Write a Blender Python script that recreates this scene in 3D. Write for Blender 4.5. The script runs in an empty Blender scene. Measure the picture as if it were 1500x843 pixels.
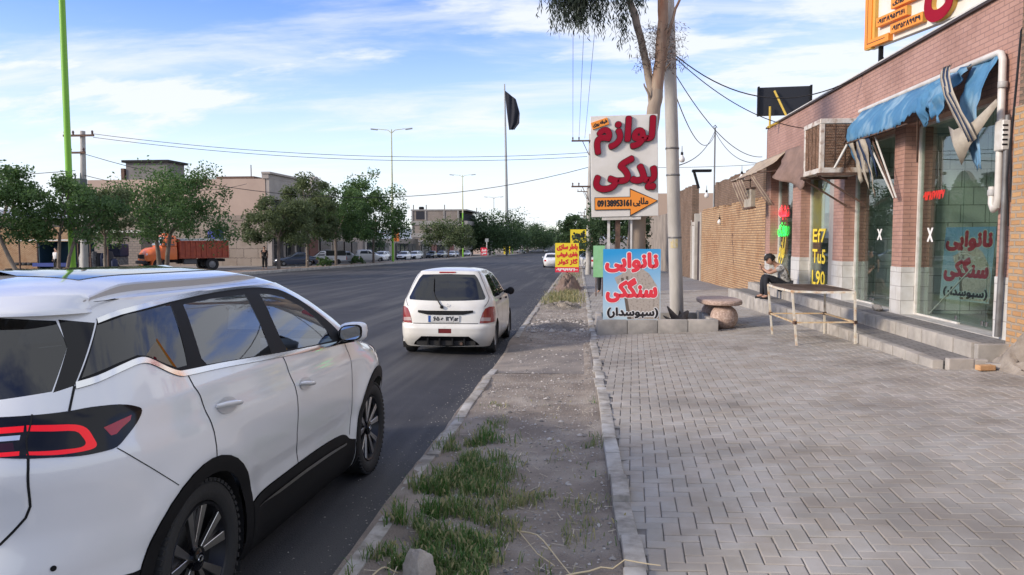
import bpy, bmesh, math, random
from mathutils import Vector, Matrix, Euler, noise
from mathutils.geometry import delaunay_2d_cdt

scene = bpy.context.scene
COL = scene.collection
rad = math.radians

# ================================================================= camera
cam_data = bpy.data.cameras.new('camera')
cam_data.sensor_width = 36.0
cam_data.lens = 1130.0 / 1500.0 * 36.0
cam_data.clip_start = 0.05
cam_data.clip_end = 6000.0
cam = bpy.data.objects.new('camera', cam_data)
COL.objects.link(cam)
EYE = Vector((0, 0, 1.79))
_yaw, _pitch, _roll = math.atan(98 / 1130), math.atan(75.5 / 1130), 0.002
_fw = Vector((-math.sin(_yaw) * math.cos(_pitch), math.cos(_yaw) * math.cos(_pitch), -math.sin(_pitch)))
_r0 = Vector((math.cos(_yaw), math.sin(_yaw), 0)); _u0 = _r0.cross(_fw)
_r = _r0 * math.cos(_roll) - _u0 * math.sin(_roll); _u = _u0 * math.cos(_roll) + _r0 * math.sin(_roll)
cam.matrix_world = Matrix(((_r.x, _u.x, -_fw.x, 0), (_r.y, _u.y, -_fw.y, 0), (_r.z, _u.z, -_fw.z, EYE.z), (0, 0, 0, 1)))
scene.camera = cam

# ================================================================= light and sky
SUN_EL, SUN_AZ = rad(23.0), math.atan2(-0.89, -0.46)     # azimuth from +Y towards +X
sd = Vector((math.sin(SUN_AZ) * math.cos(SUN_EL), math.cos(SUN_AZ) * math.cos(SUN_EL), math.sin(SUN_EL)))
sun_data = bpy.data.lights.new('sun', 'SUN')
sun_data.energy = 2.3
sun_data.angle = rad(11.0)
sun_data.color = (1.0, 0.88, 0.75)
sun = bpy.data.objects.new('sun', sun_data)
sun.rotation_euler = sd.to_track_quat('Z', 'Y').to_euler()
sun.location = (0, 0, 40)
COL.objects.link(sun)

world = bpy.data.worlds.new('World')
scene.world = world
world.use_nodes = True
wn, wl = world.node_tree.nodes, world.node_tree.links
wn.clear()
def wnode(t, **kw):
    n = wn.new(t)
    for k, v in kw.items(): setattr(n, k, v)
    return n
w_out = wnode('ShaderNodeOutputWorld')
w_bg = wnode('ShaderNodeBackground'); w_bg.inputs['Strength'].default_value = 0.148
w_sky = wnode('ShaderNodeTexSky', sky_type='NISHITA', sun_disc=False, sun_elevation=SUN_EL, sun_rotation=SUN_AZ, altitude=1500.0, air_density=1.0, dust_density=0.6, ozone_density=2.0)
w_tc = wnode('ShaderNodeTexCoord')
w_sep = wnode('ShaderNodeSeparateXYZ')
wl.new(w_tc.outputs['Generated'], w_sep.inputs[0])
def wmath(op, a, b=None, clamp=False):
    n = wnode('ShaderNodeMath', operation=op, use_clamp=clamp)
    for i, v in enumerate((a, b)):
        if v is None: continue
        if isinstance(v, (int, float)): n.inputs[i].default_value = v
        else: wl.new(v, n.inputs[i])
    return n.outputs[0]
w_den = wmath('ADD', wmath('MAXIMUM', w_sep.outputs['Z'], 0.0), 0.16)
w_cu = wmath('DIVIDE', w_sep.outputs['X'], w_den)
w_cv = wmath('DIVIDE', w_sep.outputs['Y'], w_den)
w_comb = wnode('ShaderNodeCombineXYZ')
wl.new(w_cu, w_comb.inputs[0]); wl.new(w_cv, w_comb.inputs[1])
def wnoise(scale, detail, rough, off, stretch=(1, 1, 1), dist=0.0):
    mp = wnode('ShaderNodeMapping'); mp.inputs['Location'].default_value = off; mp.inputs['Scale'].default_value = stretch
    wl.new(w_comb.outputs[0], mp.inputs['Vector'])
    n = wnode('ShaderNodeTexNoise'); n.inputs['Scale'].default_value = scale; n.inputs['Detail'].default_value = detail
    n.inputs['Roughness'].default_value = rough; n.inputs['Distortion'].default_value = dist
    wl.new(mp.outputs[0], n.inputs['Vector'])
    return n.outputs['Fac']
def wramp(fac, a, b, interp='EASE'):
    n = wnode('ShaderNodeMapRange', interpolation_type='SMOOTHSTEP'); n.inputs['From Min'].default_value = a; n.inputs['From Max'].default_value = b
    wl.new(fac, n.inputs['Value']); return n.outputs[0]
CLOUD_OFF = (3.1, 7.7, 0.0)
c_big = wnoise(0.62, 10.0, 0.60, CLOUD_OFF, (0.8, 1.35, 1), 0.2)
c_thin = wnoise(1.3, 8.0, 0.62, (11.3, 2.2, 0), (0.45, 1.5, 1), 0.6)
m_big = wramp(c_big, 0.465, 0.57)
m_thin = wmath('MULTIPLY', wramp(c_thin, 0.42, 0.74), 0.75)
w_mask = wmath('MAXIMUM', m_big, m_thin)
w_hor = wramp(w_sep.outputs['Z'], 0.30, 0.0)                       # more veil towards the horizon
w_right = wramp(w_cu, -0.6, 1.6)                                    # more cirrus to the east
w_mask = wmath('ADD', w_mask, wmath('MULTIPLY', w_right, 0.30), True)
w_mask = wmath('ADD', w_mask, wmath('MULTIPLY', w_hor, 0.78), True)
w_mask = wmath('MULTIPLY', w_mask, 0.92)
w_hsv = wnode('ShaderNodeHueSaturation'); w_hsv.inputs['Saturation'].default_value = 1.22; w_hsv.inputs['Value'].default_value = 1.15; w_hsv.inputs['Hue'].default_value = .522
wl.new(w_sky.outputs[0], w_hsv.inputs['Color'])
w_mix = wnode('ShaderNodeMix', data_type='RGBA')
wl.new(w_mask, w_mix.inputs[0]); wl.new(w_hsv.outputs[0], w_mix.inputs[6])
w_mix.inputs[7].default_value = (3.8, 3.95, 4.2, 1)
wl.new(w_mix.outputs[2], w_bg.inputs['Color'])
wl.new(w_bg.outputs[0], w_out.inputs[0])

vs = scene.view_settings
vs.view_transform = 'Standard'; vs.look = 'None'; vs.gamma = 1.0; vs.use_curve_mapping = False
vs.exposure = 0.8
scene.cycles.max_bounces = 8
scene.cycles.transparent_max_bounces = 12
scene.cycles.use_denoising = True

# ================================================================= helpers
SLOPE = 0.0177                                                       # the street falls away gently northwards
def base(y): return -SLOPE * max(-30.0, min(y, 300.0))
def cross(y):
    t = min(1, max(0, (y - 12) / 16)); return .045 + (.022 - .045) * t
def gz(x, y):
    b = base(y)
    if x < -23.5: return b + .20
    if x < -1.25: return b
    if x < .22: return b + .10
    return b + .15 + cross(y) * max(0, min(x, 6) - .34)

def tag(o, label=None, cat=None, group=None, kind=None):
    if label: o['label'] = label
    if cat: o['category'] = cat
    if group: o['group'] = group
    if kind: o['kind'] = kind
    return o
def thing(name, label, cat, loc=(0, 0, 0), rz=0.0, group=None, rx=0.0):
    o = bpy.data.objects.new(name, None); COL.objects.link(o)
    o.empty_display_size = .2
    o.location = loc; o.rotation_euler = (rx, 0, rz)
    return tag(o, label, cat, group)
def chain_matrix(o):
    m = Matrix()
    while o is not None:
        m = o.matrix_basis @ m; o = o.parent
    return m
def kids(o): return [c for c in bpy.data.objects if c.parent == o]
def copy_tree(o, parent=None, cache={}):
    c = o.copy(); COL.objects.link(c); c.parent = parent
    for ch in list(o.children): copy_tree(ch, c)
    return c

class MB:
    """collects faces in world (or, with local=True on build, in the parent's) coordinates and links them as ONE mesh"""
    def __init__(self): self.v = []; self.f = []; self.mi = []; self.col = None
    def add(self, vs, fs, mi=0):
        n = len(self.v); self.v += [tuple(p) for p in vs]
        for f in fs: self.f.append([i + n for i in f]); self.mi.append(mi)
        return self
    def box(self, c, s, rot=None, mi=0):
        hx, hy, hz = s[0] / 2, s[1] / 2, s[2] / 2
        P = [Vector((x, y, z)) for x in (-hx, hx) for y in (-hy, hy) for z in (-hz, hz)]
        if rot is not None:
            if isinstance(rot, (int, float)): rot = Matrix.Rotation(rot, 3, 'Z')
            P = [rot @ p for p in P]
        c = Vector(c)
        return self.add([c + p for p in P], [(0, 1, 3, 2), (4, 6, 7, 5), (0, 4, 5, 1), (2, 3, 7, 6), (0, 2, 6, 4), (1, 5, 7, 3)], mi)
    def slab(self, x0, x1, y0, y1, z0, z1, mi=0): return self.box(((x0 + x1) / 2, (y0 + y1) / 2, (z0 + z1) / 2), (abs(x1 - x0), abs(y1 - y0), abs(z1 - z0)), None, mi)
    def tube(self, pts, r, n=8, mi=0, cap=True, flat=1.0):
        pts = [Vector(p) for p in pts]
        rs = r if isinstance(r, (list, tuple)) else [r] * len(pts)
        rings = []; prev = None
        for i, p in enumerate(pts):
            d = (pts[min(i + 1, len(pts) - 1)] - pts[max(i - 1, 0)])
            d = d.normalized() if d.length > 1e-9 else Vector((0, 0, 1))
            if prev is None: a = d.orthogonal().normalized()
            else:
                a = prev - d * prev.dot(d)
                a = a.normalized() if a.length > 1e-6 else d.orthogonal().normalized()
            prev = a; b = d.cross(a)
            rings.append([p + (a * math.cos(2 * math.pi * k / n) + b * math.sin(2 * math.pi * k / n) * flat) * rs[i] for k in range(n)])
        vs = [q for ring in rings for q in ring]; fs = []
        for i in range(len(pts) - 1):
            for k in range(n): fs.append((i * n + k, i * n + (k + 1) % n, (i + 1) * n + (k + 1) % n, (i + 1) * n + k))
        if cap: fs += [tuple(range(n - 1, -1, -1)), tuple((len(pts) - 1) * n + k for k in range(n))]
        return self.add(vs, fs, mi)
    def lathe(self, prof, c=(0, 0, 0), n=24, axis='Z', mi=0, a0=0.0):
        vs = []; fs = []; m = len(prof)
        for k in range(n):
            t = a0 + 2 * math.pi * k / n; cs, sn = math.cos(t), math.sin(t)
            for (r, h) in prof:
                if axis == 'Z': p = (r * cs, r * sn, h)
                elif axis == 'X': p = (h, r * cs, r * sn)
                else: p = (r * sn, h, r * cs)
                vs.append((c[0] + p[0], c[1] + p[1], c[2] + p[2]))
        for k in range(n):
            for i in range(m - 1): fs.append((k * m + i, ((k + 1) % n) * m + i, ((k + 1) % n) * m + i + 1, k * m + i + 1))
        return self.add(vs, fs, mi)
    def poly(self, pts, mi=0): return self.add(pts, [tuple(range(len(pts)))], mi)
    def prism(self, pts, d, mi=0):
        """a flat outline pushed along the vector d"""
        n = len(pts); d = Vector(d); P = [Vector(p) for p in pts]
        return self.add(P + [p + d for p in P], [tuple(range(n - 1, -1, -1)), tuple(range(n, 2 * n))] + [(i, (i + 1) % n, n + (i + 1) % n, n + i) for i in range(n)], mi)
    def grid(self, rows, mi=0, closed=False):
        n = len(rows[0]); vs = [p for r in rows for p in r]; fs = []
        for i in range(len(rows) - 1):
            for k in range(n - 1 + (1 if closed else 0)): fs.append((i * n + k, i * n + (k + 1) % n, (i + 1) * n + (k + 1) % n, (i + 1) * n + k))
        return self.add(vs, fs, mi)
    def build(self, name, mats, parent=None, local=False, smooth=None, bevel=0.0, bseg=1, solid=0.0, weld=True, colors=None, fixn=True):
        mats = mats if isinstance(mats, (list, tuple)) else [mats]
        me = bpy.data.meshes.new(name)
        P = [Vector(p) for p in self.v]
        if parent is not None and not local:
            inv = chain_matrix(parent).inverted(); P = [inv @ p for p in P]
        me.from_pydata([tuple(p) for p in P], [], self.f)
        for m in mats: me.materials.append(m)
        me.polygons.foreach_set('material_index', self.mi)
        if colors is not None:
            at = me.color_attributes.new('Col', 'FLOAT_COLOR', 'POINT')
            flat = [c for col in colors for c in (*col, 1.0)]
            at.data.foreach_set('color', flat)
        if bevel or fixn:
            bm = bmesh.new(); bm.from_mesh(me)
            if fixn: bmesh.ops.recalc_face_normals(bm, faces=bm.faces)
            if bevel:
                es = [e for e in bm.edges if len(e.link_faces) == 2 and e.calc_face_angle(0) > rad(25)]
                bmesh.ops.bevel(bm, geom=es, offset=bevel, offset_type='OFFSET', segments=bseg, profile=.6, affect='EDGES', clamp_overlap=True)
            bm.to_mesh(me); bm.free()
        box_uv(me)
        if smooth is not None:
            me.polygons.foreach_set('use_smooth', [True] * len(me.polygons))
            if smooth < 180: me.set_sharp_from_angle(angle=rad(smooth))
        o = bpy.data.objects.new(name, me); COL.objects.link(o)
        if parent is not None: o.parent = parent
        if solid:
            sm = o.modifiers.new('thickness', 'SOLIDIFY'); sm.thickness = solid; sm.offset = 0
        return o

def box_uv(me):
    uvl = me.uv_layers.new(name='UVMap')
    co = [v.co for v in me.vertices]; d = uvl.data
    for p in me.polygons:
        n = p.normal; ax, ay, az = abs(n.x), abs(n.y), abs(n.z)
        for li in p.loop_indices:
            c = co[me.loops[li].vertex_index]
            d[li].uv = (c.x, c.y) if az >= ax and az >= ay else ((c.y, c.z) if ax >= ay else (c.x, c.z))

# ----------------------------------------------------------------- materials
MATS = {}
def srgb(h):
    h = h.lstrip('#'); c = [int(h[i:i + 2], 16) / 255 for i in (0, 2, 4)]
    return tuple((x / 12.92 if x <= .04045 else ((x + .055) / 1.055) ** 2.4) for x in c)
def mat(name, col, rough=.75, metal=0.0, spec=.5, col2=None, nscale=6.0, detail=5.0, bump=0.0, bscale=None, coat=0.0, emit=None, estr=1.0,
        stretch=(1, 1, 1), attr=False, contrast=(.35, .65), col3=None, n3scale=1.0, stretch3=None, backface=None, alpha=None, nrough=.6):
    if name in MATS: return MATS[name]
    m = bpy.data.materials.new(name); m.use_nodes = True; MATS[name] = m
    nt = m.node_tree; N, L = nt.nodes, nt.links
    b = N['Principled BSDF']
    b.inputs['Roughness'].default_value = rough; b.inputs['Metallic'].default_value = metal
    b.inputs['Specular IOR Level'].default_value = spec
    b.inputs['Coat Weight'].default_value = coat; b.inputs['Coat Roughness'].default_value = .04
    col = (*col[:3], 1)
    b.inputs['Base Color'].default_value = col
    out = None
    if col2 is not None or bump or col3 is not None:
        tc = N.new('ShaderNodeTexCoord'); mp = N.new('ShaderNodeMapping'); mp.inputs['Scale'].default_value = stretch
        L.new(tc.outputs['Object'], mp.inputs['Vector'])
    def noise_(scale, det=detail):
        n = N.new('ShaderNodeTexNoise'); n.inputs['Scale'].default_value = scale; n.inputs['Detail'].default_value = det; n.inputs['Roughness'].default_value = nrough
        L.new(mp.outputs[0], n.inputs['Vector']); return n
    if col2 is not None:
        n = noise_(nscale); r = N.new('ShaderNodeMapRange'); r.inputs['From Min'].default_value, r.inputs['From Max'].default_value = contrast
        L.new(n.outputs['Fac'], r.inputs['Value'])
        mx = N.new('ShaderNodeMix'); mx.data_type = 'RGBA'
        mx.inputs[6].default_value = col; mx.inputs[7].default_value = (*col2[:3], 1)
        L.new(r.outputs[0], mx.inputs[0]); out = mx.outputs[2]
    if col3 is not None:
        n = noise_(n3scale, 3)
        if stretch3 is not None:
            mp3 = N.new('ShaderNodeMapping'); mp3.inputs['Scale'].default_value = stretch3; L.new(tc.outputs['Object'], mp3.inputs['Vector']); L.new(mp3.outputs[0], n.inputs['Vector'])
        r = N.new('ShaderNodeMapRange'); r.inputs['From Min'].default_value, r.inputs['From Max'].default_value = (.5, .68)
        L.new(n.outputs['Fac'], r.inputs['Value'])
        mx = N.new('ShaderNodeMix'); mx.data_type = 'RGBA'
        if out is not None: L.new(out, mx.inputs[6])
        else: mx.inputs[6].default_value = col
        mx.inputs[7].default_value = (*col3[:3], 1); L.new(r.outputs[0], mx.inputs[0]); out = mx.outputs[2]
    if attr:
        a = N.new('ShaderNodeVertexColor'); a.layer_name = 'Col'
        if out is None: out = a.outputs['Color']
        else:
            mx = N.new('ShaderNodeMix'); mx.data_type = 'RGBA'; mx.blend_type = 'MULTIPLY'; mx.inputs[0].default_value = 1
            L.new(out, mx.inputs[6]); L.new(a.outputs['Color'], mx.inputs[7]); out = mx.outputs[2]
    if backface is not None:
        g = N.new('ShaderNodeNewGeometry'); mx = N.new('ShaderNodeMix'); mx.data_type = 'RGBA'
        if out is not None: L.new(out, mx.inputs[6])
        else: mx.inputs[6].default_value = col
        mx.inputs[7].default_value = (*backface, 1); L.new(g.outputs['Backfacing'], mx.inputs[0]); out = mx.outputs[2]
    if out is not None: L.new(out, b.inputs['Base Color'])
    if bump:
        n = noise_(bscale or nscale * 3, 6); bp = N.new('ShaderNodeBump'); bp.inputs['Strength'].default_value = 1.0; bp.inputs['Distance'].default_value = bump
        L.new(n.outputs['Fac'], bp.inputs['Height']); L.new(bp.outputs[0], b.inputs['Normal'])
    if emit is not None:
        b.inputs['Emission Color'].default_value = (*emit[:3], 1); b.inputs['Emission Strength'].default_value = estr
    return m
def brick_mat(name, c1, c2, mortar, bw, rh, ms=.01, rough=.8, bump=.004, grime=None, gscale=.7, off=.5, wob=0.0, spec=.4, mix=(.45, .7)):
    if name in MATS: return MATS[name]
    m = bpy.data.materials.new(name); m.use_nodes = True; MATS[name] = m
    N, L = m.node_tree.nodes, m.node_tree.links; b = N['Principled BSDF']
    b.inputs['Roughness'].default_value = rough; b.inputs['Specular IOR Level'].default_value = spec
    uv = N.new('ShaderNodeUVMap'); uv.uv_map = 'UVMap'; vec = uv.outputs[0]
    if wob:
        nz = N.new('ShaderNodeTexNoise'); nz.inputs['Scale'].default_value = 7; nz.inputs['Detail'].default_value = 3; L.new(vec, nz.inputs['Vector'])
        sb = N.new('ShaderNodeVectorMath'); sb.operation = 'SUBTRACT'; sb.inputs[1].default_value = (.5, .5, .5); L.new(nz.outputs['Color'], sb.inputs[0])
        sc = N.new('ShaderNodeVectorMath'); sc.operation = 'SCALE'; sc.inputs['Scale'].default_value = wob; L.new(sb.outputs[0], sc.inputs[0])
        ad = N.new('ShaderNodeVectorMath'); ad.operation = 'ADD'; L.new(vec, ad.inputs[0]); L.new(sc.outputs[0], ad.inputs[1]); vec = ad.outputs[0]
    br = N.new('ShaderNodeTexBrick'); br.offset = off
    br.inputs['Color1'].default_value = (*c1, 1); br.inputs['Color2'].default_value = (*c2, 1); br.inputs['Mortar'].default_value = (*mortar, 1)
    br.inputs['Scale'].default_value = 1; br.inputs['Mortar Size'].default_value = ms; br.inputs['Mortar Smooth'].default_value = .2
    br.inputs['Brick Width'].default_value = bw; br.inputs['Row Height'].default_value = rh; br.inputs['Bias'].default_value = 0
    L.new(vec, br.inputs['Vector']); out = br.outputs['Color']
    nz = N.new('ShaderNodeTexNoise'); nz.inputs['Scale'].default_value = gscale; nz.inputs['Detail'].default_value = 7; nz.inputs['Roughness'].default_value = .65; L.new(uv.outputs[0], nz.inputs['Vector'])
    if grime is not None:
        r = N.new('ShaderNodeMapRange'); r.inputs['From Min'].default_value, r.inputs['From Max'].default_value = mix; L.new(nz.outputs['Fac'], r.inputs['Value'])
        mx = N.new('ShaderNodeMix'); mx.data_type = 'RGBA'; mx.blend_type = 'MULTIPLY'; L.new(r.outputs[0], mx.inputs[0]); L.new(out, mx.inputs[6]); mx.inputs[7].default_value = (*grime, 1); out = mx.outputs[2]
    L.new(out, b.inputs['Base Color'])
    n2 = N.new('ShaderNodeTexNoise'); n2.inputs['Scale'].default_value = 45; n2.inputs['Detail'].default_value = 4; L.new(uv.outputs[0], n2.inputs['Vector'])
    mm = N.new('ShaderNodeMath'); mm.operation = 'MULTIPLY_ADD'; mm.inputs[1].default_value = -1.0; L.new(br.outputs['Fac'], mm.inputs[0])
    m3 = N.new('ShaderNodeMath'); m3.operation = 'MULTIPLY'; m3.inputs[1].default_value = .5; L.new(n2.outputs['Fac'], m3.inputs[0]); L.new(m3.outputs[0], mm.inputs[2])
    bp = N.new('ShaderNodeBump'); bp.inputs['Distance'].default_value = bump; bp.inputs['Strength'].default_value = 1; L.new(mm.outputs[0], bp.inputs['Height']); L.new(bp.outputs[0], b.inputs['Normal'])
    return m
def glass_mat(name, tint, refl=1.0, rough=.01, ior=1.5):
    if name in MATS: return MATS[name]
    m = bpy.data.materials.new(name); m.use_nodes = True; MATS[name] = m
    N, L = m.node_tree.nodes, m.node_tree.links; N.remove(N['Principled BSDF'])
    t = N.new('ShaderNodeBsdfTransparent'); t.inputs[0].default_value = (*tint, 1)
    g = N.new('ShaderNodeBsdfGlossy'); g.inputs['Roughness'].default_value = rough; g.inputs[0].default_value = (refl, refl, refl, 1)
    f = N.new('ShaderNodeFresnel'); gm = N.new('ShaderNodeNewGeometry'); mr = N.new('ShaderNodeMapRange')      # the same index from either side of the sheet
    mr.inputs['To Min'].default_value = ior; mr.inputs['To Max'].default_value = 1.0 / ior; L.new(gm.outputs['Backfacing'], mr.inputs['Value']); L.new(mr.outputs[0], f.inputs[0])
    mx = N.new('ShaderNodeMixShader'); L.new(f.outputs[0], mx.inputs[0]); L.new(t.outputs[0], mx.inputs[1]); L.new(g.outputs[0], mx.inputs[2])
    L.new(mx.outputs[0], N['Material Output'].inputs[0]); return m
def leaf_mat(name, c1, c2, trans=.35):
    if name in MATS: return MATS[name]
    m = bpy.data.materials.new(name); m.use_nodes = True; MATS[name] = m
    N, L = m.node_tree.nodes, m.node_tree.links; b = N['Principled BSDF']; b.inputs['Roughness'].default_value = .55; b.inputs['Specular IOR Level'].default_value = .35
    a = N.new('ShaderNodeVertexColor'); a.layer_name = 'Col'
    mx = N.new('ShaderNodeMix'); mx.data_type = 'RGBA'; mx.inputs[6].default_value = (*c1, 1); mx.inputs[7].default_value = (*c2, 1); L.new(a.outputs['Color'], mx.inputs[0])
    L.new(mx.outputs[2], b.inputs['Base Color'])
    t = N.new('ShaderNodeBsdfTranslucent'); L.new(mx.outputs[2], t.inputs[0])
    s = N.new('ShaderNodeMixShader'); s.inputs[0].default_value = trans; L.new(b.outputs[0], s.inputs[1]); L.new(t.outputs[0], s.inputs[2]); L.new(s.outputs[0], N['Material Output'].inputs[0])
    return m

# ----------------------------------------------------------------- lettering (right-to-left joining forms)
AF = {}
for ch, v in {'ا': (0xFE8D, 0xFE8E), 'ب': (0xFE8F, 0xFE90, 0xFE91, 0xFE92), 'پ': (0xFB56, 0xFB57, 0xFB58, 0xFB59), 'ت': (0xFE95, 0xFE96, 0xFE97, 0xFE98), 'د': (0xFEA9, 0xFEAA),
              'ر': (0xFEAD, 0xFEAE), 'ز': (0xFEAF, 0xFEB0), 'س': (0xFEB1, 0xFEB2, 0xFEB3, 0xFEB4), 'ش': (0xFEB5, 0xFEB6, 0xFEB7, 0xFEB8), 'ک': (0xFB8E, 0xFB8F, 0xFB90, 0xFB91),
              'گ': (0xFB92, 0xFB93, 0xFB94, 0xFB95), 'ل': (0xFEDD, 0xFEDE, 0xFEDF, 0xFEE0), 'م': (0xFEE1, 0xFEE2, 0xFEE3, 0xFEE4), 'ن': (0xFEE5, 0xFEE6, 0xFEE7, 0xFEE8),
              'ه': (0xFEE9, 0xFEEA, 0xFEEB, 0xFEEC), 'و': (0xFEED, 0xFEEE), 'ی': (0xFBFC, 0xFBFD, 0xFBFE, 0xFBFF), 'ط': (0xFEC1, 0xFEC2, 0xFEC3, 0xFEC4), 'ف': (0xFED1, 0xFED2, 0xFED3, 0xFED4)}.items(): AF[ch] = v
def shape_text(s):
    if not any(ch in AF for ch in s): return s
    out = []
    for i, ch in enumerate(s):
        if ch not in AF: out.append({'(': ')', ')': '('}.get(ch, ch)); continue
        p = s[i - 1] if i else ' '; n = s[i + 1] if i + 1 < len(s) else ' '
        pj = p in AF and len(AF[p]) > 2; nj = n in AF and len(AF[ch]) > 2
        f = AF[ch]; out.append(chr(f[3] if pj and nj else f[1] if pj else f[2] if nj else f[0]))
    return ''.join(reversed(out))
def glyphs(s, res=3):
    if len(s) > 1 and all(ch in '۰۱۲۳۴۵۶۷۸۹' for ch in s):              # numbers: digit by digit
        V, F, x = [], [], 0.0
        for ch in s:
            v, f = glyphs(ch, res); x0 = min(q[0] for q in v); w = max(q[0] for q in v) - x0; b = len(V)
            V += [(q[0] - x0 + x, q[1]) for q in v]; F += [tuple(i + b for i in q) for q in f]; x += w + .11
        return V, F
    if s == '۸': return [(0, 0), (.10, 0), (.31, .71), (.22, .71), (.53, 0), (.43, 0)], [(0, 1, 2, 3), (3, 5, 4, 2)]
    c = bpy.data.curves.new('lettering', 'FONT'); c.body = shape_text(s); c.resolution_u = res
    o = bpy.data.objects.new('lettering', c); COL.objects.link(o)
    bpy.context.view_layer.update()
    me = o.to_mesh(); V = [(v.co.x, v.co.y) for v in me.vertices]; F = [tuple(p.vertices) for p in me.polygons]
    o.to_mesh_clear(); bpy.data.objects.remove(o); bpy.data.curves.remove(c)
    if s == '۶':                                                     # the long stem of the six
        x0 = min(q[0] for q in V); b = len(V); V += [(x0 + .26, .36), (x0 + .37, .40), (x0 + .19, 0), (x0 + .08, 0)]; F.append((b, b + 1, b + 2, b + 3))
    return V, F
def letters(mb, s, o, r, u, n, box, bold=.0, depth=.004, grow=0.0, mi=0, slant=0.0, res=3, rounds=10, tilt=0.0):
    """adds the word s as raised letters: box = (x0, y0, x1, y1) on the plane at o spanned by r and u, lifted along n"""
    V, F = glyphs(s, res)
    o, r, u, n = Vector(o), Vector(r), Vector(u), Vector(n)
    x0 = min(v[0] for v in V); x1 = max(v[0] for v in V); y0 = min(v[1] for v in V); y1 = max(v[1] for v in V)
    bx = bold + 0.0; w = box[2] - box[0] - 2 * bx; h = box[3] - box[1] - 2 * bx
    sx, sy = w / (x1 - x0), h / (y1 - y0)
    P = []
    for (x, y) in V:
        yy = (y - y0) * sy; xx = (x - x0) * sx + slant * (yy - h / 2)
        P.append((box[0] + bx + xx, box[1] + bx + yy + tilt * (xx - w / 2)))
    # outline edges for the side walls
    cnt = {}
    for f in F:
        for i in range(len(f)):
            e = (f[i], f[(i + 1) % len(f)]); k = (min(e), max(e)); cnt.setdefault(k, []).append(e)
    bd = [e[0] for e in cnt.values() if len(e) == 1]
    rr = bold + grow
    shifts = [(0, 0)] if rr <= 0 else [(0, 0)] + [(rr * math.cos(2 * math.pi * k / rounds), rr * math.sin(2 * math.pi * k / rounds)) for k in range(rounds)]
    for k, (dx, dy) in enumerate(shifts):
        d = depth - k * 2.5e-4 if depth > .006 else depth - k * 6e-5
        top = [o + r * (x + dx) + u * (y + dy) + n * d for (x, y) in P]
        if depth > .006:
            bot = [o + r * (x + dx) + u * (y + dy) + n * .0005 for (x, y) in P]; m = len(P)
            mb.add(top + bot, [f for f in F] + [(a, b, m + b, m + a) for a, b in bd], mi)
        else: mb.add(top, F, mi)
    return mb

# ----------------------------------------------------------------- bodies grown from a skeleton
def grow_body(name, joints, edges, root, material, parent=None, sub=2, local=False):
    names = list(joints); idx = {k: i for i, k in enumerate(names)}
    me = bpy.data.meshes.new(name + '_skeleton')
    P = [Vector(joints[k][0]) for k in names]
    if parent is not None and not local:
        inv = chain_matrix(parent).inverted(); P = [inv @ p for p in P]
    me.from_pydata([tuple(p) for p in P], [(idx[a], idx[b]) for a, b in edges], [])
    o = bpy.data.objects.new(name + '_skeleton', me); COL.objects.link(o)
    sk = o.modifiers.new('skin', 'SKIN'); sk.use_smooth_shade = True
    for i, k in enumerate(names):
        r = joints[k][1]; d = me.skin_vertices[0].data[i]
        d.radius = (r, r) if isinstance(r, (int, float)) else r
        d.use_root = (k == root)
    ss = o.modifiers.new('smooth', 'SUBSURF'); ss.levels = sub; ss.render_levels = sub
    dg = bpy.context.evaluated_depsgraph_get(); dg.update()
    m2 = bpy.data.meshes.new_from_object(o.evaluated_get(dg))
    bpy.data.objects.remove(o); bpy.data.meshes.remove(me)
    m2.name = name; m2.materials.clear(); m2.materials.append(material)
    m2.polygons.foreach_set('use_smooth', [True] * len(m2.polygons))
    q = bpy.data.objects.new(name, m2); COL.objects.link(q)
    if parent is not None: q.parent = parent
    return q

# ----------------------------------------------------------------- shared materials
WHITE_PAINT = mat('white_car_paint', (.73, .73, .725), .14, coat=1.0, backface=(.05, .05, .05))
CREAM_PAINT = mat('aged_white_car_paint', (.74, .72, .66), .30, coat=.7, col2=(.66, .63, .56), nscale=2.5, backface=(.05, .05, .05))
BLACK_PLASTIC = mat('black_plastic', (.009, .009, .010), .6, spec=.18)
GLOSS_BLACK = mat('gloss_black_trim', (.004, .004, .006), .10, spec=.35)
RUBBER = mat('tyre_rubber', (.018, .018, .018), .8, bump=.002, bscale=60)
CHROME = mat('chrome', (.78, .78, .78), .12, 1.0)
ALU = mat('machined_alloy', (.58, .57, .56), .28, 1.0)
DARK_ALLOY = mat('dark_alloy', (.03, .03, .033), .35, .6)
CAR_GLASS = glass_mat('car_glass', (.62, .68, .70), 1.0, ior=2.1)
TINT_GLASS = glass_mat('tinted_glass', (.04, .05, .06), 1.0, ior=1.75)
RED_LENS = mat('red_lamp_lens', (.36, .005, .008), .15, coat=.4)
DARK_RED_LENS = mat('smoked_lamp_lens', (.03, .003, .012), .1, spec=.4)
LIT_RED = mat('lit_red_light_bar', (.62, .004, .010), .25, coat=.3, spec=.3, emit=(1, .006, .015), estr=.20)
CLEAR_LENS = mat('clear_lamp_lens', (.55, .56, .58), .05, coat=1)
CONCRETE = mat('concrete', (.36, .335, .30), .9, col2=(.25, .235, .215), nscale=4, bump=.004, bscale=30, col3=(.44, .40, .355), n3scale=1.6)
OLD_CONCRETE = mat('old_pole_concrete', (.50, .475, .43), .9, col2=(.36, .34, .31), nscale=3, bump=.004, bscale=25, stretch=(1, 1, .3))
STEEL = mat('grey_painted_steel', (.20, .20, .20), .5, .3, col2=(.13, .12, .115), nscale=5)
RUST = mat('rusty_steel', (.17, .10, .07), .8, .2, col2=(.07, .045, .035), nscale=8)
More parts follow.
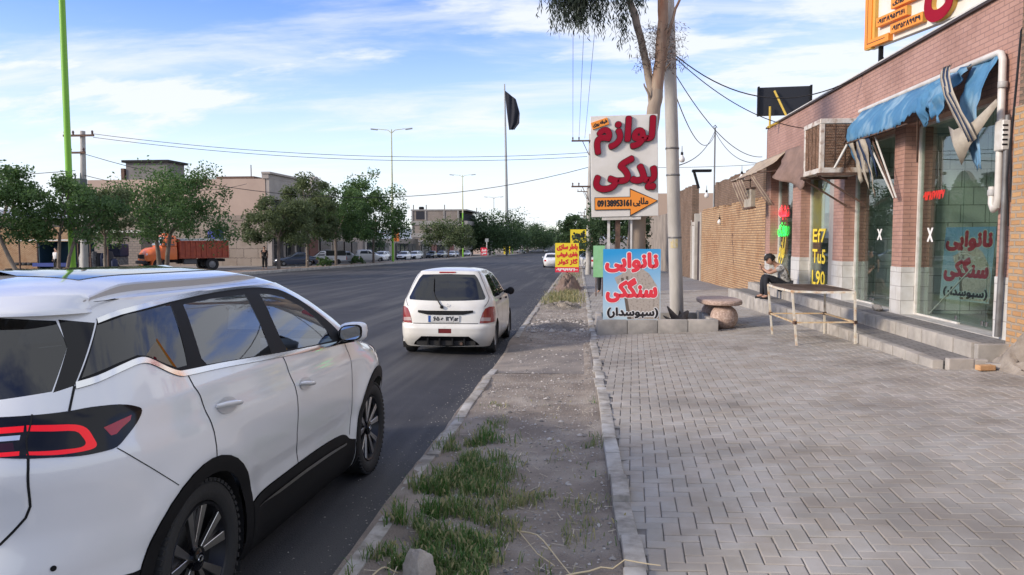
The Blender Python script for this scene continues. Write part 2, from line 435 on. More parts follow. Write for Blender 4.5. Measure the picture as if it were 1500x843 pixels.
WHITE_METAL = mat('white_painted_metal', (.66, .64, .60), .45, col2=(.52, .49, .43), nscale=7)
WIRE = mat('black_cable', (.012, .012, .014), .6)
DARK = mat('dark_interior', (.022, .021, .02), .9)
# ================================================================= ground, road, pavement
rnd = random.Random(4)
def nz(x, y, s=1.0, o=0): return noise.noise(Vector((x * s, y * s, o)))
ASPHALT = mat('fresh_asphalt', (.048, .048, .053), .82, col2=(.033, .033, .037), nscale=1.1, bump=.010, bscale=95, col3=(.088, .085, .082), n3scale=1.6, stretch3=(1, .035, 1), detail=9, spec=.35)
DIRT = mat('dry_earth', (.36, .305, .25), .95, col2=(.235, .195, .16), nscale=2.6, bump=.03, bscale=55, col3=(.42, .365, .305), n3scale=1.1, detail=10, spec=.2)
FAR_DIRT = mat('far_earth', (.28, .24, .20), .95, col2=(.20, .17, .145), nscale=.2, spec=.2)
KERB = mat('kerb_concrete', (.42, .385, .335), .9, col2=(.20, .18, .15), nscale=7, bump=.005, bscale=35, col3=(.50, .48, .44), n3scale=2.2)
PAVER = mat('concrete_paver', (1, 1, 1), .85, col2=(.80, .77, .72), nscale=3.0, bump=.0022, bscale=120, attr=True, col3=(.62, .60, .58), n3scale=.7, detail=9, spec=.3)
JOINT = mat('joint_sand', (.24, .22, .20), .95, col2=(.17, .155, .14), nscale=9, spec=.2)

def sheet(name, xs, ys, zf, m, kind='structure', smooth=180):
    mb = MB(); mb.grid([[(x, y, zf(x, y)) for x in xs] for y in ys])
    o = mb.build(name, m, smooth=smooth); return tag(o, kind=kind)
def steps(a, b, n): return [a + (b - a) * i / n for i in range(n + 1)]

far_y = [-400, -60, -30, 0, 30, 100, 200, 299, 300, 301, 400, 700, 1500, 4000]
sheet('terrain', [-3000, -600, -60, 0, 60, 600, 3000], far_y, lambda x, y: base(y) - .03, FAR_DIRT)
def road_z(x, y): return base(y) + .004 * nz(x, y, .5)
sheet('road', steps(-23.5, -1.25, 30), steps(-30, 40, 70) + steps(42, 299, 40) + [300, 301, 400, 600], road_z, ASPHALT)
# the dusty strip between road and pavement, with a paved-over crossing where the kerb is missing
def verge_z(x, y):
    t = max(0, 1 - abs((y - 12.1) / 2.0)) ; t = min(1, t * 2.2)
    full = .10 + .035 * nz(x, y, 1.1, 3) + .018 * nz(x, y, 4.0, 5)
    low = .03 + .09 * min(1, max(0, (x + 1.25) / 1.4)) + .006 * nz(x, y, 3, 2)
    return base(y) + full * (1 - t) + low * t + (.02 if x > .1 else 0)
sheet('verge', steps(-1.27, .24, 26), steps(-2, 40, 330) + steps(42, 120, 30), verge_z, DIRT)
# pavement bed and loose pavers laid in herringbone
sheet('pavement_bed', [.24, .34, 1, 2, 3, 4, 5, 6, 7.5], steps(-3, 60, 63) + steps(65, 299, 24), lambda x, y: gz(x, y) - .012, JOINT)
def herringbone():
    mb = MB(); cols = []
    L, W, T = .198, .099, .007
    c, s = math.cos(rad(-4.0)), math.sin(rad(-4.0))
    def place(cx, cy, w, h):
        X, Y = cx * c - cy * s + 2.5, cx * s + cy * c + 9
        lim = 5.45 if Y < 9.7 else 4.36 if Y < 22 else 5.9
        if X < .30 or X > lim or Y < 1.6 or Y > 30: return
        shade = .32 + .05 * rnd.random() - .03 * (rnd.random() < .1); warm = rnd.uniform(-.008, .009)
        col = (shade + warm + .030, shade + .003, shade - .032 - warm * .6)
        dz = rnd.uniform(-.003, .003); tx, ty = rnd.gauss(0, .009), rnd.gauss(0, .009); a = rnd.gauss(0, .008)
        g = .003; hw, hh = w / 2 - g, h / 2 - g; b = .006
        ring = []
        for (k, zz) in ((1.0, -.013), (1.0, -.004), (0, 0)):
            for (sx, sy) in ((-1, -1), (1, -1), (1, 1), (-1, 1)):
                lx, ly = sx * (hw - (b if k == 0 else 0)), sy * (hh - (b if k == 0 else 0))
                qx, qy = cx + lx * math.cos(a) - ly * math.sin(a), cy + lx * math.sin(a) + ly * math.cos(a)
                px, py = qx * c - qy * s + 2.5, qx * s + qy * c + 9
                ring.append((px, py, gz(px, py) + zz + dz + lx * tx + ly * ty))
        fs = [(8, 9, 10, 11)]
        for r0 in (0, 4): fs += [(r0 + i, r0 + (i + 1) % 4, r0 + 4 + (i + 1) % 4, r0 + 4 + i) for i in range(4)]
        mb.add(ring, fs); cols.extend([col] * 12)
    # herringbone lattice: shift vectors (W, W) and (L, -L)
    n = 165
    for i in range(-n, n):
        for j in range(-n, n):
            ox, oy = i * W + j * L, i * W - j * L
            if abs(ox) > 3.4 or not -8.5 < oy < 22: continue
            place(ox + L / 2, oy + W / 2, L, W)
            place(ox + W / 2, oy + W + L / 2, W, L)
    o = mb.build('pavement', PAVER, colors=cols, fixn=False); return tag(o, kind='structure')
herringbone()
FARPAVE = brick_mat('far_pavers', (.27, .26, .25), (.24, .232, .222), (.16, .15, .14), .21, .105, .01, bump=.002, grime=(.8, .78, .76))
sheet('far_pavement', [.34, 1.2, 2, 3, 4, 5, 5.9], steps(29.9, 60, 30) + steps(65, 250, 20), lambda x, y: gz(x, y) - .003, FARPAVE)

def kerb_line(name, x0, x1, ya, yb, zlo, ztop, gaps=(), step=.6, jitter=.012, m=KERB, seed=1):
    r = random.Random(seed); mb = MB(); y = ya
    while y < yb:
        l = step * r.uniform(.85, 1.1)
        if not any(a <= y <= b for a, b in gaps):
            jx, jz, ja = r.gauss(0, jitter), r.gauss(0, jitter * .8), r.gauss(0, jitter)
            ym = y + l / 2; zt = base(ym) + ztop + jz; zb = base(ym) + zlo
            R = Matrix.Rotation(ja, 3, 'Z') @ Matrix.Rotation(r.gauss(0, .012) - SLOPE, 3, 'X')
            mb.box(((x0 + x1) / 2 + jx, ym, (zt + zb) / 2), (x1 - x0, l - .012, zt - zb), R)
        y += l
    o = mb.build(name, m, bevel=.012, bseg=2, smooth=40); return tag(o, kind='structure')
kerb_line('road_kerb', -1.25, -1.145, 1.2, 90, -.1, .115, gaps=((10.0, 13.9),), step=.8, jitter=.010, seed=2)
kerb_line('pavement_kerb', .22, .335, 1.0, 70, -.05, .165, gaps=((8.2, 8.7),), step=.55, seed=5)
# crossing: worn concrete ramp that joins road and pavement
sheet('crossing_ramp', steps(-1.22, .2, 12), steps(10.4, 13.7, 24), lambda x, y: verge_z(x, y) + .005, mat('dusty_ramp', (.25, .215, .18), .95, col2=(.15, .132, .118), nscale=1.5, bump=.01, bscale=45, col3=(.30, .255, .21), n3scale=1.2, detail=10))
# street-side ledge on the other carriageway edge
kerb_line('central_reserve_kerb', -23.75, -23.5, 20, 300, -.1, .21, step=1.2, jitter=.006, m=mat('pale_kerb', (.42, .40, .36), .9, col2=(.27, .255, .23), nscale=3), seed=9)
sheet('central_reserve', [-26.2, -25.4, -24.6, -23.74], steps(15, 299, 140), lambda x, y: base(y) + .185 + .05 * nz(x, y, .7), mat('reddish_earth', (.27, .19, .14), .95, col2=(.19, .14, .105), nscale=1.2, bump=.01, bscale=20))
kerb_line('service_road_kerb', -26.4, -26.2, 20, 300, -.1, .2, step=1.5, jitter=.006, seed=11)
sheet('service_road', [-31, -29, -27, -26.4], steps(-10, 299, 60), lambda x, y: base(y) + .13, mat('worn_asphalt', (.14, .135, .13), .9, col2=(.10, .097, .094), nscale=.8))
sheet('far_forecourt', [-60, -50, -40, -31], steps(-10, 299, 60), lambda x, y: base(y) + .16, mat('dusty_forecourt', (.27, .24, .21), .95, col2=(.2, .18, .16), nscale=.6))
# distant hills
hb = MB()
hrow0 = []; hrow1 = []; hrow2 = []
for i in range(81):
    x = -1600 + 3200 * i / 80; h = 26 + 20 * nz(x, 0, .004) + 9 * nz(x, 3, .013)
    hrow0.append((x, 1700, -12)); hrow1.append((x, 1850, max(0, h * .75) - 5)); hrow2.append((x, 2100, -12))
hb.grid([hrow0, hrow1, hrow2])
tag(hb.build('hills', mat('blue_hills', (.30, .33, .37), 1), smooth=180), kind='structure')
# ----------------------------------------------------------------- what grows and lies on the verge
def blades(name, spots, m, wmul=1.0, seed=3):
    r = random.Random(seed); mb = MB(); cols = []
    for (cx, cy, rx, ry, n, h, dry) in spots:
        for _ in range(n):
            x, y = cx + rx * r.gauss(0, .56), cy + ry * r.gauss(0, .56)
            if nz(x, y, 4.5, 2) < -.12 + .22 * r.random() - .1: continue
            if nz(x, y, 2.3, 9) < -.20 + .1 * r.random(): continue
            if x < -1.2 or x > .3: continue
            hh = h * r.uniform(.3, 1.0) * (.75 + .5 * nz(x, y, 3.5, 4)); d = r.uniform(0, 6.283); lean = hh * r.uniform(.15, .8); w = .0032 * wmul * r.uniform(.7, 1.4)
            dx, dy = math.cos(d), math.sin(d); px, py = -dy * w, dx * w
            z0 = verge_z(x, y) - .01; t = min(1, max(0, dry + r.gauss(0, .34))); pts = []
            for k, (s_, up, ww) in enumerate(((0, 0, 1), (.3, .5, .85), (.7, .85, .6))):
                bx, by, bz = x + dx * lean * s_, y + dy * lean * s_, z0 + hh * up
                pts += [(bx - px * ww, by - py * ww, bz), (bx + px * ww, by + py * ww, bz)]
            pts.append((x + dx * lean * 1.15, y + dy * lean * 1.15, z0 + hh * (.98 if lean < hh * .5 else .8)))
            mb.add(pts, [(0, 1, 3, 2), (2, 3, 5, 4), (4, 5, 6)]); cols.extend([(t, t, t)] * 7)
            if r.random() < .035 * (1 + dry):     # seed head
                hx, hy, hz = pts[6]; hl = .020 * r.uniform(.7, 1.4)
                mb.add([(hx - .004, hy, hz - .01), (hx + .004, hy, hz - .01), (hx + .006 + dx * hl * .4, hy, hz + hl * .5), (hx - .006 + dx * hl * .4, hy, hz + hl * .5), (hx + dx * hl, hy, hz + hl)], [(0, 1, 2, 3), (3, 2, 4)]); cols.extend([(.95, .95, .95)] * 5)
    o = mb.build(name, m, colors=cols, fixn=False); return tag(o, kind='stuff')
GRASS = leaf_mat('verge_grass', (.062, .165, .026), (.40, .35, .17), .3)
blades('grass', [(-.86, 5.6, .32, .95, 4800, .18, .22), (-.92, 6.6, .2, .4, 900, .13, .12), (-1.0, 4.6, .14, 1.0, 2600, .16, .15), (-.55, 4.8, .50, .9, 2800, .12, .55), (-.95, 4.0, .2, .8, 2600, .16, .2), (-.68, 4.1, .25, .5, 2200, .15, .15), (-.62, 3.75, .32, .35, 1100, .13, .30), (-.2, 4.75, .30, .5, 700, .10, .5),
                 (-.95, 6.2, .2, .35, 450, .10, .25), (-.85, 7.2, .16, .25, 300, .08, .2), (-.35, 6.0, .4, .9, 380, .05, .6), (.12, 6.6, .08, .2, 130, .10, .3), (.17, 8.3, .06, .3, 60, .08, .4), (-.55, 3.2, .5, .4, 700, .10, .45),
                 (-.9, 8.3, .15, .3, 120, .06, .4), (-.3, 8.4, .4, 1.0, 120, .04, .7), (-.6, 3.0, .4, .3, 500, .13, .3)], GRASS)
blades('weeds', [(-.55, 25.5, .65, 1.8, 2600, .30, .55), (-.5, 28.5, .6, 1.8, 1700, .28, .5), (-.5, 37, .6, 4, 900, .3, .5), (-.5, 50, .6, 8, 900, .3, .5)], leaf_mat('verge_weeds', (.10, .14, .04), (.42, .36, .19), .3), 2.4, seed=8)
# pebbles, clods and straw
pb = MB(); pc = []
r_ = random.Random(17)
for i in range(1500):                                                # grit swept off the lane against the kerb
    y = 2.2 + 40 * r_.random() ** 1.6; x = -1.27 - abs(r_.gauss(0, .22)); s = r_.uniform(.002, .007) * (1 + y * .03); z = base(y) + .003; pts = []
    for t in range(5): a = t * 1.2566; pts.append((x + s * math.cos(a) * r_.uniform(.7, 1.3), y + s * math.sin(a) * r_.uniform(.7, 1.3), z))
    pts.append((x, y, z + s * .7)); pb.add(pts, [(t, (t + 1) % 5, 5) for t in range(5)]); c = r_.uniform(.12, .42); pc.extend([(c * 1.05, c * .97, c * .86)] * 6)
for i in range(9500):
    y = 2.6 + 27 * r_.random() ** 1.8; x = r_.uniform(-1.08, .2); s = r_.uniform(.002, .009) * (2.4 if r_.random() < .05 else 1) * (1 + y * .03)
    if 15.6 < y < 18.4: s *= 2.2
    z = verge_z(x, y) + s * .25; k = r_.uniform(.7, 1.35); pts = []
    for t in range(5): a = t * 1.2566 + r_.random() * .5; pts.append((x + s * k * math.cos(a) * r_.uniform(.8, 1.2), y + s * math.sin(a) * r_.uniform(.8, 1.2), z + r_.uniform(-.2, .1) * s))
    pts.append((x, y, z + s * r_.uniform(.5, .9)))
    pb.add(pts, [(t, (t + 1) % 5, 5) for t in range(5)]); c = r_.uniform(.13, .50); pc.extend([(c * 1.05, c * .97, c * .88)] * 6)
tag(pb.build('gravel', mat('pebble', (1, 1, 1), .9, attr=True), colors=pc, fixn=False), kind='stuff')
st = MB(); sc_ = []
for i in range(520):
    y = 2.7 + 7 * r_.random() ** 1.5; x = r_.uniform(-1.05, .2); a = r_.uniform(0, 6.28); l = r_.uniform(.02, .10); w = r_.uniform(.0012, .003); z = verge_z(x, y) + .006
    dx, dy = math.cos(a), math.sin(a); rise = r_.uniform(0, .02)
    st.add([(x - dy * w, y + dx * w, z), (x + dy * w, y - dx * w, z), (x + dx * l + dy * w, y + dy * l - dx * w, z + rise), (x + dx * l - dy * w, y + dy * l + dx * w, z + rise)], [(0, 1, 2, 3)])
    c = r_.uniform(.35, .75); sc_.extend([(c, c * .86, c * .62)] * 4)
tag(st.build('straw_litter', mat('straw', (1, 1, 1), .8, attr=True), colors=sc_, fixn=False), kind='stuff')
# dark broken clods beside the planter and the earth heap near the yellow sign
def mound(name, cx, cy, rx, ry, h, m, label, cat, seed, rough=.25):
    rr = random.Random(seed); mb = MB(); rows = []
    for i in range(15):
        f = i / 14; row = []
        for k in range(26):
            a = 2 * math.pi * k / 26; x, y = cx + rx * f * math.cos(a), cy + ry * f * math.sin(a)
            z = (verge_z(x, y) if x < .2 else gz(x, y)) - .02 + h * (1 - f * f) ** 1.3 * (1 + rough * nz(x, y, 5, seed) * 2) + (.35 * h * nz(x, y, 13, seed) if f < .93 else 0); row.append((x, y, z))
        rows.append(row)
    mb.grid(rows, closed=True); return tag(mb.build(name, m, smooth=40), label, cat)
mound('earth_heap', -.45, 33.0, .62, 2.4, .62, mat('heap_earth', (.23, .155, .115), .95, col2=(.14, .095, .07), nscale=4, bump=.03, bscale=14), 'reddish heap of dug earth on the verge before the yellow battery sign', 'earth heap', 3)
mound('rubble_heap', -.40, 16.9, .74, 1.2, .09, mat('dark_clods', (.10, .09, .08), .95, col2=(.24, .21, .18), nscale=14, bump=.03, bscale=30), 'low spill of dark broken clods on the verge left of the planter', 'rubble', 5, .3)
mound('dry_cuttings', -.5, 22.6, .7, 1.3, .13, mat('dry_cut_stalks', (.36, .31, .24), .95, col2=(.12, .10, .08), nscale=18, bump=.03, bscale=40), 'pale layer of dry cut stalks on the verge before the weeds', 'dry stalks', 6, .8)
# the lump of stone at the kerb
def rock(name, c, s, m, seed, label, cat):
    bm = bmesh.new(); bmesh.ops.create_icosphere(bm, subdivisions=4, radius=1.0)
    for v in bm.verts:
        p = v.co.copy(); d = 1 + .28 * noise.noise(p * 1.2 + Vector((seed, 0, 0))) + .13 * noise.noise(p * 3 + Vector((seed, 0, 0))) + .05 * noise.noise(p * 8)
        p = p * d
        for ax in (Vector((.8, -.5, .33)), Vector((-.6, -.7, .4)), Vector((.1, .5, .86)), Vector((-.9, .2, -.3))):
            ax = ax.normalized(); e = p.dot(ax)
            if e > .72: p -= ax * (e - .72) * .85
        v.co = Vector((p.x * s[0], p.y * s[1], p.z * s[2])) + Vector(c)
    mb = MB(); mb.add([v.co for v in bm.verts], [[v.index for v in f.verts] for f in bm.faces]); bm.free()
    return tag(mb.build(name, m, smooth=32), label, cat)
rock('stone_lump', (-.80, 3.72, verge_z(-.8, 3.72) + .07), (.085, .08, .13), mat('pale_stone', (.42, .37, .315), .9, col2=(.26, .225, .19), nscale=9, bump=.006, bscale=45), 2.0, 'jagged pale stone standing in the grass beside the road kerb', 'stone')
for k, (x0, y0, x1, y1, bow) in enumerate(((-.36, 4.5, -.02, 3.85, .06), (-.06, 3.85, .42, 3.9, .02), (-1.06, 3.75, -.93, 3.86, .03))):
    lab = ['longest straw-coloured stalk lying slantwise across the bare earth', 'pale dry stalk lying across the pavement kerb', 'thin forked white twig lying beside the road kerb'][k]
    mb = MB(); pts = [(x0 + (x1 - x0) * t, y0 + (y1 - y0) * t + .03 * math.sin(t * 5), max(verge_z(min(.2, x0 + (x1 - x0) * t), y0 + (y1 - y0) * t), gz(.4, y0) + .02 if x0 + (x1 - x0) * t > .2 else -9) + .012 + bow * math.sin(math.pi * t)) for t in steps(0, 1, 8)]
    mb.tube(pts, [.006 - .0035 * t for t in steps(0, 1, 8)], 6)
    if k == 0: mb.tube([(-.36, 4.5, verge_z(-.36, 4.5) + .02), (-.22, 4.1, verge_z(-.2, 4.1) + .04), (-.12, 3.95, verge_z(-.1, 3.95) + .03)], .003, 5)
    if k == 2: mb.tube([pts[4], (pts[4][0] + .03, pts[4][1] - .05, pts[4][2] + .02)], .003, 5)
    tag(mb.build('dry_stalk', mat('dry_stalk_straw', (.62, .50, .30), .8), smooth=60), lab, 'dry stalk', 'dry stalks on the verge')
# ================================================================= the shop building on the pavement side
PINK = brick_mat('pink_tile_brick', (.455, .265, .205), (.41, .232, .178), (.27, .165, .135), .235, .072, .006, .55, .003, grime=(.70, .66, .62), gscale=.9, spec=.4)
PLINTH = brick_mat('white_stone_cladding', (.62, .61, .58), (.55, .54, .52), (.36, .34, .32), .42, .24, .006, .45, .0015, grime=(.74, .70, .64), gscale=1.6)
YELLOW_BRICK = brick_mat('old_yellow_brick', (.56, .375, .215), (.46, .285, .155), (.24, .165, .11), .235, .085, .016, .9, .02, grime=(.78, .66, .60), gscale=.8, wob=.018, spec=.2)
ROUGH_BRICK = brick_mat('rough_brown_brick', (.30, .20, .14), (.22, .145, .105), (.17, .13, .10), .225, .08, .018, .95, .025, grime=(.7, .66, .62), gscale=1.1, wob=.035, spec=.15)
ORANGE_BRICK = brick_mat('orange_brick', (.52, .31, .15), (.44, .245, .115), (.36, .29, .22), .215, .085, .017, .9, .02, grime=(.8, .74, .68), gscale=1.3, wob=.022, spec=.2)
PLASTER = mat('pale_plaster', (.50, .46, .40), .9, col2=(.40, .36, .31), nscale=2, bump=.003, bscale=30)
SHOP_GLASS = glass_mat('shop_glass', (.76, .83, .80), 1.0, ior=1.55)
TILE = brick_mat('interior_tile', (.62, .64, .59), (.58, .60, .55), (.24, .25, .23), .4, .3, .008, .3, .001)
B = thing('shop_building', 'low pink brick shop row with white stone plinths and glass fronts above two steps', 'building', (5.45, 10.2, .2))
XF, XG, ZF, ZR = 5.45, 5.70, .45, 4.87
piers = [(10.15, 10.62), (13.6, 14.02), (16.54, 17.19), (19.66, 20.40), (22.70, 23.22)]
for (a, b) in piers:
    m = MB(); m.slab(XF, XF + .45, a, b, 1.25, 3.62); m.build('brick_pier', PINK, B)
    m = MB(); m.slab(XF - .012, XF + .45, a - .01, b + .01, .1, 1.248); m.build('pier_plinth', PLINTH, B, bevel=.004)
m = MB(); m.slab(XF, XF + .35, 10.15, 23.22, 3.622, ZR); m.build('upper_wall', PINK, B)
m = MB(); m.slab(XF - .05, XF + .42, 10.12, 23.26, ZR + .002, ZR + .035); m.build('parapet_edge', mat('dark_edge', (.05, .035, .03), .6), B)
m = MB(); m.slab(XF - .058, XF + .43, 10.12, 23.26, ZR + .037, ZR + .06); m.build('parapet_cap', WHITE_METAL, B)
m = MB(); m.slab(XF + .352, 6.9, 10.15, 23.2, 4.3, 4.42); m.slab(7.4, 12.0, 10.15, 23.2, 4.3, 4.42); m.build('roof', FAR_DIRT, B)  # gap between the slabs is an added skylight that brightens the rooms
m = MB(); m.slab(5.46, 12.0, 23.222, 23.32, -.5, ZR - .02); m.slab(5.82, 12.0, 10.05, 10.148, -.2, ZR - .02); m.slab(11.9, 12.0, 10.15, 23.2, -.3, ZR); m.build('outer_wall', ROUGH_BRICK, B)
# rooms behind the glass
m = MB(); m.slab(7.9, 8.0, 10.15, 23.2, .46, 3.6); m.build('back_wall', TILE, B)
m = MB(); m.slab(5.46, 7.9, 10.15, 23.2, .30, .448); m.build('floor', mat('shop_floor', (.45, .44, .42), .35, col2=(.22, .21, .2), nscale=2), B)
m = MB(); m.slab(5.82, 6.9, 10.15, 23.2, 3.6, 3.66); m.slab(7.4, 7.9, 10.15, 23.2, 3.6, 3.66); m.build('ceiling', mat('shop_ceiling', (.7, .69, .66), .9), B)  # open strip under the added skylight, lets daylight fall inside
m = MB()
for y in (10.20, 13.8, 16.9, 20.05, 23.12): m.slab(5.92, 7.9, y - .05, y + .05, .45, 3.6)
m.build('partition', TILE, B)
for k, (a, b) in enumerate(((10.62, 13.6), (14.02, 16.54), (17.19, 19.66), (20.40, 22.70))):
    if k == 2: segs = [(a + .35, b)]
    elif k == 3: segs = [(a + .9, b)]
    elif k == 0: segs = [(a, a + .72), (a + .724, a + 1.46), (a + 1.464, b - .05)]
    else: segs = [(a + .32, a + 1.5), (a + 1.504, b - .05)]
    for (c, d) in segs:
        m = MB(); m.slab(XG, XG + .012, c, d, ZF + .03, 3.58); m.build('glass_pane', SHOP_GLASS, B)
    fr = MB()
    for y in (a + .025, b - .03): fr.slab(XG - .03, XG + .05, y - .022, y + .022, ZF, 3.6)
    fr.slab(XG - .03, XG + .05, a + .048, b - .053, 3.58, 3.62)
    if k in (0, 1): fr.slab(XG - .02, XG + .03, (a + b) / 2 if k == 0 else a + 1.5, b - .053, ZF + .002, ZF + .03)
    fr.build('white_frame', WHITE_METAL, B)
    if k < 2:
        for y in (segs[0][1] - .06, segs[0][1] + .06, segs[-1][0] + .08):
            h = MB(); h.box((XG - .006, y, ZF + .09), (.022, .055, .06)); h.build('glass_clamp', CHROME, B, bevel=.004)
m = MB(); m.slab(XG - .27, XG + .1, 10.62, 22.7, ZF - .06, ZF + .0015); m.build('threshold', mat('pale_threshold_stone', (.48, .46, .42), .7, col2=(.38, .36, .33), nscale=3), B)
# jamb beside the third front, shelves, boxes
m = MB(); m.slab(XF + .01, XG + .1, 17.19, 17.5, ZF, 3.6); m.build('stone_jamb', PLASTER, B)
m = MB()
for z in (.9, 1.5, 2.1, 2.7): m.slab(7.2, 7.7, 17.4, 19.5, z, z + .04); m.slab(7.2, 7.7, 20.7, 22.6, z, z + .04)
m.build('shelf', RUST, B)

def plain(name, mb, m, label, cat, group=None, **k): return tag(mb.build(name, m, **k), label, cat, group)
GAS = [mat('box_red', (.30, .03, .02), .6), mat('box_blue', (.03, .09, .25), .5), mat('box_brown', (.30, .19, .10), .8), mat('box_green', (.03, .18, .05), .6), mat('box_yellow', (.5, .36, .05), .6)]
rb = random.Random(8); bl = ['red', 'blue', 'brown card', 'green', 'yellow']
for i, (y, z) in enumerate([(17.7, .45), (18.2, .45), (18.75, .45), (17.9, .94), (18.5, .94), (18.1, 1.54), (18.9, 1.54), (21.0, .45), (21.6, .45), (21.2, .94), (22.0, .94), (21.5, 1.54), (22.2, 1.54)]):
    c = rb.randrange(5); mb = MB(); h = rb.uniform(.28, .42); mb.box((7.42, y, z + h / 2 + .002), (.4, .36, h), rb.uniform(-.1, .1))
    plain('parts_box', mb, GAS[c], f'{bl[c]} box of spare parts on the shelves behind the shop glass', 'box', 'boxes of spare parts inside the shops', bevel=.008)

# steps up to the shops: two courses of grey blocks, paved on top
S = thing('entrance_steps', 'two long grey block steps running along the front of the shops', 'steps', (4.34, 10, .1))
STEPB = mat('step_block_concrete', (.40, .37, .325), .9, col2=(.27, .245, .215), nscale=3.5, bump=.004, bscale=30, col3=(.46, .42, .37), n3scale=1.7)
STEPT = brick_mat('step_paving', (.25, .235, .215), (.21, .20, .185), (.13, .12, .11), .21, .105, .01, .9, .003, grime=(.72, .69, .66), gscale=1.5)
rs = random.Random(3)
def step_row(name, x, ztop, ya, yb, depth=.13):
    y = ya
    while y < yb - .05:
        l = min(.46 * rs.uniform(.85, 1.12), yb - y); ym = y + l / 2
        mb = MB(); zb = base(ym) + .1; mb.box((x + depth / 2 + rs.gauss(0, .004), ym, (ztop + rs.gauss(0, .004) + zb) / 2), (depth, l - .012, ztop - zb), rs.gauss(0, .008))
        mb.build(name, STEPB, S, bevel=.01, bseg=2, smooth=40); y += l
step_row('lower_block', 4.33, .262, 9.78, 22.9)
step_row('upper_block', 4.90, .448, 10.05, 22.9)
m = MB(); m.slab(4.462, 4.90, 9.80, 22.9, -.3, .254); m.build('lower_tread', STEPT, S)
m = MB(); m.slab(5.032, 5.44, 10.07, 22.9, -.3, .442); m.build('upper_tread', STEPT, S)
m = MB(); m.box((4.62, 9.74, .2), (.30, .1, .19), .03); m.box((4.83, 9.75, .195), (.22, .1, .18), -.05); m.build('lower_end_block', CONCRETE, S, bevel=.012, bseg=2)
m = MB(); m.box((5.2, 10.0, .29), (.54, .1, .30), .0); m.build('upper_end_block', CONCRETE, S, bevel=.012, bseg=2)

# neighbour's unplastered wall, mortar rubble at its foot
W = thing('orange_brick_wall', 'unplastered orange brick wall end beside the drainpipe of the shop', 'wall', (5.35, 9.5, .2))
m = MB(); m.slab(5.30, 5.75, 6.4, 10.04, .1, 3.35); m.build('brickwork', ORANGE_BRICK, W)
m = MB(); m.slab(5.34, 5.74, 6.4, 10.03, 3.352, 6.2); m.build('upper_brickwork', ROUGH_BRICK, W)
mound('mortar_heap', 5.28, 9.55, .38, .62, .30, mat('mortar_spill', (.33, .285, .235), .95, col2=(.22, .185, .15), nscale=5, bump=.02, bscale=18), 'crumbling heap of mortar at the foot of the orange brick wall', 'mortar heap', 12, .5)
for k, (x, y, a, m_) in enumerate(((4.80, 9.50, .2, ORANGE_BRICK), (4.96, 9.60, -.5, CONCRETE))):
    mb = MB(); mb.box((x, y, gz(x, y) + .042), (.20, .095, .062), a)
    plain('loose_brick', mb, [mat('loose_orange_brick', (.56, .34, .17), .9, col2=(.45, .25, .12), nscale=9, bump=.004, bscale=40), CONCRETE][k], ['loose orange brick lying at the end of the lower step', 'broken grey half brick lying behind the orange brick'][k], 'brick', bevel=.008, bseg=2)
rock('stone_block', (5.32, 14.25, .50), (.09, .17, .06), mat('dark_stone', (.17, .155, .14), .9, col2=(.26, .24, .21), nscale=8, bump=.006, bscale=30), 5.0, 'dark flat stone lying on the upper step by the second pier', 'stone')

# pipes on the right pier
P = thing('drainpipe', 'white plastic pipe framing the blue awning, turning down the right pier', 'pipe', (5.38, 10.45, .5))
m = MB(); m.tube([(5.40, 15.6, 4.17), (5.39, 12, 4.15), (5.38, 10.62, 4.13), (5.37, 10.54, 4.10), (5.37, 10.50, 4.02), (5.37, 10.48, 2.26), (5.37, 10.50, 2.16), (5.37, 10.58, 2.12), (5.37, 10.63, 2.2), (5.37, 10.63, 2.42)], .045, 12); m.build('pipe', mat('white_pvc', (.66, .63, .58), .45, col2=(.52, .48, .43), nscale=4), P, smooth=50)
for (y, z) in ((10.48, 3.7), (10.48, 2.9), (10.63, 2.34)):
    m = MB(); m.lathe([(.052, -.04), (.056, -.035), (.056, .035), (.052, .04)], (5.37, y, z), 14); m.build('pipe_collar', mat('grey_pvc', (.40, .39, .37), .5), P, smooth=50)
m = MB(); m.tube([(5.385, 10.36, 3.3), (5.385, 10.36, 1.5), (5.385, 10.40, .48)], .036, 12)
plain('grey_conduit', m, STEEL, 'grey metal conduit running down the right pier to the step', 'conduit', smooth=50)
m = MB(); m.box((5.36, 10.42, 3.05), (.10, .2, .38)); 
Q = thing('junction_box', 'pale junction box with side slots on the right pier', 'junction box', (5.36, 10.42, 2.9))
m.build('case', WHITE_METAL, Q, bevel=.012)
m = MB()
for z in (2.93, 2.99, 3.05, 3.11, 3.17): m.box((5.34, 10.317, z), (.06, .006, .02))
m.build('slot', BLACK_PLASTIC, Q)
m = MB(); m.tube([(5.4, 10.3, 3.0), (5.36, 10.27, 2.5), (5.39, 10.26, 1.9)], .012, 6); m.tube([(5.42, 10.2, 4.3), (5.37, 10.16, 3.7), (5.37, 10.24, 2.9), (5.4, 10.22, 2.2)], .014, 6); m.tube([(5.42, 10.2, 4.3), (5.4, 10.0, 4.42), (5.32, 9.6, 4.4)], .014, 6)
plain('cable_bundle', m, WIRE, 'black cables sagging down the right pier beside the junction box', 'cable')

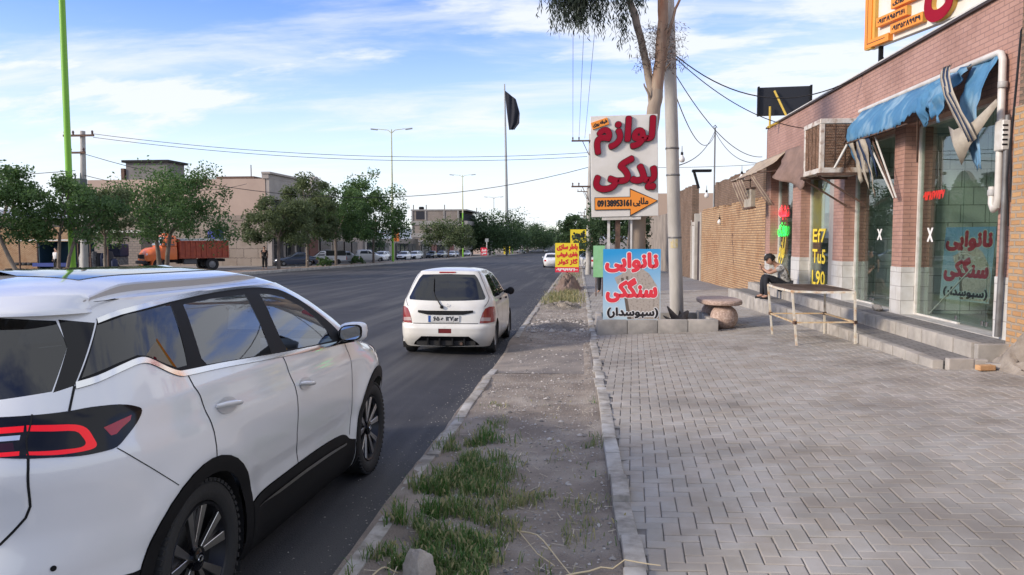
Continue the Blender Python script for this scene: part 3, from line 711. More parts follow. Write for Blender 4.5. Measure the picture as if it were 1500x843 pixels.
# ----------------------------------------------------------------- rooftop sign above the shops
R_ = thing('rooftop_sign', 'big white rooftop sign with raised red letters and orange number plates', 'sign', (5.6, 14.0, ZR))
ORANGE = mat('sign_orange', (.80, .27, .03), .45); ORANGE_SIDE = mat('sign_gold_side', (.62, .36, .07), .5); SIGN_RED = mat('letter_crimson', (.27, .006, .022), .6, spec=.15); SIGN_WHITE = mat('sign_white', (.72, .69, .63), .5, col2=(.66, .62, .55), nscale=3); INK = mat('black_ink', (.012, .010, .010), .5)
rr_, uu_, nn_ = Vector((0, -1, 0)), Vector((0, 0, 1)), Vector((-1, 0, 0))
SO, SR = Vector((5.46, 15.67, 0)), Vector((.246, -.969, 0)).normalized(); SN = Vector((SR.y, -SR.x, 0)).normalized()
def sp(a, z, d=0.0): return SO + SR * a + SN * d + Vector((0, 0, z))
def sbar(mb, a0, a1, z0, z1, d0, d1): return mb.prism([sp(a0, z0, d0), sp(a1, z0, d0), sp(a1, z1, d0), sp(a0, z1, d0)], SN * (d1 - d0))
m = MB(); sbar(m, .0, 6.4, 5.36, 7.9, -.22, -.102); m.build('panel', SIGN_WHITE, R_)
m = MB(); sbar(m, 0, .20, 5.36, 7.9, -.10, 0); sbar(m, .202, .72, 5.36, 5.50, -.10, 0); m.build('orange_border', ORANGE, R_, bevel=.004)
m = MB(); sbar(m, -.004, .198, 5.34, 7.9, -.10, -.012); sbar(m, .20, .27, 5.50, 7.9, -.10, -.03); m.build('border_side', ORANGE_SIDE, R_)
m = MB(); sbar(m, .085, .097, 5.43, 7.9, .0005, .003); sbar(m, .099, .62, 5.43, 5.442, .0005, .003); m.build('border_line', INK, R_)
def plate(a0, a1, z0, z1, txt):
    m = MB(); sbar(m, a0, a1, z0, z1, -.10, 0); p = m.build('number_plate', ORANGE, R_, bevel=.004); m = MB(); sbar(m, a0 + .004, a1 + .001, z0 + .004, z1 - .004, -.10, -.012); m.build('plate_side', ORANGE_SIDE, p)
    m = MB(); letters(m, txt, sp(a0, z0), SR, uu_, SN, (.05, .035, a1 - a0 - .04, z1 - z0 - .035), .008, .004); m.build('lettering', INK, p, fixn=False)
plate(.35, 1.21, 5.685, 5.85, '۰۹۱۳۸۹۵۳۱۶۱')
plate(.77, 1.63, 5.455, 5.625, '۰۹۱۳۵۲۸۹۹۴۹')
plate(.77, 1.62, 5.90, 6.09, 'شبانه روزی')
m = MB(); letters(m, 'یدکی', sp(1.66, 5.36, -.10), SR, uu_, SN, (0, 0, 1.75, 1.15), .055, .088); m.build('letter_side', ORANGE_SIDE, R_, fixn=False)
m = MB(); letters(m, 'یدکی', sp(1.66, 5.36, -.011), SR, uu_, SN, (0, 0, 1.75, 1.15), .055, .010); m.build('red_letters', SIGN_RED, R_, fixn=False)
m = MB(); letters(m, 'لوازم', sp(1.66, 6.7, -.10), SR, uu_, SN, (0, 0, 1.9, 1.0), .05, .10); m.build('red_letters', SIGN_RED, R_, fixn=False)
for a in (.29, 2.6, 5.4):
    m = MB(); p = sp(a, 0, -.16); m.slab(p.x - .035, p.x + .035, p.y - .035, p.y + .035, ZR - .45, 5.38); m.tube([(p.x, p.y, 5.2), (p.x + .35, p.y - .15, ZR - .4)], .022, 6); m.build('post', BLACK_PLASTIC, R_)
# ----------------------------------------------------------------- the billboard seen from behind
Q = thing('roof_billboard', 'black back of a billboard on yellow struts at the far end of the roof', 'billboard', (5.5, 22, ZR))
m = MB(); R3 = Matrix.Rotation(rad(-6), 3, 'Z'); m.box((5.58, 22.0, 5.46), (1.40, .14, .76), R3); m.build('panel', mat('billboard_back', (.010, .012, .018), .6), Q, bevel=.01)
m = MB()
for x in (4.9, 6.26): m.box((x, 21.94 + (x - 5.58) * -.1, 5.46), (.05, .16, .79), R3)
m.build('rim', BLACK_PLASTIC, Q)
YEL = mat('yellow_steel', (.55, .38, .06), .5)
for pts in ([(5.18, 21.85, 4.72), (5.18, 21.85, 5.3)], [(5.56, 21.5, 4.93), (5.3, 21.88, 5.72)], [(5.12, 21.85, 4.74), (5.5, 21.85, 4.9)], [(6.0, 21.6, 4.93), (6.0, 21.9, 5.1)]):
    m = MB(); m.tube(pts, .03, 6); m.build('strut', YEL, Q)

# ----------------------------------------------------------------- evaporative cooler on its bracket
Q = thing('evaporative_cooler', 'rusty evaporative cooler with straw pads hanging on the shop wall', 'cooler', (5.0, 15.9, 2.9))
x0, x1, y0, y1, z0, z1 = 4.62, 5.44, 15.35, 16.35, 2.98, 4.0
COOL = mat('cooler_white_enamel', (.66, .63, .58), .5, col2=(.50, .42, .34), nscale=6, col3=(.22, .11, .06), n3scale=5)
PAD = brick_mat('straw_pad', (.25, .12, .07), (.12, .065, .045), (.36, .27, .20), .035, .03, .004, .95, .02, grime=(.45, .4, .35), gscale=9, wob=.05, spec=.1)
m = MB()
for (x, y) in ((x0, y0), (x1, y0), (x0, y1), (x1, y1)): m.box((x, y, (z0 + z1) / 2), (.085, .085, z1 - z0 - .02))
m.slab(x0 - .05, x1 + .05, y0 - .05, y1 + .05, z1 - .09, z1 + .005); m.slab(x0 - .045, x1 + .045, y0 - .045, y1 + .045, z0, z0 + .10); m.build('cabinet', COOL, Q, bevel=.008)
m = MB(); m.slab(x0 + .043, x1 - .043, y0 - .03, y0 - .012, z0 + .102, z1 - .092); m.slab(x0 - .03, x0 - .012, y0 + .043, y1 - .043, z0 + .102, z1 - .092); m.slab(x0, x1, y0 - .01, y1, z0 + .102, z1 - .092); m.build('straw_pad', PAD, Q)
m = MB()
for k in range(1, 4): m.slab(x0 + .04 + k * .185, x0 + .047 + k * .185, y0 - .042, y0 - .0305, z0 + .1, z1 - .09)
for k in range(1, 16): m.slab(x0 + .045, x1 - .045, y0 - .040, y0 - .0305, z0 + .10 + k * .052, z0 + .106 + k * .052)
for k in range(1, 4): m.slab(x0 - .042, x0 - .0305, y0 + .04 + k * .23, y0 + .047 + k * .23, z0 + .1, z1 - .09)
m.build('grille', RUST, Q)
m = MB(); m.slab(x0 - .1, x1, y0 - .07, y0 - .02, z0 - .05, z0 - .002); m.slab(x0 - .1, x1, y1 - .02, y1 + .05, z0 - .05, z0 - .002); m.slab(x0 - .1, x0 - .05, y0 - .07, y1 + .05, z0 - .055, z0 - .051); m.tube([(x0 - .05, y0, z0 - .05), (5.44, y0, z0 - .6)], .02, 6); m.tube([(x0 - .05, y1, z0 - .05), (5.44, y1, z0 - .6)], .02, 6); m.build('bracket', RUST, Q)
m = MB(); m.tube([(5.30, 15.20, 4.02), (4.82, 15.22, 3.06)], .022, 8); m.build('brace', WHITE_METAL, Q)

# ----------------------------------------------------------------- awnings
def cloth(name, rows, m, parent, seed=1, amp=.03, thick=.006):
    """rows of points, ruffled a little, with thickness"""
    mb = MB(); out = []
    for i, row in enumerate(rows):
        out.append([Vector(p) + Vector((1, .3, .3)) * amp * noise.noise(Vector(p) * 3.1 + Vector((seed, 0, 0))) + Vector((1, 0, 0)) * amp * .6 * noise.noise(Vector(p) * 8 + Vector((seed, 0, 0))) for p in row])
    mb.grid(out); return mb.build(name, m, parent, smooth=180, solid=thick * .6)
def mix3(a, b, t): return tuple(a[i] + (b[i] - a[i]) * t for i in range(3))
A_ = thing('blue_awning', 'faded torn blue awning over the glass door with hanging striped shreds', 'awning', (5.3, 13, 3.4))
BLUE = mat('faded_blue_canvas', (.05, .165, .31), .9, col2=(.085, .225, .37), nscale=5, col3=(.24, .37, .47), n3scale=2.6, bump=.004, bscale=20, stretch=(1, 1, .35))
CREAM = mat('cream_canvas', (.44, .39, .31), .85, col2=(.30, .26, .21), nscale=5, bump=.003, bscale=30)
NAVY = mat('navy_canvas', (.02, .04, .09), .85)
ra = random.Random(6)
rows = []
n = 60
for j in range(9):
    f = j / 8; row = []
    for i in range(n + 1):
        t = i / n; top = (5.37 - .01, 15.45 - 3.25 * t, 4.14 - .02 * t); fr = .09 * abs(((t * 17) % 1) - .5) * (1 if (int(t * 17) % 3) else 1.7)
        rag = fr * (f ** 4); out_ = .36
        bot = (5.37 - out_, 15.2 - 3.15 * t, 3.50 - .03 * t + .42 * max(0, t - .72) ** 1.3 * 2)
        p = mix3(top, bot, f ** .9); row.append((p[0] - .10 * math.sin(math.pi * f), p[1], p[2] + rag))
    rows.append(row)
cloth('valance', rows, BLUE, A_, 2, .05)
rows = []
for j in range(13):
    f = j / 12; row = []
    for i in range(25):
        t = i / 24; top = (5.36, 12.2 - 1.1 * t, 4.12); bot = (5.0, 12.05 - .75 * t, 3.42 - .10 * math.sin(t * 9) + .3 * abs(((t * 5) % 1) - .5))
        p = mix3(top, bot, f); row.append((p[0] - .20 * math.sin(math.pi * f) * (1 - .4 * t), p[1] + .06 * math.sin(f * 6 + t * 3), p[2]))
    rows.append(row)
cloth('torn_flap', rows, BLUE, A_, 9, .16)
rows = []
for j in range(13):
    f = j / 12; row = []
    for i in range(15):
        t = i / 14; top = (5.36, 11.25 - .7 * t, 4.11); bot = (5.22, 10.85 - .30 * t, 2.62 + .35 * abs(((t * 3) % 1) - .5))
        p = mix3(top, bot, f); row.append((p[0] - .12 * math.sin(math.pi * f), p[1] + .10 * math.sin(math.pi * f), p[2]))
    rows.append(row)
cloth('hanging_side', rows, BLUE, A_, 4, .08)
for k, (w, col) in enumerate(((0, CREAM), (.055, NAVY), (.10, CREAM), (.155, NAVY), (.20, CREAM))):
    rows = []
    for j in range(11):
        f = j / 10; a = (5.16 - .22 * math.sin(math.pi * f * .9), 11.62 - w - .85 * f, 4.13 - .03 * w - 1.12 * f ** 1.8); rows.append([(a[0], a[1], a[2]), (a[0] + .0, a[1] - .052, a[2] + .03)])
    cloth('stripe', rows, col, A_, 5, .02)
m = [[(5.05, 11.2, 3.28), (5.02, 10.95, 3.20), (5.10, 10.65, 3.26), (5.22, 10.32, 3.50)], [(5.07, 11.12, 3.08), (5.02, 10.92, 2.98), (5.1, 10.66, 3.10), (5.22, 10.30, 3.44)], [(5.12, 10.92, 2.78), (5.08, 10.86, 2.72), (5.1, 10.70, 2.96), (5.22, 10.30, 3.40)]]
cloth('cream_lining', m, CREAM, A_, 3, .03)
for k in range(7):
    y = 15.15 - .145 * k; L = [.55, .75, .62, .95, .80, 1.05, .7][k]; col = [BLUE, CREAM, NAVY, CREAM, NAVY, CREAM, NAVY][k]; rows = []
    for j in range(8):
        f = j / 7; rows.append([(5.02 + .22 * f + .02 * math.sin(f * 5 + k), y - .02 * f - .10 * k * f * .2, 3.50 - L * f), (5.04 + .22 * f, y - .145 + .07 * f, 3.50 - L * f * .93)])
    cloth('hanging_shred', rows, col, A_, k, .05)
for k in range(3):
    m = MB(); m.tube([(5.1 + .02 * k, 14.35 - .13 * k, 3.5), (5.34, 13.72 - .05 * k, 2.42)], .016, 6); m.build('fallen_rod', WHITE_METAL if k != 1 else RUST, A_)
m = MB(); m.tube([(5.36, 12.9, 2.95), (5.05, 12.2, 3.85)], .014, 6); m.tube([(5.36, 15.4, 4.12), (4.98, 15.25, 3.52)], .016, 6); m.tube([(5.02, 15.3, 3.52), (5.02, 12.5, 3.5)], .014, 6); m.build('awning_frame', RUST, A_)
Bq = thing('beige_awning', 'sagging beige canvas awning over the far shop door by the yellow wall', 'awning', (5.0, 22, 3.4))
BEIGE = mat('beige_canvas', (.46, .37, .27), .9, col2=(.36, .28, .20), nscale=3, bump=.004, bscale=15); BROWN = mat('brown_canvas', (.26, .17, .135), .9, col2=(.19, .125, .10), nscale=4)
rows = []
for j in range(9):
    f = j / 8; row = []
    for i in range(31):
        t = i / 30; p = mix3((5.44, 24.6 - 3.6 * t, 4.02), (4.65, 24.4 - 3.5 * t, 3.42 + .10 * abs(((t * 9) % 1) - .5) * f), f); row.append((p[0], p[1], p[2] - .06 * math.sin(math.pi * f)))
    rows.append(row)
cloth('canopy', rows, BEIGE, Bq, 3, .06)
rows = []
for j in range(9):
    f = j / 8; row = []
    for i in range(13):
        t = i / 12; p = mix3((5.43, 21.0 - 3.0 * t, 4.02 - .05 * t), (5.0 + .3 * t, 20.8 - 1.9 * t, 3.30 - .45 * t), f); row.append((p[0] - .06 * math.sin(t * 8), p[1], p[2] - .1 * math.sin(math.pi * f)))
    rows.append(row)
cloth('torn_flap', rows, BROWN, Bq, 7, .09)
for k in range(9):
    y = 24.4 - .17 * k; rows = []
    for j in range(6): f = j / 5; rows.append([(4.68 + .35 * f, y - .05 * f, 3.4 - .85 * f), (4.68 + .35 * f, y - .12 - .02 * f, 3.4 - .85 * f)])
    cloth('side_strip', rows, [BEIGE, BROWN][k % 2], Bq, k, .02)
for k in range(5):
    y = 22.0 - .14 * k; rows = []
    for j in range(6): f = j / 5; rows.append([(4.7 + .45 * f, y - .3 * f, 3.4 - .8 * f), (4.7 + .45 * f, y - .10 - .3 * f, 3.4 - .8 * f)])
    cloth('side_strip', rows, [BROWN, BEIGE][k % 2], Bq, k, .02)
m = MB(); m.tube([(5.44, 24.5, 3.5), (4.66, 24.4, 3.44), (4.66, 20.9, 3.44), (5.44, 20.9, 3.5)], .016, 6); m.build('awning_frame', RUST, Bq)
Q = thing('lightbox_sign', 'blank cream lightbox hanging under the beige awning', 'sign', (4.95, 23, 2.6))
m = MB(); m.slab(4.9, 5.02, 22.7, 23.6, 2.62, 3.12); m.build('face', CREAM, Q); m = MB(); m.slab(4.88, 5.04, 22.66, 23.64, 2.57, 2.615); m.slab(4.88, 5.04, 22.66, 23.64, 3.125, 3.17); m.tube([(4.96, 23.1, 3.17), (4.96, 23.1, 3.44)], .012, 6); m.build('frame', RUST, Q)

# ----------------------------------------------------------------- lettering and things at the glass
def glass_text(name, txt, y1, z0, w, h, m, label, cat='lettering', bold=.006, x=XG - .006, slant=0):
    mb = MB(); letters(mb, txt, (x, y1, z0), rr_, uu_, nn_, (0, 0, w, h), bold, .003, slant=slant); return plain(name, mb, m, label, cat)
VY = mat('glowing_yellow_vinyl', (.75, .56, .05), .5, emit=(1, .72, .05), estr=.08); VR = mat('red_vinyl', (.65, .03, .02), .5); VW = mat('white_vinyl', (.78, .76, .73), .5)  # yellow vinyl is given a faint glow, with no lamp behind it
glass_text('number_decal', '۰۹۱۳۸۶۷۷۱۴۷', 13.42, 2.36, .75, .15, VR, 'small red phone number stuck high on the largest glass front', bold=.012, slant=.25)
glass_text('cross_decal', 'x', 13.23, 1.68, .22, .23, VW, 'white cross taped on the largest glass front', bold=.008); glass_text('cross_decal', 'x', 15.36, 1.70, .24, .21, VW, 'white cross taped on the second glass front', bold=.008)
for k, (t, z, h) in enumerate((('Ef7', 1.62, .33), ('Tu5', 1.12, .34), ('L90', .60, .35))):
    glass_text('model_lettering', t, 19.45, z, 1.0, h, VY, ['topmost yellow engine lettering on the narrow shop glass', 'middle yellow engine lettering on the narrow shop glass', 'lowest yellow engine lettering on the narrow shop glass'][k], bold=.010)
mb = MB(); mb.slab(XG + .03, XG + .05, 18.75, 19.6, 1.95, 3.3)
Q = thing('yellow_poster', 'yellow and grey vinyl poster at the top of the narrow shop glass', 'poster', (XG + .04, 19, 2))
mb.build('sheet', mat('poster_yellow', (.55, .44, .06), .6, col2=(.42, .40, .20), nscale=3), Q)
mb = MB(); mb.slab(XG + .015, XG + .028, 18.3, 18.62, 2.3, 3.28); mb.slab(XG + .015, XG + .028, 18.8, 19.2, 2.9, 3.1); mb.build('white_area', mat('poster_grey', (.45, .47, .48), .6), Q)
LED_R = mat('red_led', (.6, .01, .01), .4, emit=(1, .03, .05), estr=2.2); LED_G = mat('green_led', (.01, .5, .03), .4, emit=(.02, 1, .10), estr=1.8)
def led(y1, z0, txt, w, h, m, label):
    mb = MB(); letters(mb, txt, (XG - .03, y1, z0), rr_, uu_, nn_, (0, 0, w, h), .008, .006); plain('led_lettering', mb, m, label, 'lit sign')
led(22.65, 2.22, 'شبانه', .85, .42, LED_R, 'lit red letters in the far shop doorway'); led(22.68, 1.76, 'روزی', .9, .40, LED_G, 'lit green letters in the far shop doorway')
mb = MB(); letters(mb, 'لوازم', (XG - .02, 22.75, .85), rr_, Vector((0, -.35, 1)).normalized(), nn_, (0, 0, .6, .95), .012, .003); plain('door_lettering', mb, VY, 'slanting yellow letters below the lit green letters', 'lettering')
Q = thing('water_bottle', 'blue water cooler bottle in the far shop doorway', 'water bottle', (5.85, 20.85, .45))
mb = MB(); mb.lathe([(0, .46), (.16, .46), (.17, .5), (.17, 1.0), (.15, 1.02)], (5.85, 20.85, 0), 18); mb.build('stand', WHITE_METAL, Q, smooth=40); mb = MB(); mb.lathe([(.15, 1.022), (.155, 1.1), (.14, 1.2), (.155, 1.3), (.13, 1.42), (.05, 1.48), (0, 1.48)], (5.85, 20.85, 0), 18); mb.build('bottle', mat('blue_bottle', (.05, .20, .38), .1), Q, smooth=60)
# the spare banner leaning inside the glass, the hanging red cylinder and the white rack
def bakery_panel(parent, o, r, u, n, w, h, fade=1.0):
    pm = MB(); cols = []; nx, ny = 24, 28; o, r, u, n = Vector(o), Vector(r), Vector(u), Vector(n)
    rows = [[o + r * w * i / nx + u * h * j / ny + n * .001 for i in range(nx + 1)] for j in range(ny + 1)]
    pm.grid(rows)
    for j in range(ny + 1):
        for i in range(nx + 1):
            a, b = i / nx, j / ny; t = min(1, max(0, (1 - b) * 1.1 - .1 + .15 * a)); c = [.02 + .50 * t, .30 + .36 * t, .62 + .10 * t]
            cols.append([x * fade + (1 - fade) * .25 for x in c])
    pm.build('print', mat('printed_sheet', (1, 1, 1), .45, attr=True), parent, colors=cols, fixn=False)
    bread = MB(); pts = [(.45, .02), (.99, .02), (.99, .38), (.93, .50), (.80, .66), (.62, .76), (.45, .74), (.30, .64), (.20, .60), (.24, .52), (.36, .44)]
    bread.poly([o + r * w * a + u * h * b + n * .0022 for a, b in pts])
    bread.build('printed_bread', mat('printed_bread_tone', tuple(x * fade + (1 - fade) * .22 for x in (.66, .53, .41)), .5, col2=tuple(x * fade * .5 + (1 - fade) * .2 for x in (.62, .45, .32)), nscale=26, detail=2, contrast=(.52, .70)), parent, fixn=False)
    fold = MB()
    for q in ([(.31, .60), (.36, .60), (.44, .25), (.50, .02), (.43, .02), (.38, .28)], [(.40, .62), (.44, .62), (.43, .50), (.40, .42)]): fold.poly([o + r * w * a + u * h * b + n * .0030 for a, b in q])
    fold.build('printed_fold', mat('printed_fold_tone', (.13, .10, .075), .5), parent, fixn=False)
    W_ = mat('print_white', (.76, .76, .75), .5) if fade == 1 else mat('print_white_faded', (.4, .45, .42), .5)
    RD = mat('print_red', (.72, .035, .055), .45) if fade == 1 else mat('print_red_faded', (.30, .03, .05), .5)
    for (t, bx, bold, c_, g) in (('نانوایی', (.03, .67, .965, .955), .021, RD, .014), ('سنگکی', (.045, .25, .95, .60), .022, RD, .014), ('(سبوسدار)', (.07, .03, .97, .185), .011, INK, .012)):
        b4 = (bx[0] * w, bx[1] * h, bx[2] * w, bx[3] * h)
        a = MB(); letters(a, t, o + n * .0035, r, u, n, b4, bold * w, .002, g * w); a.build('letter_outline', W_, parent, fixn=False)
        a = MB(); letters(a, t, o + n * .0055, r, u, n, b4, bold * w, .002); a.build('lettering', c_, parent, fixn=False)
Q = thing('bakery_banner', 'faded bakery banner leaning inside the largest glass front', 'banner', (6.1, 11.4, .9))
bo, br_, bu_ = Vector((5.98, 13.36, .74)), Vector((.25, -.97, 0)).normalized(), Vector((.03, -.06, 1)).normalized()
m = MB(); bn = br_.cross(bu_); P4 = [bo + br_ * a + bu_ * b + bn * -.012 for a, b in ((0, 0), (1.06, 0), (1.06, 1.18), (0, 1.18))]; m.prism(P4, bn * .011); m.build('board', WHITE_METAL, Q)
bakery_panel(Q, bo, br_, bu_, bn, 1.06, 1.18, .42)
m = MB(); m.tube([(6.3, 11.75, 3.3), (6.3, 11.75, 2.45)], .006, 5)
Q = thing('red_lantern', 'long red cloth roll hanging behind the largest glass front', 'hanging roll', (6.3, 11.75, 1.8)); m.build('cord', WIRE, Q)
m = MB(); m.lathe([(0, 1.82), (.09, 1.84), (.12, 1.95), (.10, 2.1), (.13, 2.25), (.11, 2.4), (0, 2.46)], (6.3, 11.75, 0), 14); m.build('roll', mat('red_cloth', (.30, .02, .04), .8, col2=(.18, .015, .03), nscale=8), Q, smooth=60)
Q = thing('white_rack', 'white tube rack standing inside the largest glass front', 'rack', (6.6, 10.9, .45))
m = MB()
for pts in ([(6.5, 11.35, .45), (6.5, 11.35, 1.75)], [(6.5, 11.35, 1.75), (6.5, 10.75, 1.75)], [(6.5, 11.35, 1.1), (6.5, 10.75, 1.1)], [(6.5, 10.75, .45), (6.5, 10.75, 1.75)], [(7.1, 11.35, .45), (7.1, 11.35, 1.75), (6.5, 11.35, 1.75)]): m.tube(pts, .022, 8)
m.build('frame', WHITE_METAL, Q)
m = MB(); m.lathe([(0, .45), (.13, .45), (.16, .75), (.15, .76), (0, .76)], (6.7, 11.0, 0), 16); plain('yellow_bucket', m, GAS[4], 'yellow bucket standing under the white rack', 'bucket', smooth=50)
m = MB(); m.tube([(5.80, 13.3, .49), (5.82, 12.0, 1.30)], .014, 6); plain('leaning_pole', m, WHITE_METAL, 'thin white pole leaning inside the largest glass front', 'pole')
Q = thing('blue_chair', 'dark blue high-backed metal frame behind the second glass front', 'chair', (6.4, 14.7, .45))
TEAL = mat('teal_metal', (.02, .07, .10), .5); m = MB(); m.tube([(6.4, 14.4, .45), (6.4, 14.4, 1.55), (6.4, 14.55, 1.72), (6.4, 14.8, 1.72), (6.4, 14.95, 1.55), (6.4, 14.95, .45)], .03, 8); m.build('back_frame', TEAL, Q)
m = MB(); m.slab(6.38, 6.42, 14.43, 14.92, .9, 1.6); m.build('backrest', TEAL, Q); m = MB(); m.slab(6.42, 6.9, 14.43, 14.92, .82, .88); m.build('seat', TEAL, Q)
for y in (14.45, 14.9): m = MB(); m.tube([(6.88, y, .45), (6.88, y, .83)], .02, 8); m.build('leg', TEAL, Q)

# ----------------------------------------------------------------- walls, gates and roofs beyond the shops
def wallbox(name, label, m_, x0, x1, y0, y1, z0, z1, cap=None, cat='wall'):
    Q = thing(name, label, cat, (x0, y0, z0)); m = MB(); m.slab(x0, x1, y0, y1, z0, z1); m.build('brickwork', m_, Q)
    if cap: m = MB(); r = random.Random(len(label)); y = y0
    if cap:
        while y < y1 - .05:
            l = r.uniform(.2, .45)
            if r.random() < .75: m.slab(x0 + .02, x1 - .02, y, min(y + l - .02, y1), z1 + .002, z1 + r.uniform(.05, .14))
            y += l
        m.build('ragged_top', m_, Q)
    return Q
yw = wallbox('yellow_brick_wall', 'long sunlit yellow brick wall beyond the shops, by the seated man', YELLOW_BRICK, 5.9, 6.15, 23.33, 38.0, -.6, 2.92, True)
mb = MB(); letters(mb, 'ممنوع', (5.899, 30.6, 1.75), Vector((0, -.25, -.97)), Vector((0, -.97, .25)), nn_, (-.1, 0, 1.15, .28), .012, .003); mb.build('stencil', mat('faded_stencil', (.16, .09, .06), .9), yw)
wallbox('brown_brick_wall', 'rough brown brick upper wall rising behind the yellow wall', ROUGH_BRICK, 6.6, 6.85, 28.6, 38.6, -.6, 4.25, True)
wallbox('far_brick_wall', 'darker brick wall standing beyond the metal gate', ROUGH_BRICK, 5.95, 6.3, 41.6, 47.5, -.8, 4.35, True)
wallbox('plaster_wall', 'pale plastered house front beyond the gates', mat('grimy_plaster', (.33, .28, .225), .9, col2=(.20, .165, .135), nscale=.9), 6.0, 6.4, 49.2, 70, -1.4, 3.3)
wallbox('plaster_house', 'flat beige house block farthest along the pavement', mat('beige_house', (.45, .33, .25), .9), 6.2, 12, 71, 92, -1.6, 5.6, cat='house')
Q = thing('metal_gate', 'dark metal gate between white posts after the yellow wall', 'gate', (5.9, 39, -.5))
m = MB(); m.slab(5.98, 6.03, 38.3, 39.8, -.55, 2.5); m.build('leaf', mat('dark_gate', (.05, .035, .035), .6), Q)
for y in (38.15, 39.95): m = MB(); m.slab(5.85, 6.1, y - .12, y + .12, -.6, 2.9); m.build('post', PLASTER, Q)
Q = thing('white_gate', 'white sheet metal double gate beyond the dark gate', 'gate', (5.9, 40.8, -.5))
for y in (40.1, 40.9): m = MB(); m.slab(5.96, 6.0, y, y + .75, -.55, 2.3); m.build('leaf', WHITE_METAL, Q)
m = MB(); m.slab(5.93, 6.1, 41.66, 41.85, -.6, 2.6); m.slab(5.93, 6.1, 40.08, 41.84, 2.32, 2.5); m.build('frame', PLASTER, Q)
Q = thing('shop_gate', 'rust brown sheet gate in the wall far along the pavement', 'gate', (5.95, 48, -.8)); m = MB(); m.slab(5.95, 6.0, 47.55, 49.15, -.8, 2.6); m.build('leaf', RUST, Q); m = MB(); m.slab(5.9, 6.3, 47.5, 49.2, 2.602, 4.0); m.build('lintel', DARK, Q)
m = MB(); m.tube([(6.4, 37.6, 3.0), (6.4, 37.6, 6.9)], .035, 6); m.tube([(6.3, 37.5, 6.9), (6.4, 37.6, 7.0), (6.5, 37.7, 6.9)], .02, 6)
plain('roof_mast', m, STEEL, 'thin grey mast rising from the brown brick wall', 'mast')
Q = thing('angled_flue', 'dark bent sheet flue on the roof by the mast', 'flue', (6.5, 39, 4.2)); m = MB(); m.box((6.25, 40.5, 5.1), (.95, .4, .12)); m.build('hood', BLACK_PLASTIC, Q); m = MB(); m.tube([(5.85, 40.4, 5.05), (6.1, 40.4, 4.2)], .07, 8); m.build('leg', BLACK_PLASTIC, Q)
Q = thing('wall_meter', 'round white disc lamp on the end of the yellow wall', 'wall lamp', (5.6, 23.45, 2)); m = MB(); m.lathe([(0, -.06), (.12, -.05), (.14, 0), (.12, .05), (0, .06)], (5.78, 23.6, 1.98), 18, 'Y'); m.build('disc', WHITE_METAL, Q, smooth=60); m = MB(); m.slab(5.8, 5.9, 23.55, 23.65, 1.95, 2.01); m.build('bracket', RUST, Q)
# ---------------------------------------------------------------- car surface: a stack of plan contours
def lerp_table(tab, x):
    if x <= tab[0][0]: return tab[0][1]
    for i in range(len(tab) - 1):
        a, b = tab[i], tab[i + 1]
        if x <= b[0]:
            f = (x - a[0]) / (b[0] - a[0])
            m0 = (b[1] - a[1]) / (b[0] - a[0])
            # Catmull-Rom style smoothing (monotone limited)
            mp = m0 if i == 0 else (a[1] - tab[i - 1][1]) / (a[0] - tab[i - 1][0])
            mn = m0 if i == len(tab) - 2 else (tab[i + 2][1] - b[1]) / (tab[i + 2][0] - b[0])
            h = b[0] - a[0]
            ta = 0 if mp * m0 <= 0 else 2 * mp * m0 / (mp + m0)
            tb = 0 if mn * m0 <= 0 else 2 * mn * m0 / (mn + m0)
            if i == 0: ta = m0
            if i == len(tab) - 2: tb = m0
            f2, f3 = f * f, f * f * f
            return (2*f3 - 3*f2 + 1) * a[1] + (f3 - 2*f2 + f) * h * ta + (-2*f3 + 3*f2) * b[1] + (f3 - f2) * h * tb
    return tab[-1][1]

class CarSurface:
    """u runs from the rear centre line (u = s0 - lr*pi/2) round the corner, along the side and on to the
    front centre line; z is the height above the road.  point() gives (across, forward, up) in metres."""
    def __init__(self, W, R, F, s0, s1, lr, lf, nr, nf, flare=()):
        self.W, self.R, self.F, self.s0, self.s1, self.lr, self.lf, self.nr, self.nf, self.flare = W, R, F, s0, s1, lr, lf, nr, nf, flare
        self.u0 = s0 - lr * math.pi / 2; self.u1 = s1 + lf * math.pi / 2
    def point(self, u, z, off=0.0):
        w = lerp_table(self.W, z); r = lerp_table(self.R, z); f = lerp_table(self.F, z)
        if u < self.s0:
            th = min((self.s0 - u) / self.lr, math.pi / 2); n = self.nr
            c, s = math.cos(th), math.sin(th); k = (c ** n + s ** n) ** (-1.0 / n)
            x, y = w * k * c, self.s0 - (r + self.s0) * k * s
        elif u <= min(self.s1, f - .45): x, y = w, u
        else:
            s1 = min(self.s1, f - .45)
            th = min((u - s1) / (self.u1 - s1), 1) * math.pi / 2; n = self.nf
            c, s = math.cos(th), math.sin(th); k = (c ** n + s ** n) ** (-1.0 / n)
            x, y = w * k * c, s1 + (f - s1) * k * s
        for (fs, fz, fr, fw, fa) in self.flare:
            d = math.hypot(y - fs, z - fz)
            x += fa * math.exp(-((d - fr) / fw) ** 2) * min(1, max(0, (x - .5) / .25))
        if off:
            n_ = self.normal(u, z); return (x + n_[0] * off, y + n_[1] * off, z + n_[2] * off)
        return (x, y, z)
    def normal(self, u, z):
        e = .004
        a = self.point(min(u + e, self.u1 - 1e-4), z); b = self.point(max(u - e, self.u0 + 1e-4), z); c = self.point(u, z + e); d = self.point(u, z - e)
        p = [a[i] - b[i] for i in range(3)]; q = [c[i] - d[i] for i in range(3)]
        n = (p[1]*q[2] - p[2]*q[1], p[2]*q[0] - p[0]*q[2], p[0]*q[1] - p[1]*q[0])
        l = math.sqrt(sum(i * i for i in n)) or 1
        return tuple(i / l for i in n)

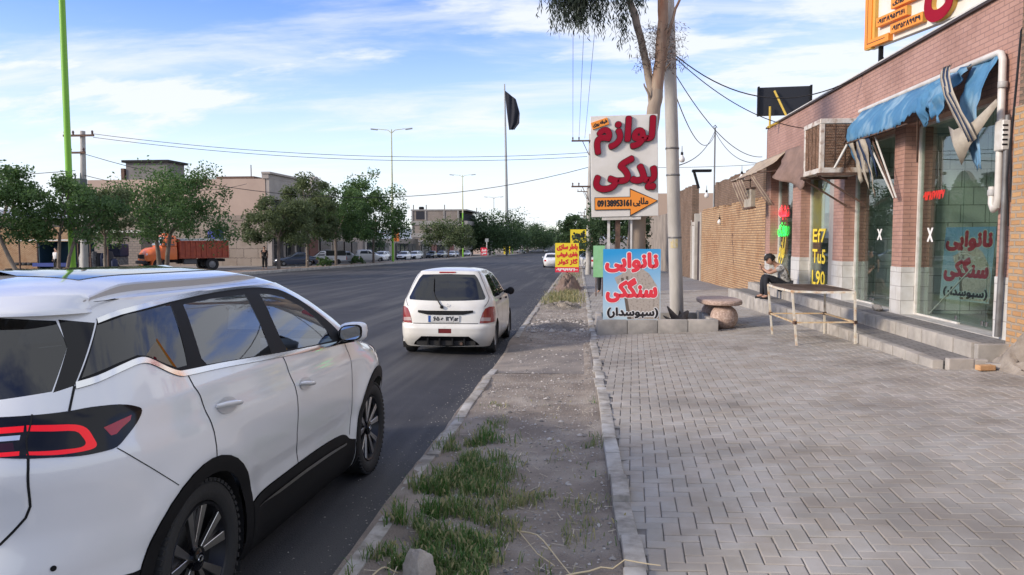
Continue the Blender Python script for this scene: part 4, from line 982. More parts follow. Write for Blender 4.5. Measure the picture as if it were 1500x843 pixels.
SUV_SURF = CarSurface(
    W=[(.12,.78),(.2,.86),(.3,.895),(.42,.902),(.55,.905),(.68,.925),(.8,.934),(.9,.936),(.98,.932),(1.06,.91),(1.14,.895),(1.2,.868),(1.4,.765),(1.52,.695),(1.58,.65)],
    R=[(.12,.60),(.2,.74),(.3,.86),(.42,.93),(.52,.955),(.6,.955),(.68,.93),(.76,.915),(.86,.925),(.96,.94),(1.04,.93),(1.1,.90),(1.2,.845),(1.4,.71),(1.52,.62),(1.58,.57)],
    F=[(.12,3.3),(.2,3.45),(.4,3.55),(.7,3.6),(.85,3.55),(.95,3.42),(1.02,3.2),(1.08,2.85),(1.13,2.6),(1.3,2.3),(1.45,2.02),(1.58,1.7)],
    s0=.12, s1=2.1, lr=1.0, lf=1.0, nr=3.1, nf=2.9,
    flare=((0,.36,.47,.10,.016),(2.65,.36,.47,.12,.03)))
def dens(poly, step, closed=True):
    out = []; n = len(poly)
    for i in range(n if closed else n - 1):
        a, b = poly[i], poly[(i + 1) % n]; k = max(1, int(math.ceil(math.hypot(b[0] - a[0], b[1] - a[1]) / step)))
        for j in range(k): out.append((a[0] + (b[0] - a[0]) * j / k, a[1] + (b[1] - a[1]) * j / k))
    if not closed: out.append(poly[-1])
    return out
def smooth_poly(poly, closed=True, n=4):
    """Catmull-Rom through the points"""
    P = poly; m = len(P); out = []
    for i in range(m if closed else m - 1):
        p0, p1, p2, p3 = (P[(i - 1) % m], P[i], P[(i + 1) % m], P[(i + 2) % m]) if closed else (P[max(i - 1, 0)], P[i], P[i + 1], P[min(i + 2, m - 1)])
        for j in range(n):
            t = j / n; out.append(tuple(.5 * (2 * p1[k] + (p2[k] - p0[k]) * t + (2 * p0[k] - 5 * p1[k] + 4 * p2[k] - p3[k]) * t * t + (3 * p1[k] - p0[k] - 3 * p2[k] + p3[k]) * t ** 3) for k in (0, 1)))
    if not closed: out.append(P[-1])
    return out
def band(line, lo, hi): return [(u, z - lo) for u, z in line] + [(u, z + hi) for u, z in reversed(line)]
def inside(pt, poly):
    x, y = pt; r = False; n = len(poly); j = n - 1
    for i in range(n):
        xi, yi = poly[i]; xj, yj = poly[j]
        if (yi > y) != (yj > y) and x < (xj - xi) * (y - yi) / (yj - yi) + xi: r = not r
        j = i
    return r
def body_panels(surf, zmin, zmax, regions, rest, step, root, sides=(1, -1), merge=(), cache=None):
    """regions: (part name, material or None for a hole, outline in (u, z), offset); first match wins.
    One mesh per region and side; names listed in merge are joined across the centre line."""
    pts = []; edges = []; seen = {}
    def pid(p):
        k = (round(p[0], 4), round(p[1], 4))
        if k not in seen: seen[k] = len(pts); pts.append(Vector(k))
        return seen[k]
    u0, u1 = surf.u0, surf.u1
    def clampp(p): return (min(max(p[0], u0), u1), min(max(p[1], zmin), zmax))
    def loop(poly):
        ids = [pid(p) for p in poly]
        for a, b in zip(ids, ids[1:] + ids[:1]):
            if a != b: edges.append((a, b))
    loop(dens([(u0, zmin), (u1, zmin), (u1, zmax), (u0, zmax)], step))
    regs = []
    for (nm, m_, poly, off) in regions:
        P = dens([clampp(p) for p in poly], step * .8); regs.append((nm, m_, P, off)); loop(P)
    nu, nz_ = int((u1 - u0) / step), max(2, int((zmax - zmin) / step))
    for i in range(1, nu):
        for j in range(1, nz_): pid((u0 + (u1 - u0) * i / nu + (.13 * step if j % 2 else 0), zmin + (zmax - zmin) * j / nz_))
    vs, _e, fs, _a, _b, _c = delaunay_2d_cdt(pts, edges, [], 0, 1e-5)
    groups = {}
    for f in fs:
        c = (sum(vs[i].x for i in f) / 3, sum(vs[i].y for i in f) / 3)
        if not (u0 <= c[0] <= u1 and zmin <= c[1] <= zmax): continue
        k = len(regs)
        for q, (nm, m_, P, off) in enumerate(regs):
            if inside(c, P): k = q; break
        groups.setdefault(k, []).append(f)
    made = {}; acc = {}
    pc = {}
    def P3(i, off):
        k = (i, off)
        if k not in pc: pc[k] = (surf.point(vs[i].x, vs[i].y, off), surf.normal(vs[i].x, vs[i].y))
        return pc[k]
    for k, F in groups.items():
        nm, m_, off = (regs[k][0], regs[k][1], regs[k][3]) if k < len(regs) else rest
        if m_ is None: continue
        for sd_ in sides:
            key = (nm, m_.name, 0) if nm in merge else (nm, m_.name + str(k), sd_)
            A = acc.setdefault(key, {'v': [], 'n': [], 'f': [], 'm': m_, 'map': {}})
            for f in F:
                ids = []
                for i in f:
                    kk = (i, sd_, off)
                    if kk not in A['map']:
                        p, n_ = P3(i, off); A['map'][kk] = len(A['v']); A['v'].append((p[0] * sd_, p[1], p[2])); A['n'].append((n_[0] * sd_, n_[1], n_[2]))
                    ids.append(A['map'][kk])
                a, b, c = [Vector(A['v'][i]) for i in ids]; nn = (b - a).cross(c - a)
                if nn.length < 1e-12: continue
                if nn.dot(Vector(A['n'][ids[0]])) < 0: ids.reverse()
                A['f'].append(ids)
    for (nm, mn, sd_), A in acc.items():
        me = bpy.data.meshes.new(nm); me.from_pydata(A['v'], [], A['f']); me.materials.append(A['m'])
        me.polygons.foreach_set('use_smooth', [True] * len(me.polygons))
        me.normals_split_custom_set_from_vertices(A['n'])
        o = bpy.data.objects.new(nm, me); COL.objects.link(o); o.parent = root
        made.setdefault((nm, sd_), []).append(o)
    return made
def ribbon(surf, line, w, off, name, m_, parent, sides=(1, -1), step=.03):
    """a thin strip that follows a line on the body (gaps, trims)"""
    L_ = dens(line, step, False); central = abs(line[0][0] - surf.u0) < 1e-6 or abs(line[-1][0] - surf.u0) < 1e-6; acc = MB(); o = None
    for sd_ in sides:
        if not central: acc = MB()
        rows = []
        for i, (u, z) in enumerate(L_):
            a, b = L_[max(i - 1, 0)], L_[min(i + 1, len(L_) - 1)]
            p = Vector(surf.point(u, z, off)); q = Vector(surf.point(*b, off)) - Vector(surf.point(*a, off)); n_ = Vector(surf.normal(u, z))
            t = q.cross(n_); t = t.normalized() * w / 2 if t.length > 1e-9 else Vector((0, 0, w / 2))
            row = []
            for e in (p - t, p + t): row.append((e.x * sd_, e.y, e.z))
            rows.append(row)
        acc.grid(rows)
        if not central: o = acc.build(name, m_, parent, local=True, smooth=180, fixn=False)
    return acc.build(name, m_, parent, local=True, smooth=180, fixn=False) if central else o
def wheel(root, x, y, z, r, w, rim_r, side, spokes=5, style='alloy', detail=True):
    """tyre with tread, rim with spokes and hub as parts of one wheel"""
    wt = MB(); hw = w / 2
    prof = [(rim_r, -hw * .8), (rim_r + .012, -hw * .92), (r - .045, -hw * 1.03), (r - .018, -hw * .96), (r - .004, -hw * .80), (r, -hw * .45), (r, hw * .45), (r - .004, hw * .80), (r - .018, hw * .96), (r - .045, hw * 1.03), (rim_r + .012, hw * .92), (rim_r, hw * .8)]
    n = 48 if detail else 20
    wt.lathe(prof, (x, y, z), n, 'X')
    if detail:
        for k in range(56):                                          # shoulder blocks
            a = 2 * math.pi * k / 56
            for sx in (-1, 1):
                c_ = Vector((x + sx * hw * .86, y + (r - .004) * math.cos(a), z + (r - .004) * math.sin(a)))
                wt.box(c_, (hw * .22, .022, .016), Matrix.Rotation(a + math.pi / 2, 3, 'X') @ Matrix.Rotation(.2 * sx, 3, 'Z'))
    W_ = wt.build('wheel', RUBBER, root, local=True, smooth=35)
    ox = x + side * hw * .72
    if style == 'alloy':
        d = MB(); d.lathe([(rim_r, 0), (rim_r - .008, side * .018), (rim_r - .018, side * .012), (rim_r - .028, -side * .03), (rim_r - .04, -side * .06), (.06, -side * .075), (0, -side * .075)], (ox, y, z), n, 'X'); d.build('rim', DARK_ALLOY, W_, local=True, smooth=40)
        s_ = MB(); dk = MB()
        for k in range(spokes):
            for j, da in enumerate((-.17, .17)):
                a = 2 * math.pi * k / spokes + .35; a0, a1 = a + da * .55, a + da * 1.55
                p0 = Vector((ox - side * .012, y + .05 * math.cos(a0), z + .05 * math.sin(a0))); p1 = Vector((ox + side * .008, y + (rim_r - .012) * math.cos(a1), z + (rim_r - .012) * math.sin(a1)))
                t = (p1 - p0).cross(Vector((1, 0, 0))).normalized(); w0, w1 = .012, .024
                q = [p0 - t * w0, p0 + t * w0, p1 + t * w1, p1 - t * w1]; (s_ if (j + k) % 2 == 0 or True else dk).prism(q, (-side * .022, 0, 0))
            a = 2 * math.pi * k / spokes + .35
            p0 = Vector((ox - side * .03, y + .06 * math.cos(a), z + .06 * math.sin(a))); p1 = Vector((ox - side * .014, y + (rim_r - .02) * math.cos(a), z + (rim_r - .02) * math.sin(a)))
            t = (p1 - p0).cross(Vector((1, 0, 0))).normalized(); dk.prism([p0 - t * .012, p0 + t * .012, p1 + t * .028, p1 - t * .028], (-side * .01, 0, 0))
        s_.build('spoke_face', ALU, W_, local=True, bevel=.002); dk.build('spoke_inner', DARK_ALLOY, W_, local=True)
        h = MB(); h.lathe([(.058, -side * .02), (.055, side * .004), (.032, side * .008), (.028, side * .012), (0, side * .012)], (ox, y, z), 24, 'X'); h.build('hub_cap', GLOSS_BLACK, W_, local=True, smooth=40)
        if detail:
            g = MB(); g.tube([(ox + side * .0135, y + .020 * math.cos(t), z + .013 * math.sin(t)) for t in [2 * math.pi * i / 16 for i in range(17)]], .0022, 5); g.build('emblem_ring', CHROME, W_, local=True)
    else:
        d = MB(); d.lathe([(rim_r, 0), (rim_r - .012, side * .012), (rim_r - .03, -side * .02), (rim_r * .55, -side * .005), (.05, side * .01), (0, side * .012)], (ox, y, z), max(16, n // 2), 'X'); d.build('rim', mat('steel_rim', (.22, .22, .22), .45, .4), W_, local=True, smooth=40)
    return W_
# ================================================================= the white SUV
SUV = thing('white_suv', 'white crossover with a red light bar and dark windows parked nearest, by the road kerb', 'car', (-2.623, 3.362, -SLOPE * 3.362), rad(-1.578), rx=-math.atan(SLOPE))
U0, U1 = SUV_SURF.u0, SUV_SURF.u1
def u_of(y, z):
    a, b = SUV_SURF.u0, SUV_SURF.u1
    for _ in range(50):
        m_ = (a + b) / 2
        if SUV_SURF.point(m_, z)[1] < y: a = m_
        else: b = m_
    return (a + b) / 2
def arch(cy, cz, r, zlo, n=26, a0=-40, a1=220, sy=1.0):
    out = []
    for i in range(n + 1):
        a = rad(a0 + (a1 - a0) * i / n); y, z = cy + r * sy * math.cos(a), cz + r * math.sin(a); out.append((u_of(y, max(z, .13)), max(z, zlo)))
    return out
belt = smooth_poly([(-.609, 1.265), (-.528, 1.278), (-.428, 1.303), (-.327, 1.321), (-.262, 1.312), (-.168, 1.264), (-.102, 1.238), (-.036, 1.231), (.251, 1.220), (.60, 1.200), (.98, 1.178), (1.45, 1.156), (1.86, 1.137), (2.02, 1.128)], False, 3)
roofl = smooth_poly([(-.485, 1.495), (-.348, 1.520), (-.1, 1.538), (.160, 1.552), (.45, 1.566), (.75, 1.574), (.95, 1.575), (1.172, 1.567), (1.445, 1.534), (1.64, 1.475), (1.78, 1.395), (1.90, 1.29), (1.99, 1.19), (2.03, 1.137)], False, 3)
qg = [(-.487, 1.482), (-.30, 1.512), (.13, 1.534), (-.005, 1.262), (-.09, 1.262), (-.160, 1.288), (-.259, 1.335), (-.320, 1.345), (-.426, 1.328), (-.585, 1.290)]
rdg = [(.230, 1.524), (.5, 1.534), (.905, 1.534), (.887, 1.369), (.845, 1.205), (.45, 1.226), (.16, 1.242), (.138, 1.275)]
fdg = [(1.085, 1.528), (1.192, 1.522), (1.373, 1.490), (1.571, 1.416), (1.70, 1.330), (1.775, 1.25), (1.79, 1.165), (1.40, 1.178), (1.055, 1.197), (1.042, 1.262)]
lamp = smooth_poly([(-.850, 1.182), (-.746, 1.180), (-.640, 1.180), (-.562, 1.183), (-.460, 1.175), (-.393, 1.155), (-.371, 1.135), (-.397, 1.091), (-.441, 1.049), (-.481, 1.022), (-.529, 1.017), (-.598, 1.018), (-.685, 1.029), (-.757, 1.037), (-.829, 1.049)], False, 3)
lamp = [(U0, 1.186)] + [p for p in lamp] + [(U0, 1.062)]
ring = smooth_poly([(-.768, 1.148), (-.69, 1.140), (-.622, 1.131), (-.583, 1.112), (-.557, 1.074), (-.546, 1.045), (-.572, 1.033), (-.648, 1.034), (-.70, 1.040), (-.755, 1.049)], False, 3) + smooth_poly([(-.752, 1.060), (-.70, 1.054), (-.647, 1.050), (-.596, 1.048), (-.581, 1.060), (-.594, 1.084), (-.620, 1.108), (-.69, 1.118), (-.765, 1.128)], False, 3)
refl = [(-.525, 1.103), (-.466, 1.118), (-.419, 1.128), (-.424, 1.109), (-.457, 1.088), (-.476, 1.070), (-.496, 1.068)]
rwin = [(U0, 1.527), (-.907, 1.525), (-.67, 1.508), (-.640, 1.441), (-.630, 1.406), (-.69, 1.254), (-.855, 1.240), (U0, 1.228)]
dpil = [(-.66, 1.512), (-.496, 1.490), (-.613, 1.266), (-.686, 1.250), (-.630, 1.406), (-.640, 1.441)]
ao_r, ai_r = arch(0, .36, .475, .14), arch(0, .36, .402, .14)
ao_f, ai_f = arch(2.65, .36, .50, .14), arch(2.65, .36, .42, .14)
rdoor = [(-.038, 1.225), (-.030, 1.171), (-.003, 1.123), (.010, 1.078), (.030, 1.01), (.046, .946), (.046, .88), (.041, .80)]
ddiv = [(.956, 1.168), (.980, 1.09), (1.010, 1.006), (1.038, .92), (1.050, .833), (1.047, .697), (1.075, .60), (1.124, .48)]
fdoor = [(2.00, 1.12), (2.04, 1.05), (2.05, .9), (2.06, .75), (2.08, .60), (2.05, .45)]
clad = smooth_poly([(.40, .44), (.457, .474), (.65, .492), (.92, .499), (1.394, .505), (1.75, .495), (1.946, .474), (2.034, .427), (2.12, .40)], False, 3)
cladp = clad + [(2.12, .12), (.40, .12)]
strip = [(.505, .434), (.8, .438), (1.2, .441), (1.6, .432), (1.96, .412), (1.96, .398), (1.6, .412), (1.2, .420), (.8, .420)]
tgl = [(-.749, 1.05), (-.756, .983), (-.761, .863), (-.777, .822), (-.816, .775), (-.851, .735), (-.95, .70), (U0, .69)]
tail_hi = [(U0, 1.228), (-.855, 1.240), (-.69, 1.254), (-.613, 1.262), (-.625, 1.22), (-.637, 1.175), (U0, 1.175)]
tail_lo = [(U0, 1.07)] + tgl
bumper = [(U0, .69), (-.95, .70), (-.851, .735), (-.816, .775), (-.777, .822), (-.761, .863), (-.752, 1.01), (-.481, 1.019), (-.36, .905), (-.236, .788), (-.36, .60), (-.40, .30), (U0, .30)]
bump_lo = [(U0, .50), (-.75, .515), (-.55, .520), (-.42, .500), (-.34, .50), (-.34, .12), (U0, .12)]
glass_band = roofl + list(reversed(belt))
wsc = [(2.22, 1.15), (2.55, 1.155), (U1, 1.155), (U1, 1.56), (2.9, 1.555), (2.45, 1.53), (2.33, 1.38)]
headl = [(2.62, .96), (2.78, 1.0), (2.92, .96), (3.1, .90), (3.1, .82), (2.85, .86), (2.70, .90)]
grille = [(3.05, .40), (U1, .40), (U1, .78), (3.2, .76)]
hood = [(2.25, 1.135), (2.5, 1.06), (2.9, 1.03), (U1, 1.03), (U1, 1.15), (2.55, 1.15)]
door_r = rdoor + [(.1, .72), (.30, .60), (.41, .45), (.46, .44)] + clad[2:13] + list(reversed(ddiv))
regs = [('wheel_opening', None, ai_r, 0), ('wheel_opening', None, ai_f, 0),
        ('wheel_arch_trim', BLACK_PLASTIC, ao_r, .008), ('wheel_arch_trim', BLACK_PLASTIC, ao_f, .008),
        ('sill_strip', ALU, strip, .020), ('sill_cladding', BLACK_PLASTIC, cladp, .010),
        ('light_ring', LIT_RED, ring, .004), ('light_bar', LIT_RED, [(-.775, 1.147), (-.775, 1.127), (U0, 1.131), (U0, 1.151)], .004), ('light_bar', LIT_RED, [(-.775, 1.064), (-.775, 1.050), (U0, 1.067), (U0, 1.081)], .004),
        ('chrome_bar', CHROME, [(-.782, 1.117), (-.782, 1.101), (U0, 1.105), (U0, 1.121)], .005), ('lamp_lens', DARK_RED_LENS, [(-.80, 1.095), (-.79, 1.068), (U0, 1.083), (U0, 1.10)], .003), ('reflector', RED_LENS, refl, .004),
        ('tail_lamp', GLOSS_BLACK, lamp, .003),
        ('window_trim', CHROME, band(belt, .012, .012), .006), ('roof_trim', CHROME, band(roofl, .010, .010), .006),
        ('quarter_window', TINT_GLASS, qg, -.002), ('rear_door_window', CAR_GLASS, rdg, -.002), ('front_door_window', CAR_GLASS, fdg, -.002),
        ('rear_window', TINT_GLASS, rwin, -.003), ('rear_pillar', GLOSS_BLACK, dpil, 0), ('window_pillar', BLACK_PLASTIC, glass_band, 0),
        ('windscreen', CAR_GLASS, wsc, 0), ('headlamp', CLEAR_LENS, headl, .003), ('grille', GLOSS_BLACK, grille, 0),
        ('rear_valance', BLACK_PLASTIC, bump_lo, .004), ('tailgate', WHITE_PAINT, tail_hi, 0), ('tailgate', WHITE_PAINT, tail_lo, 0), ('rear_bumper', WHITE_PAINT, bumper, 0),
        ('rear_door', WHITE_PAINT, door_r, 0), ('front_door', WHITE_PAINT, ddiv + clad[12:-1] + list(reversed(fdoor)) + [(1.8, 1.13), (1.45, 1.15)], 0), ('bonnet', WHITE_PAINT, hood, 0)]
body_panels(SUV_SURF, .13, 1.58, regs, ('body_shell', WHITE_PAINT, 0), .045, SUV, merge=('rear_window', 'tailgate', 'rear_bumper', 'windscreen', 'bonnet', 'grille', 'rear_valance', 'body_shell', 'light_bar', 'chrome_bar'))
SEAM = mat('panel_gap', (.006, .006, .006), .9)
for nm, line, w in (('door_gap', rdoor, .008), ('door_gap', ddiv, .008), ('door_gap', fdoor, .007), ('tailgate_gap', [(-.613, 1.265), (-.637, 1.18)], .009), ('tailgate_gap', tgl, .009), ('bumper_gap', [(-.481, 1.019), (-.36, .905), (-.236, .788)], .004), ('lamp_gap', [(-.752, 1.182), (-.762, 1.10), (-.749, 1.042)], .006)):
    ribbon(SUV_SURF, line, w, .0015 if 'lamp' not in nm else .006, nm, SEAM, SUV)
# roof: a shallow crown from the rim, with a dark glass panel
def roof_pt(u, lam, zrim=1.58, rise=.112, cy=.55):
    p = SUV_SURF.point(u, zrim); x = p[0] * lam; y = cy + (p[1] - cy) * lam
    f = (p[1] * lam + .57) / 2.3
    return (x, y, zrim + rise * (1 - lam ** 3.2) - .012 * max(0, (y - 1.0)) ** 2)
nU = 90; us = [U0 + (U1 - U0) * i / nU for i in range(nU + 1)]
for nm, m_, lo, hi in (('roof', WHITE_PAINT, .0, 1.0),):
    mb = MB()
    for sd_ in (1, -1):
        rows = []
        for j in range(19):
            lam = 1.0 - j / 18 * .999; rows.append([(roof_pt(u, lam)[0] * sd_, roof_pt(u, lam)[1], roof_pt(u, lam)[2]) for u in us])
        mb.grid(rows)
    mb.build(nm, m_, SUV, local=True, smooth=180)
def roof_z(x, y):
    best = None
    lo, hi = 0.0, 1.0
    # search lam so that the contour through (x, y) matches, using angle
    for _ in range(40):
        lam = (lo + hi) / 2; yy = .55 + (y - .55) / max(lam, 1e-3)
        w = None
        a, b = U0, U1
        for _k in range(30):
            m_ = (a + b) / 2
            if SUV_SURF.point(m_, 1.58)[1] < yy: a = m_
            else: b = m_
        w = SUV_SURF.point((a + b) / 2, 1.58)[0] * lam if -.57 <= yy <= 1.7 else 0
        if w < abs(x): lo = lam
        else: hi = lam
    return 1.58 + .112 * (1 - hi ** 3.2) - .012 * max(0, (y - 1.0)) ** 2
mb = MB(); ny_, nx_ = 14, 8
mb.grid([[(x, y, roof_z(x, y) + .003) for x in steps(-.40, .40, nx_)] for y in steps(-.12, 1.25, ny_)]); mb.build('sunroof', mat('sunroof_glass', (.03, .032, .036), .06, coat=.5), SUV, local=True, smooth=180)
for sd_ in (1, -1):
    r = MB(); prof = []
    ys = steps(-.36, 1.28, 26); rows = []
    for i, y in enumerate(ys):
        f = i / 26; lift = .030 * min(1, min(f, 1 - f) * 7); x = .585 - .05 * max(0, f - .5) ** 2 * 2 - .03 * max(0, .3 - f); z = roof_z(x, y)
        rows.append([(sd_ * (x + .018), y, z - .012), (sd_ * (x + .015), y, z + lift * .75), (sd_ * (x + .004), y, z + lift), (sd_ * (x - .009), y, z + lift * .75), (sd_ * (x - .012), y, z - .012)])
    r.grid(rows); r.build('roof_rail', mat('satin_rail', (.48, .48, .48), .35, .35), SUV, local=True, smooth=50)
    s_ = MB(); s_.grid([[(sd_ * .628, y, roof_z(.62, y) - .004), (sd_ * .636, y, roof_z(.628, y) - .006)] for y in steps(-.35, 1.2, 20)]); s_.build('roof_gutter', SEAM, SUV, local=True, smooth=180, fixn=False)
# spoiler lip over the rear window
mb = MB()
for sd_ in (1, -1):
    rows = []
    for u in steps(U0, -.50, 26):
        fade = min(1, max(0, (-.50 - u) / .28)) ** .6; row = []
        for (z, off) in ((1.605, -.03), (1.59, .012), (1.575, .05 * fade + .004), (1.556, .088 * fade + .004), (1.543, .092 * fade + .003), (1.532, .080 * fade + .002), (1.530, -.01)):
            p = SUV_SURF.point(u, min(z, 1.578), off * .9); row.append((p[0] * sd_, p[1], z))
        rows.append(row)
    mb.grid(rows)
mb.build('spoiler', WHITE_PAINT, SUV, local=True, smooth=40)
mb = MB(); mb.tube([(0, -.10, 1.66), (0, -.42, 1.675)], .02, 6); mb = MB()
rows = [[(s * .032 * (1 - t) * (1 - .3 * h), -.42 + .22 * t * 1 + h * -.02, 1.672 + .075 * h * (1 - t) ** .8) for s, h in ((-1, 0), (-.7, .6), (0, 1), (.7, .6), (1, 0))] for t in steps(0, 1, 8)]
mb.grid(rows); mb.poly(list(reversed(rows[0]))); mb.build('antenna_fin', WHITE_PAINT, SUV, local=True, smooth=60)
# handles
for nm, (u, z), (u2, z2) in (('rear_door_handle', (.097, 1.052), (.326, 1.020)), ('front_door_handle', (1.075, .992), (1.275, .958))):
    for sd_ in (1, -1):
        h = MB(); P = []
        for i in range(11):
            t = i / 10; uu, zz = u + (u2 - u) * t, z + (z2 - z) * t; off = .012 + .022 * math.sin(math.pi * t) ** .5; p = SUV_SURF.point(uu, zz, off); P.append((p[0] * sd_, p[1], p[2]))
        h.tube(P, [.010 + .008 * math.sin(math.pi * i / 10) ** .6 for i in range(11)], 10, flat=.75); h.build('door_handle', WHITE_PAINT, SUV, local=True, smooth=60)
        c = MB(); c.grid([[(SUV_SURF.point(u + (u2 - u) * (.5 + .42 * a), z + (z2 - z) * .5 + .038 * b * math.sqrt(max(0, 1 - a * a)), .0035)[0] * sd_,) + SUV_SURF.point(u + (u2 - u) * (.5 + .42 * a), z + (z2 - z) * .5 + .038 * b * math.sqrt(max(0, 1 - a * a)), .0035)[1:] for b in steps(-1, 1, 6)] for a in steps(-.98, .98, 14)])
        c.build('handle_cup', mat('handle_cup_shade', (.50, .50, .50), .3, coat=1), SUV, local=True, smooth=180)  # flat disc on the door skin, shade of the hollow put into its grey
# mirrors
for sd_ in (1, -1):
    p = SUV_SURF.point(1.96, 1.16)
    mb = MB(); rows = []
    for i in range(9):
        t = i / 8; y = 1.93 + .15 * t; sc_ = math.sin(math.pi * (.22 + .74 * t)) ** .55 if t < 1 else .25; row = []
        for k in range(16):
            a = 2 * math.pi * k / 16; cx, cz = math.cos(a), math.sin(a); e = .62
            row.append((sd_ * (.968 + .098 * sc_ * math.copysign(abs(cx) ** e, cx)), y + .02 * cx, 1.205 + .072 * sc_ * math.copysign(abs(cz) ** e, cz) + .008 * cx))
        rows.append(row)
    mb.grid(rows, closed=True); mb.poly(rows[-1]); hs = mb.build('door_mirror', GLOSS_BLACK if False else WHITE_PAINT, SUV, local=True, smooth=50)
    bz = MB(); bz.grid([[(q[0], q[1] - .006, q[2]) for q in rows[0]], [(sd_ * .968 + (q[0] - sd_ * .968) * .86, q[1] - .008, 1.205 + (q[2] - 1.205) * .86) for q in rows[0]]], closed=True)
    bz.grid([[(q[0] + 0, q[1] - .006, q[2]) for q in rows[0]], [(sd_ * .968 + (q[0] - sd_ * .968) * 1.02, q[1] + .03, 1.205 + (q[2] - 1.205) * 1.03) for q in rows[1]]], closed=True); bz.build('mirror_bezel', GLOSS_BLACK, hs, local=True, smooth=40)
    g = MB(); g.poly([(sd_ * .968 + (q[0] - sd_ * .968) * .86, q[1] - .007, 1.205 + (q[2] - 1.205) * .86) for q in rows[0]]); g.build('mirror_glass', mat('mirror_silver', (.30, .36, .42), .03, 1.0), hs, local=True)
    st = MB(); st.tube([(sd_ * .86, 1.97, 1.145), (sd_ * .93, 1.96, 1.155), (sd_ * .99, 1.95, 1.165)], [.04, .032, .03], 10, flat=.6); st.build('mirror_stalk', BLACK_PLASTIC, hs, local=True, smooth=60)
# wheels, wells, underbody, seats
for (y, sd_) in ((0, 1), (2.65, 1), (0, -1), (2.65, -1)):
    wheel(SUV, sd_ * .79, y, .362, .362, .225, .262, sd_)
for sd_ in (1, -1):
    for y in (0, 2.65):
        mb = MB(); P = [(y + .435 * math.cos(rad(a)), .36 + .435 * math.sin(rad(a))) for a in range(-30, 211, 12)]
        mb.grid([[(sd_ * (.885 if y < 1 else .83), q[0], q[1]) for q in P], [(sd_ * .55, q[0], q[1]) for q in P]]); mb.poly([(sd_ * .55, q[0], q[1]) for q in P])
        mb.build('wheel_well', DARK, SUV, local=True, fixn=False)
mb = MB(); mb.slab(-.78, .78, -.72, -.42, .22, .5); mb.slab(-.55, .55, -.42, 3.1, .2, .32); mb.slab(-.80, .80, .46, 2.18, .2, .36); mb.build('underbody', DARK, SUV, local=True)
SEATM = mat('seat_fabric', (.07, .065, .06), .8)
for sx in (-.38, .38):
    for y in (1.12, .28):
        s_ = MB(); R = Matrix.Rotation(rad(-14), 3, 'X'); s_.box((sx, y, .98), (.50, .13, .62), R); s_.box((sx, y + .28, .66), (.50, .52, .16)); s_.box((sx, y - .10, 1.365), (.27, .09, .20), R); s_.build('seat', SEATM, SUV, local=True, bevel=.05, bseg=3, smooth=60)
mb = MB(); mb.slab(-.80, .80, -.5, 2.4, .45, .56); mb.box((0, 2.18, 1.0), (1.52, .42, .22)); mb.box((0, 2.02, .9), (.3, .3, .3)); mb.build('dashboard', mat('dash_plastic', (.035, .036, .038), .6), SUV, local=True, bevel=.05, bseg=2, smooth=60)
mb = MB(); R = Matrix.Rotation(rad(65), 3, 'X'); mb.tube([Vector((-.38, 1.86, 1.06)) + R @ Vector((.185 * math.cos(t), .185 * math.sin(t), 0)) for t in [2 * math.pi * i / 28 for i in range(29)]], .015, 8); mb.box((-.38, 1.88, 1.06), (.16, .05, .11), R); mb.box((-.38, 1.87, 1.06), (.34, .02, .03), R); mb.build('steering_wheel', BLACK_PLASTIC, SUV, local=True, smooth=50)
mb = MB(); c = SUV_SURF.point(-.678, .62, .001); nn = Vector(SUV_SURF.normal(-.678, .62)); q = nn.orthogonal().normalized(); w_ = nn.cross(q)
for sd_ in (1, -1):
    mb = MB(); mb.poly([((Vector(c) + (q * math.cos(t) + w_ * math.sin(t)) * .011 + nn * .001).x * sd_, *(Vector(c) + (q * math.cos(t) + w_ * math.sin(t)) * .011 + nn * .001)[1:]) for t in [2 * math.pi * i / 12 for i in range(12)]])
    mb.build('parking_sensor', BLACK_PLASTIC, SUV, local=True, fixn=False)
# ================================================================= things on the pavement and verge
PL = thing('planter', 'low raised planter of grey concrete kerb blocks round the tree', 'planter', (1.5, 15.7, -.1))
rp = random.Random(2)
def pblock(x0, x1, y0, y1, top):
    mb = MB(); ym = (y0 + y1) / 2; zb = base(ym) + .08
    mb.box(((x0 + x1) / 2, ym, (zb + top) / 2), (x1 - x0 - .008, y1 - y0 - .008, top - zb), rp.gauss(0, .012)); mb.build('kerb_block', CONCRETE, PL, bevel=.014, bseg=2, smooth=40)
for k in range(4): pblock(.36 + .57 * k, .36 + .57 * (k + 1), 14.80, 14.93, .165 + .012 * k + rp.gauss(0, .006))
for k in range(3): pblock(.36, .49, 14.94 + .6 * k, 14.94 + .6 * (k + 1), .14 + rp.gauss(0, .01)); pblock(2.51, 2.64, 14.94 + .6 * k, 14.94 + .6 * (k + 1), .20 + rp.gauss(0, .01))
for k in range(4): pblock(.36 + .57 * k, .36 + .57 * (k + 1), 16.76, 16.89, .15 + rp.gauss(0, .01))
mb = MB(); mb.grid([[(x, y, gz(x, y) + .04 + .05 * nz(x, y, 3)) for x in steps(.49, 2.52, 20)] for y in steps(14.93, 16.77, 18)]); mb.build('soil', mat('planter_soil', (.12, .095, .075), .95, col2=(.07, .055, .045), nscale=6, bump=.02, bscale=25), PL, smooth=180)

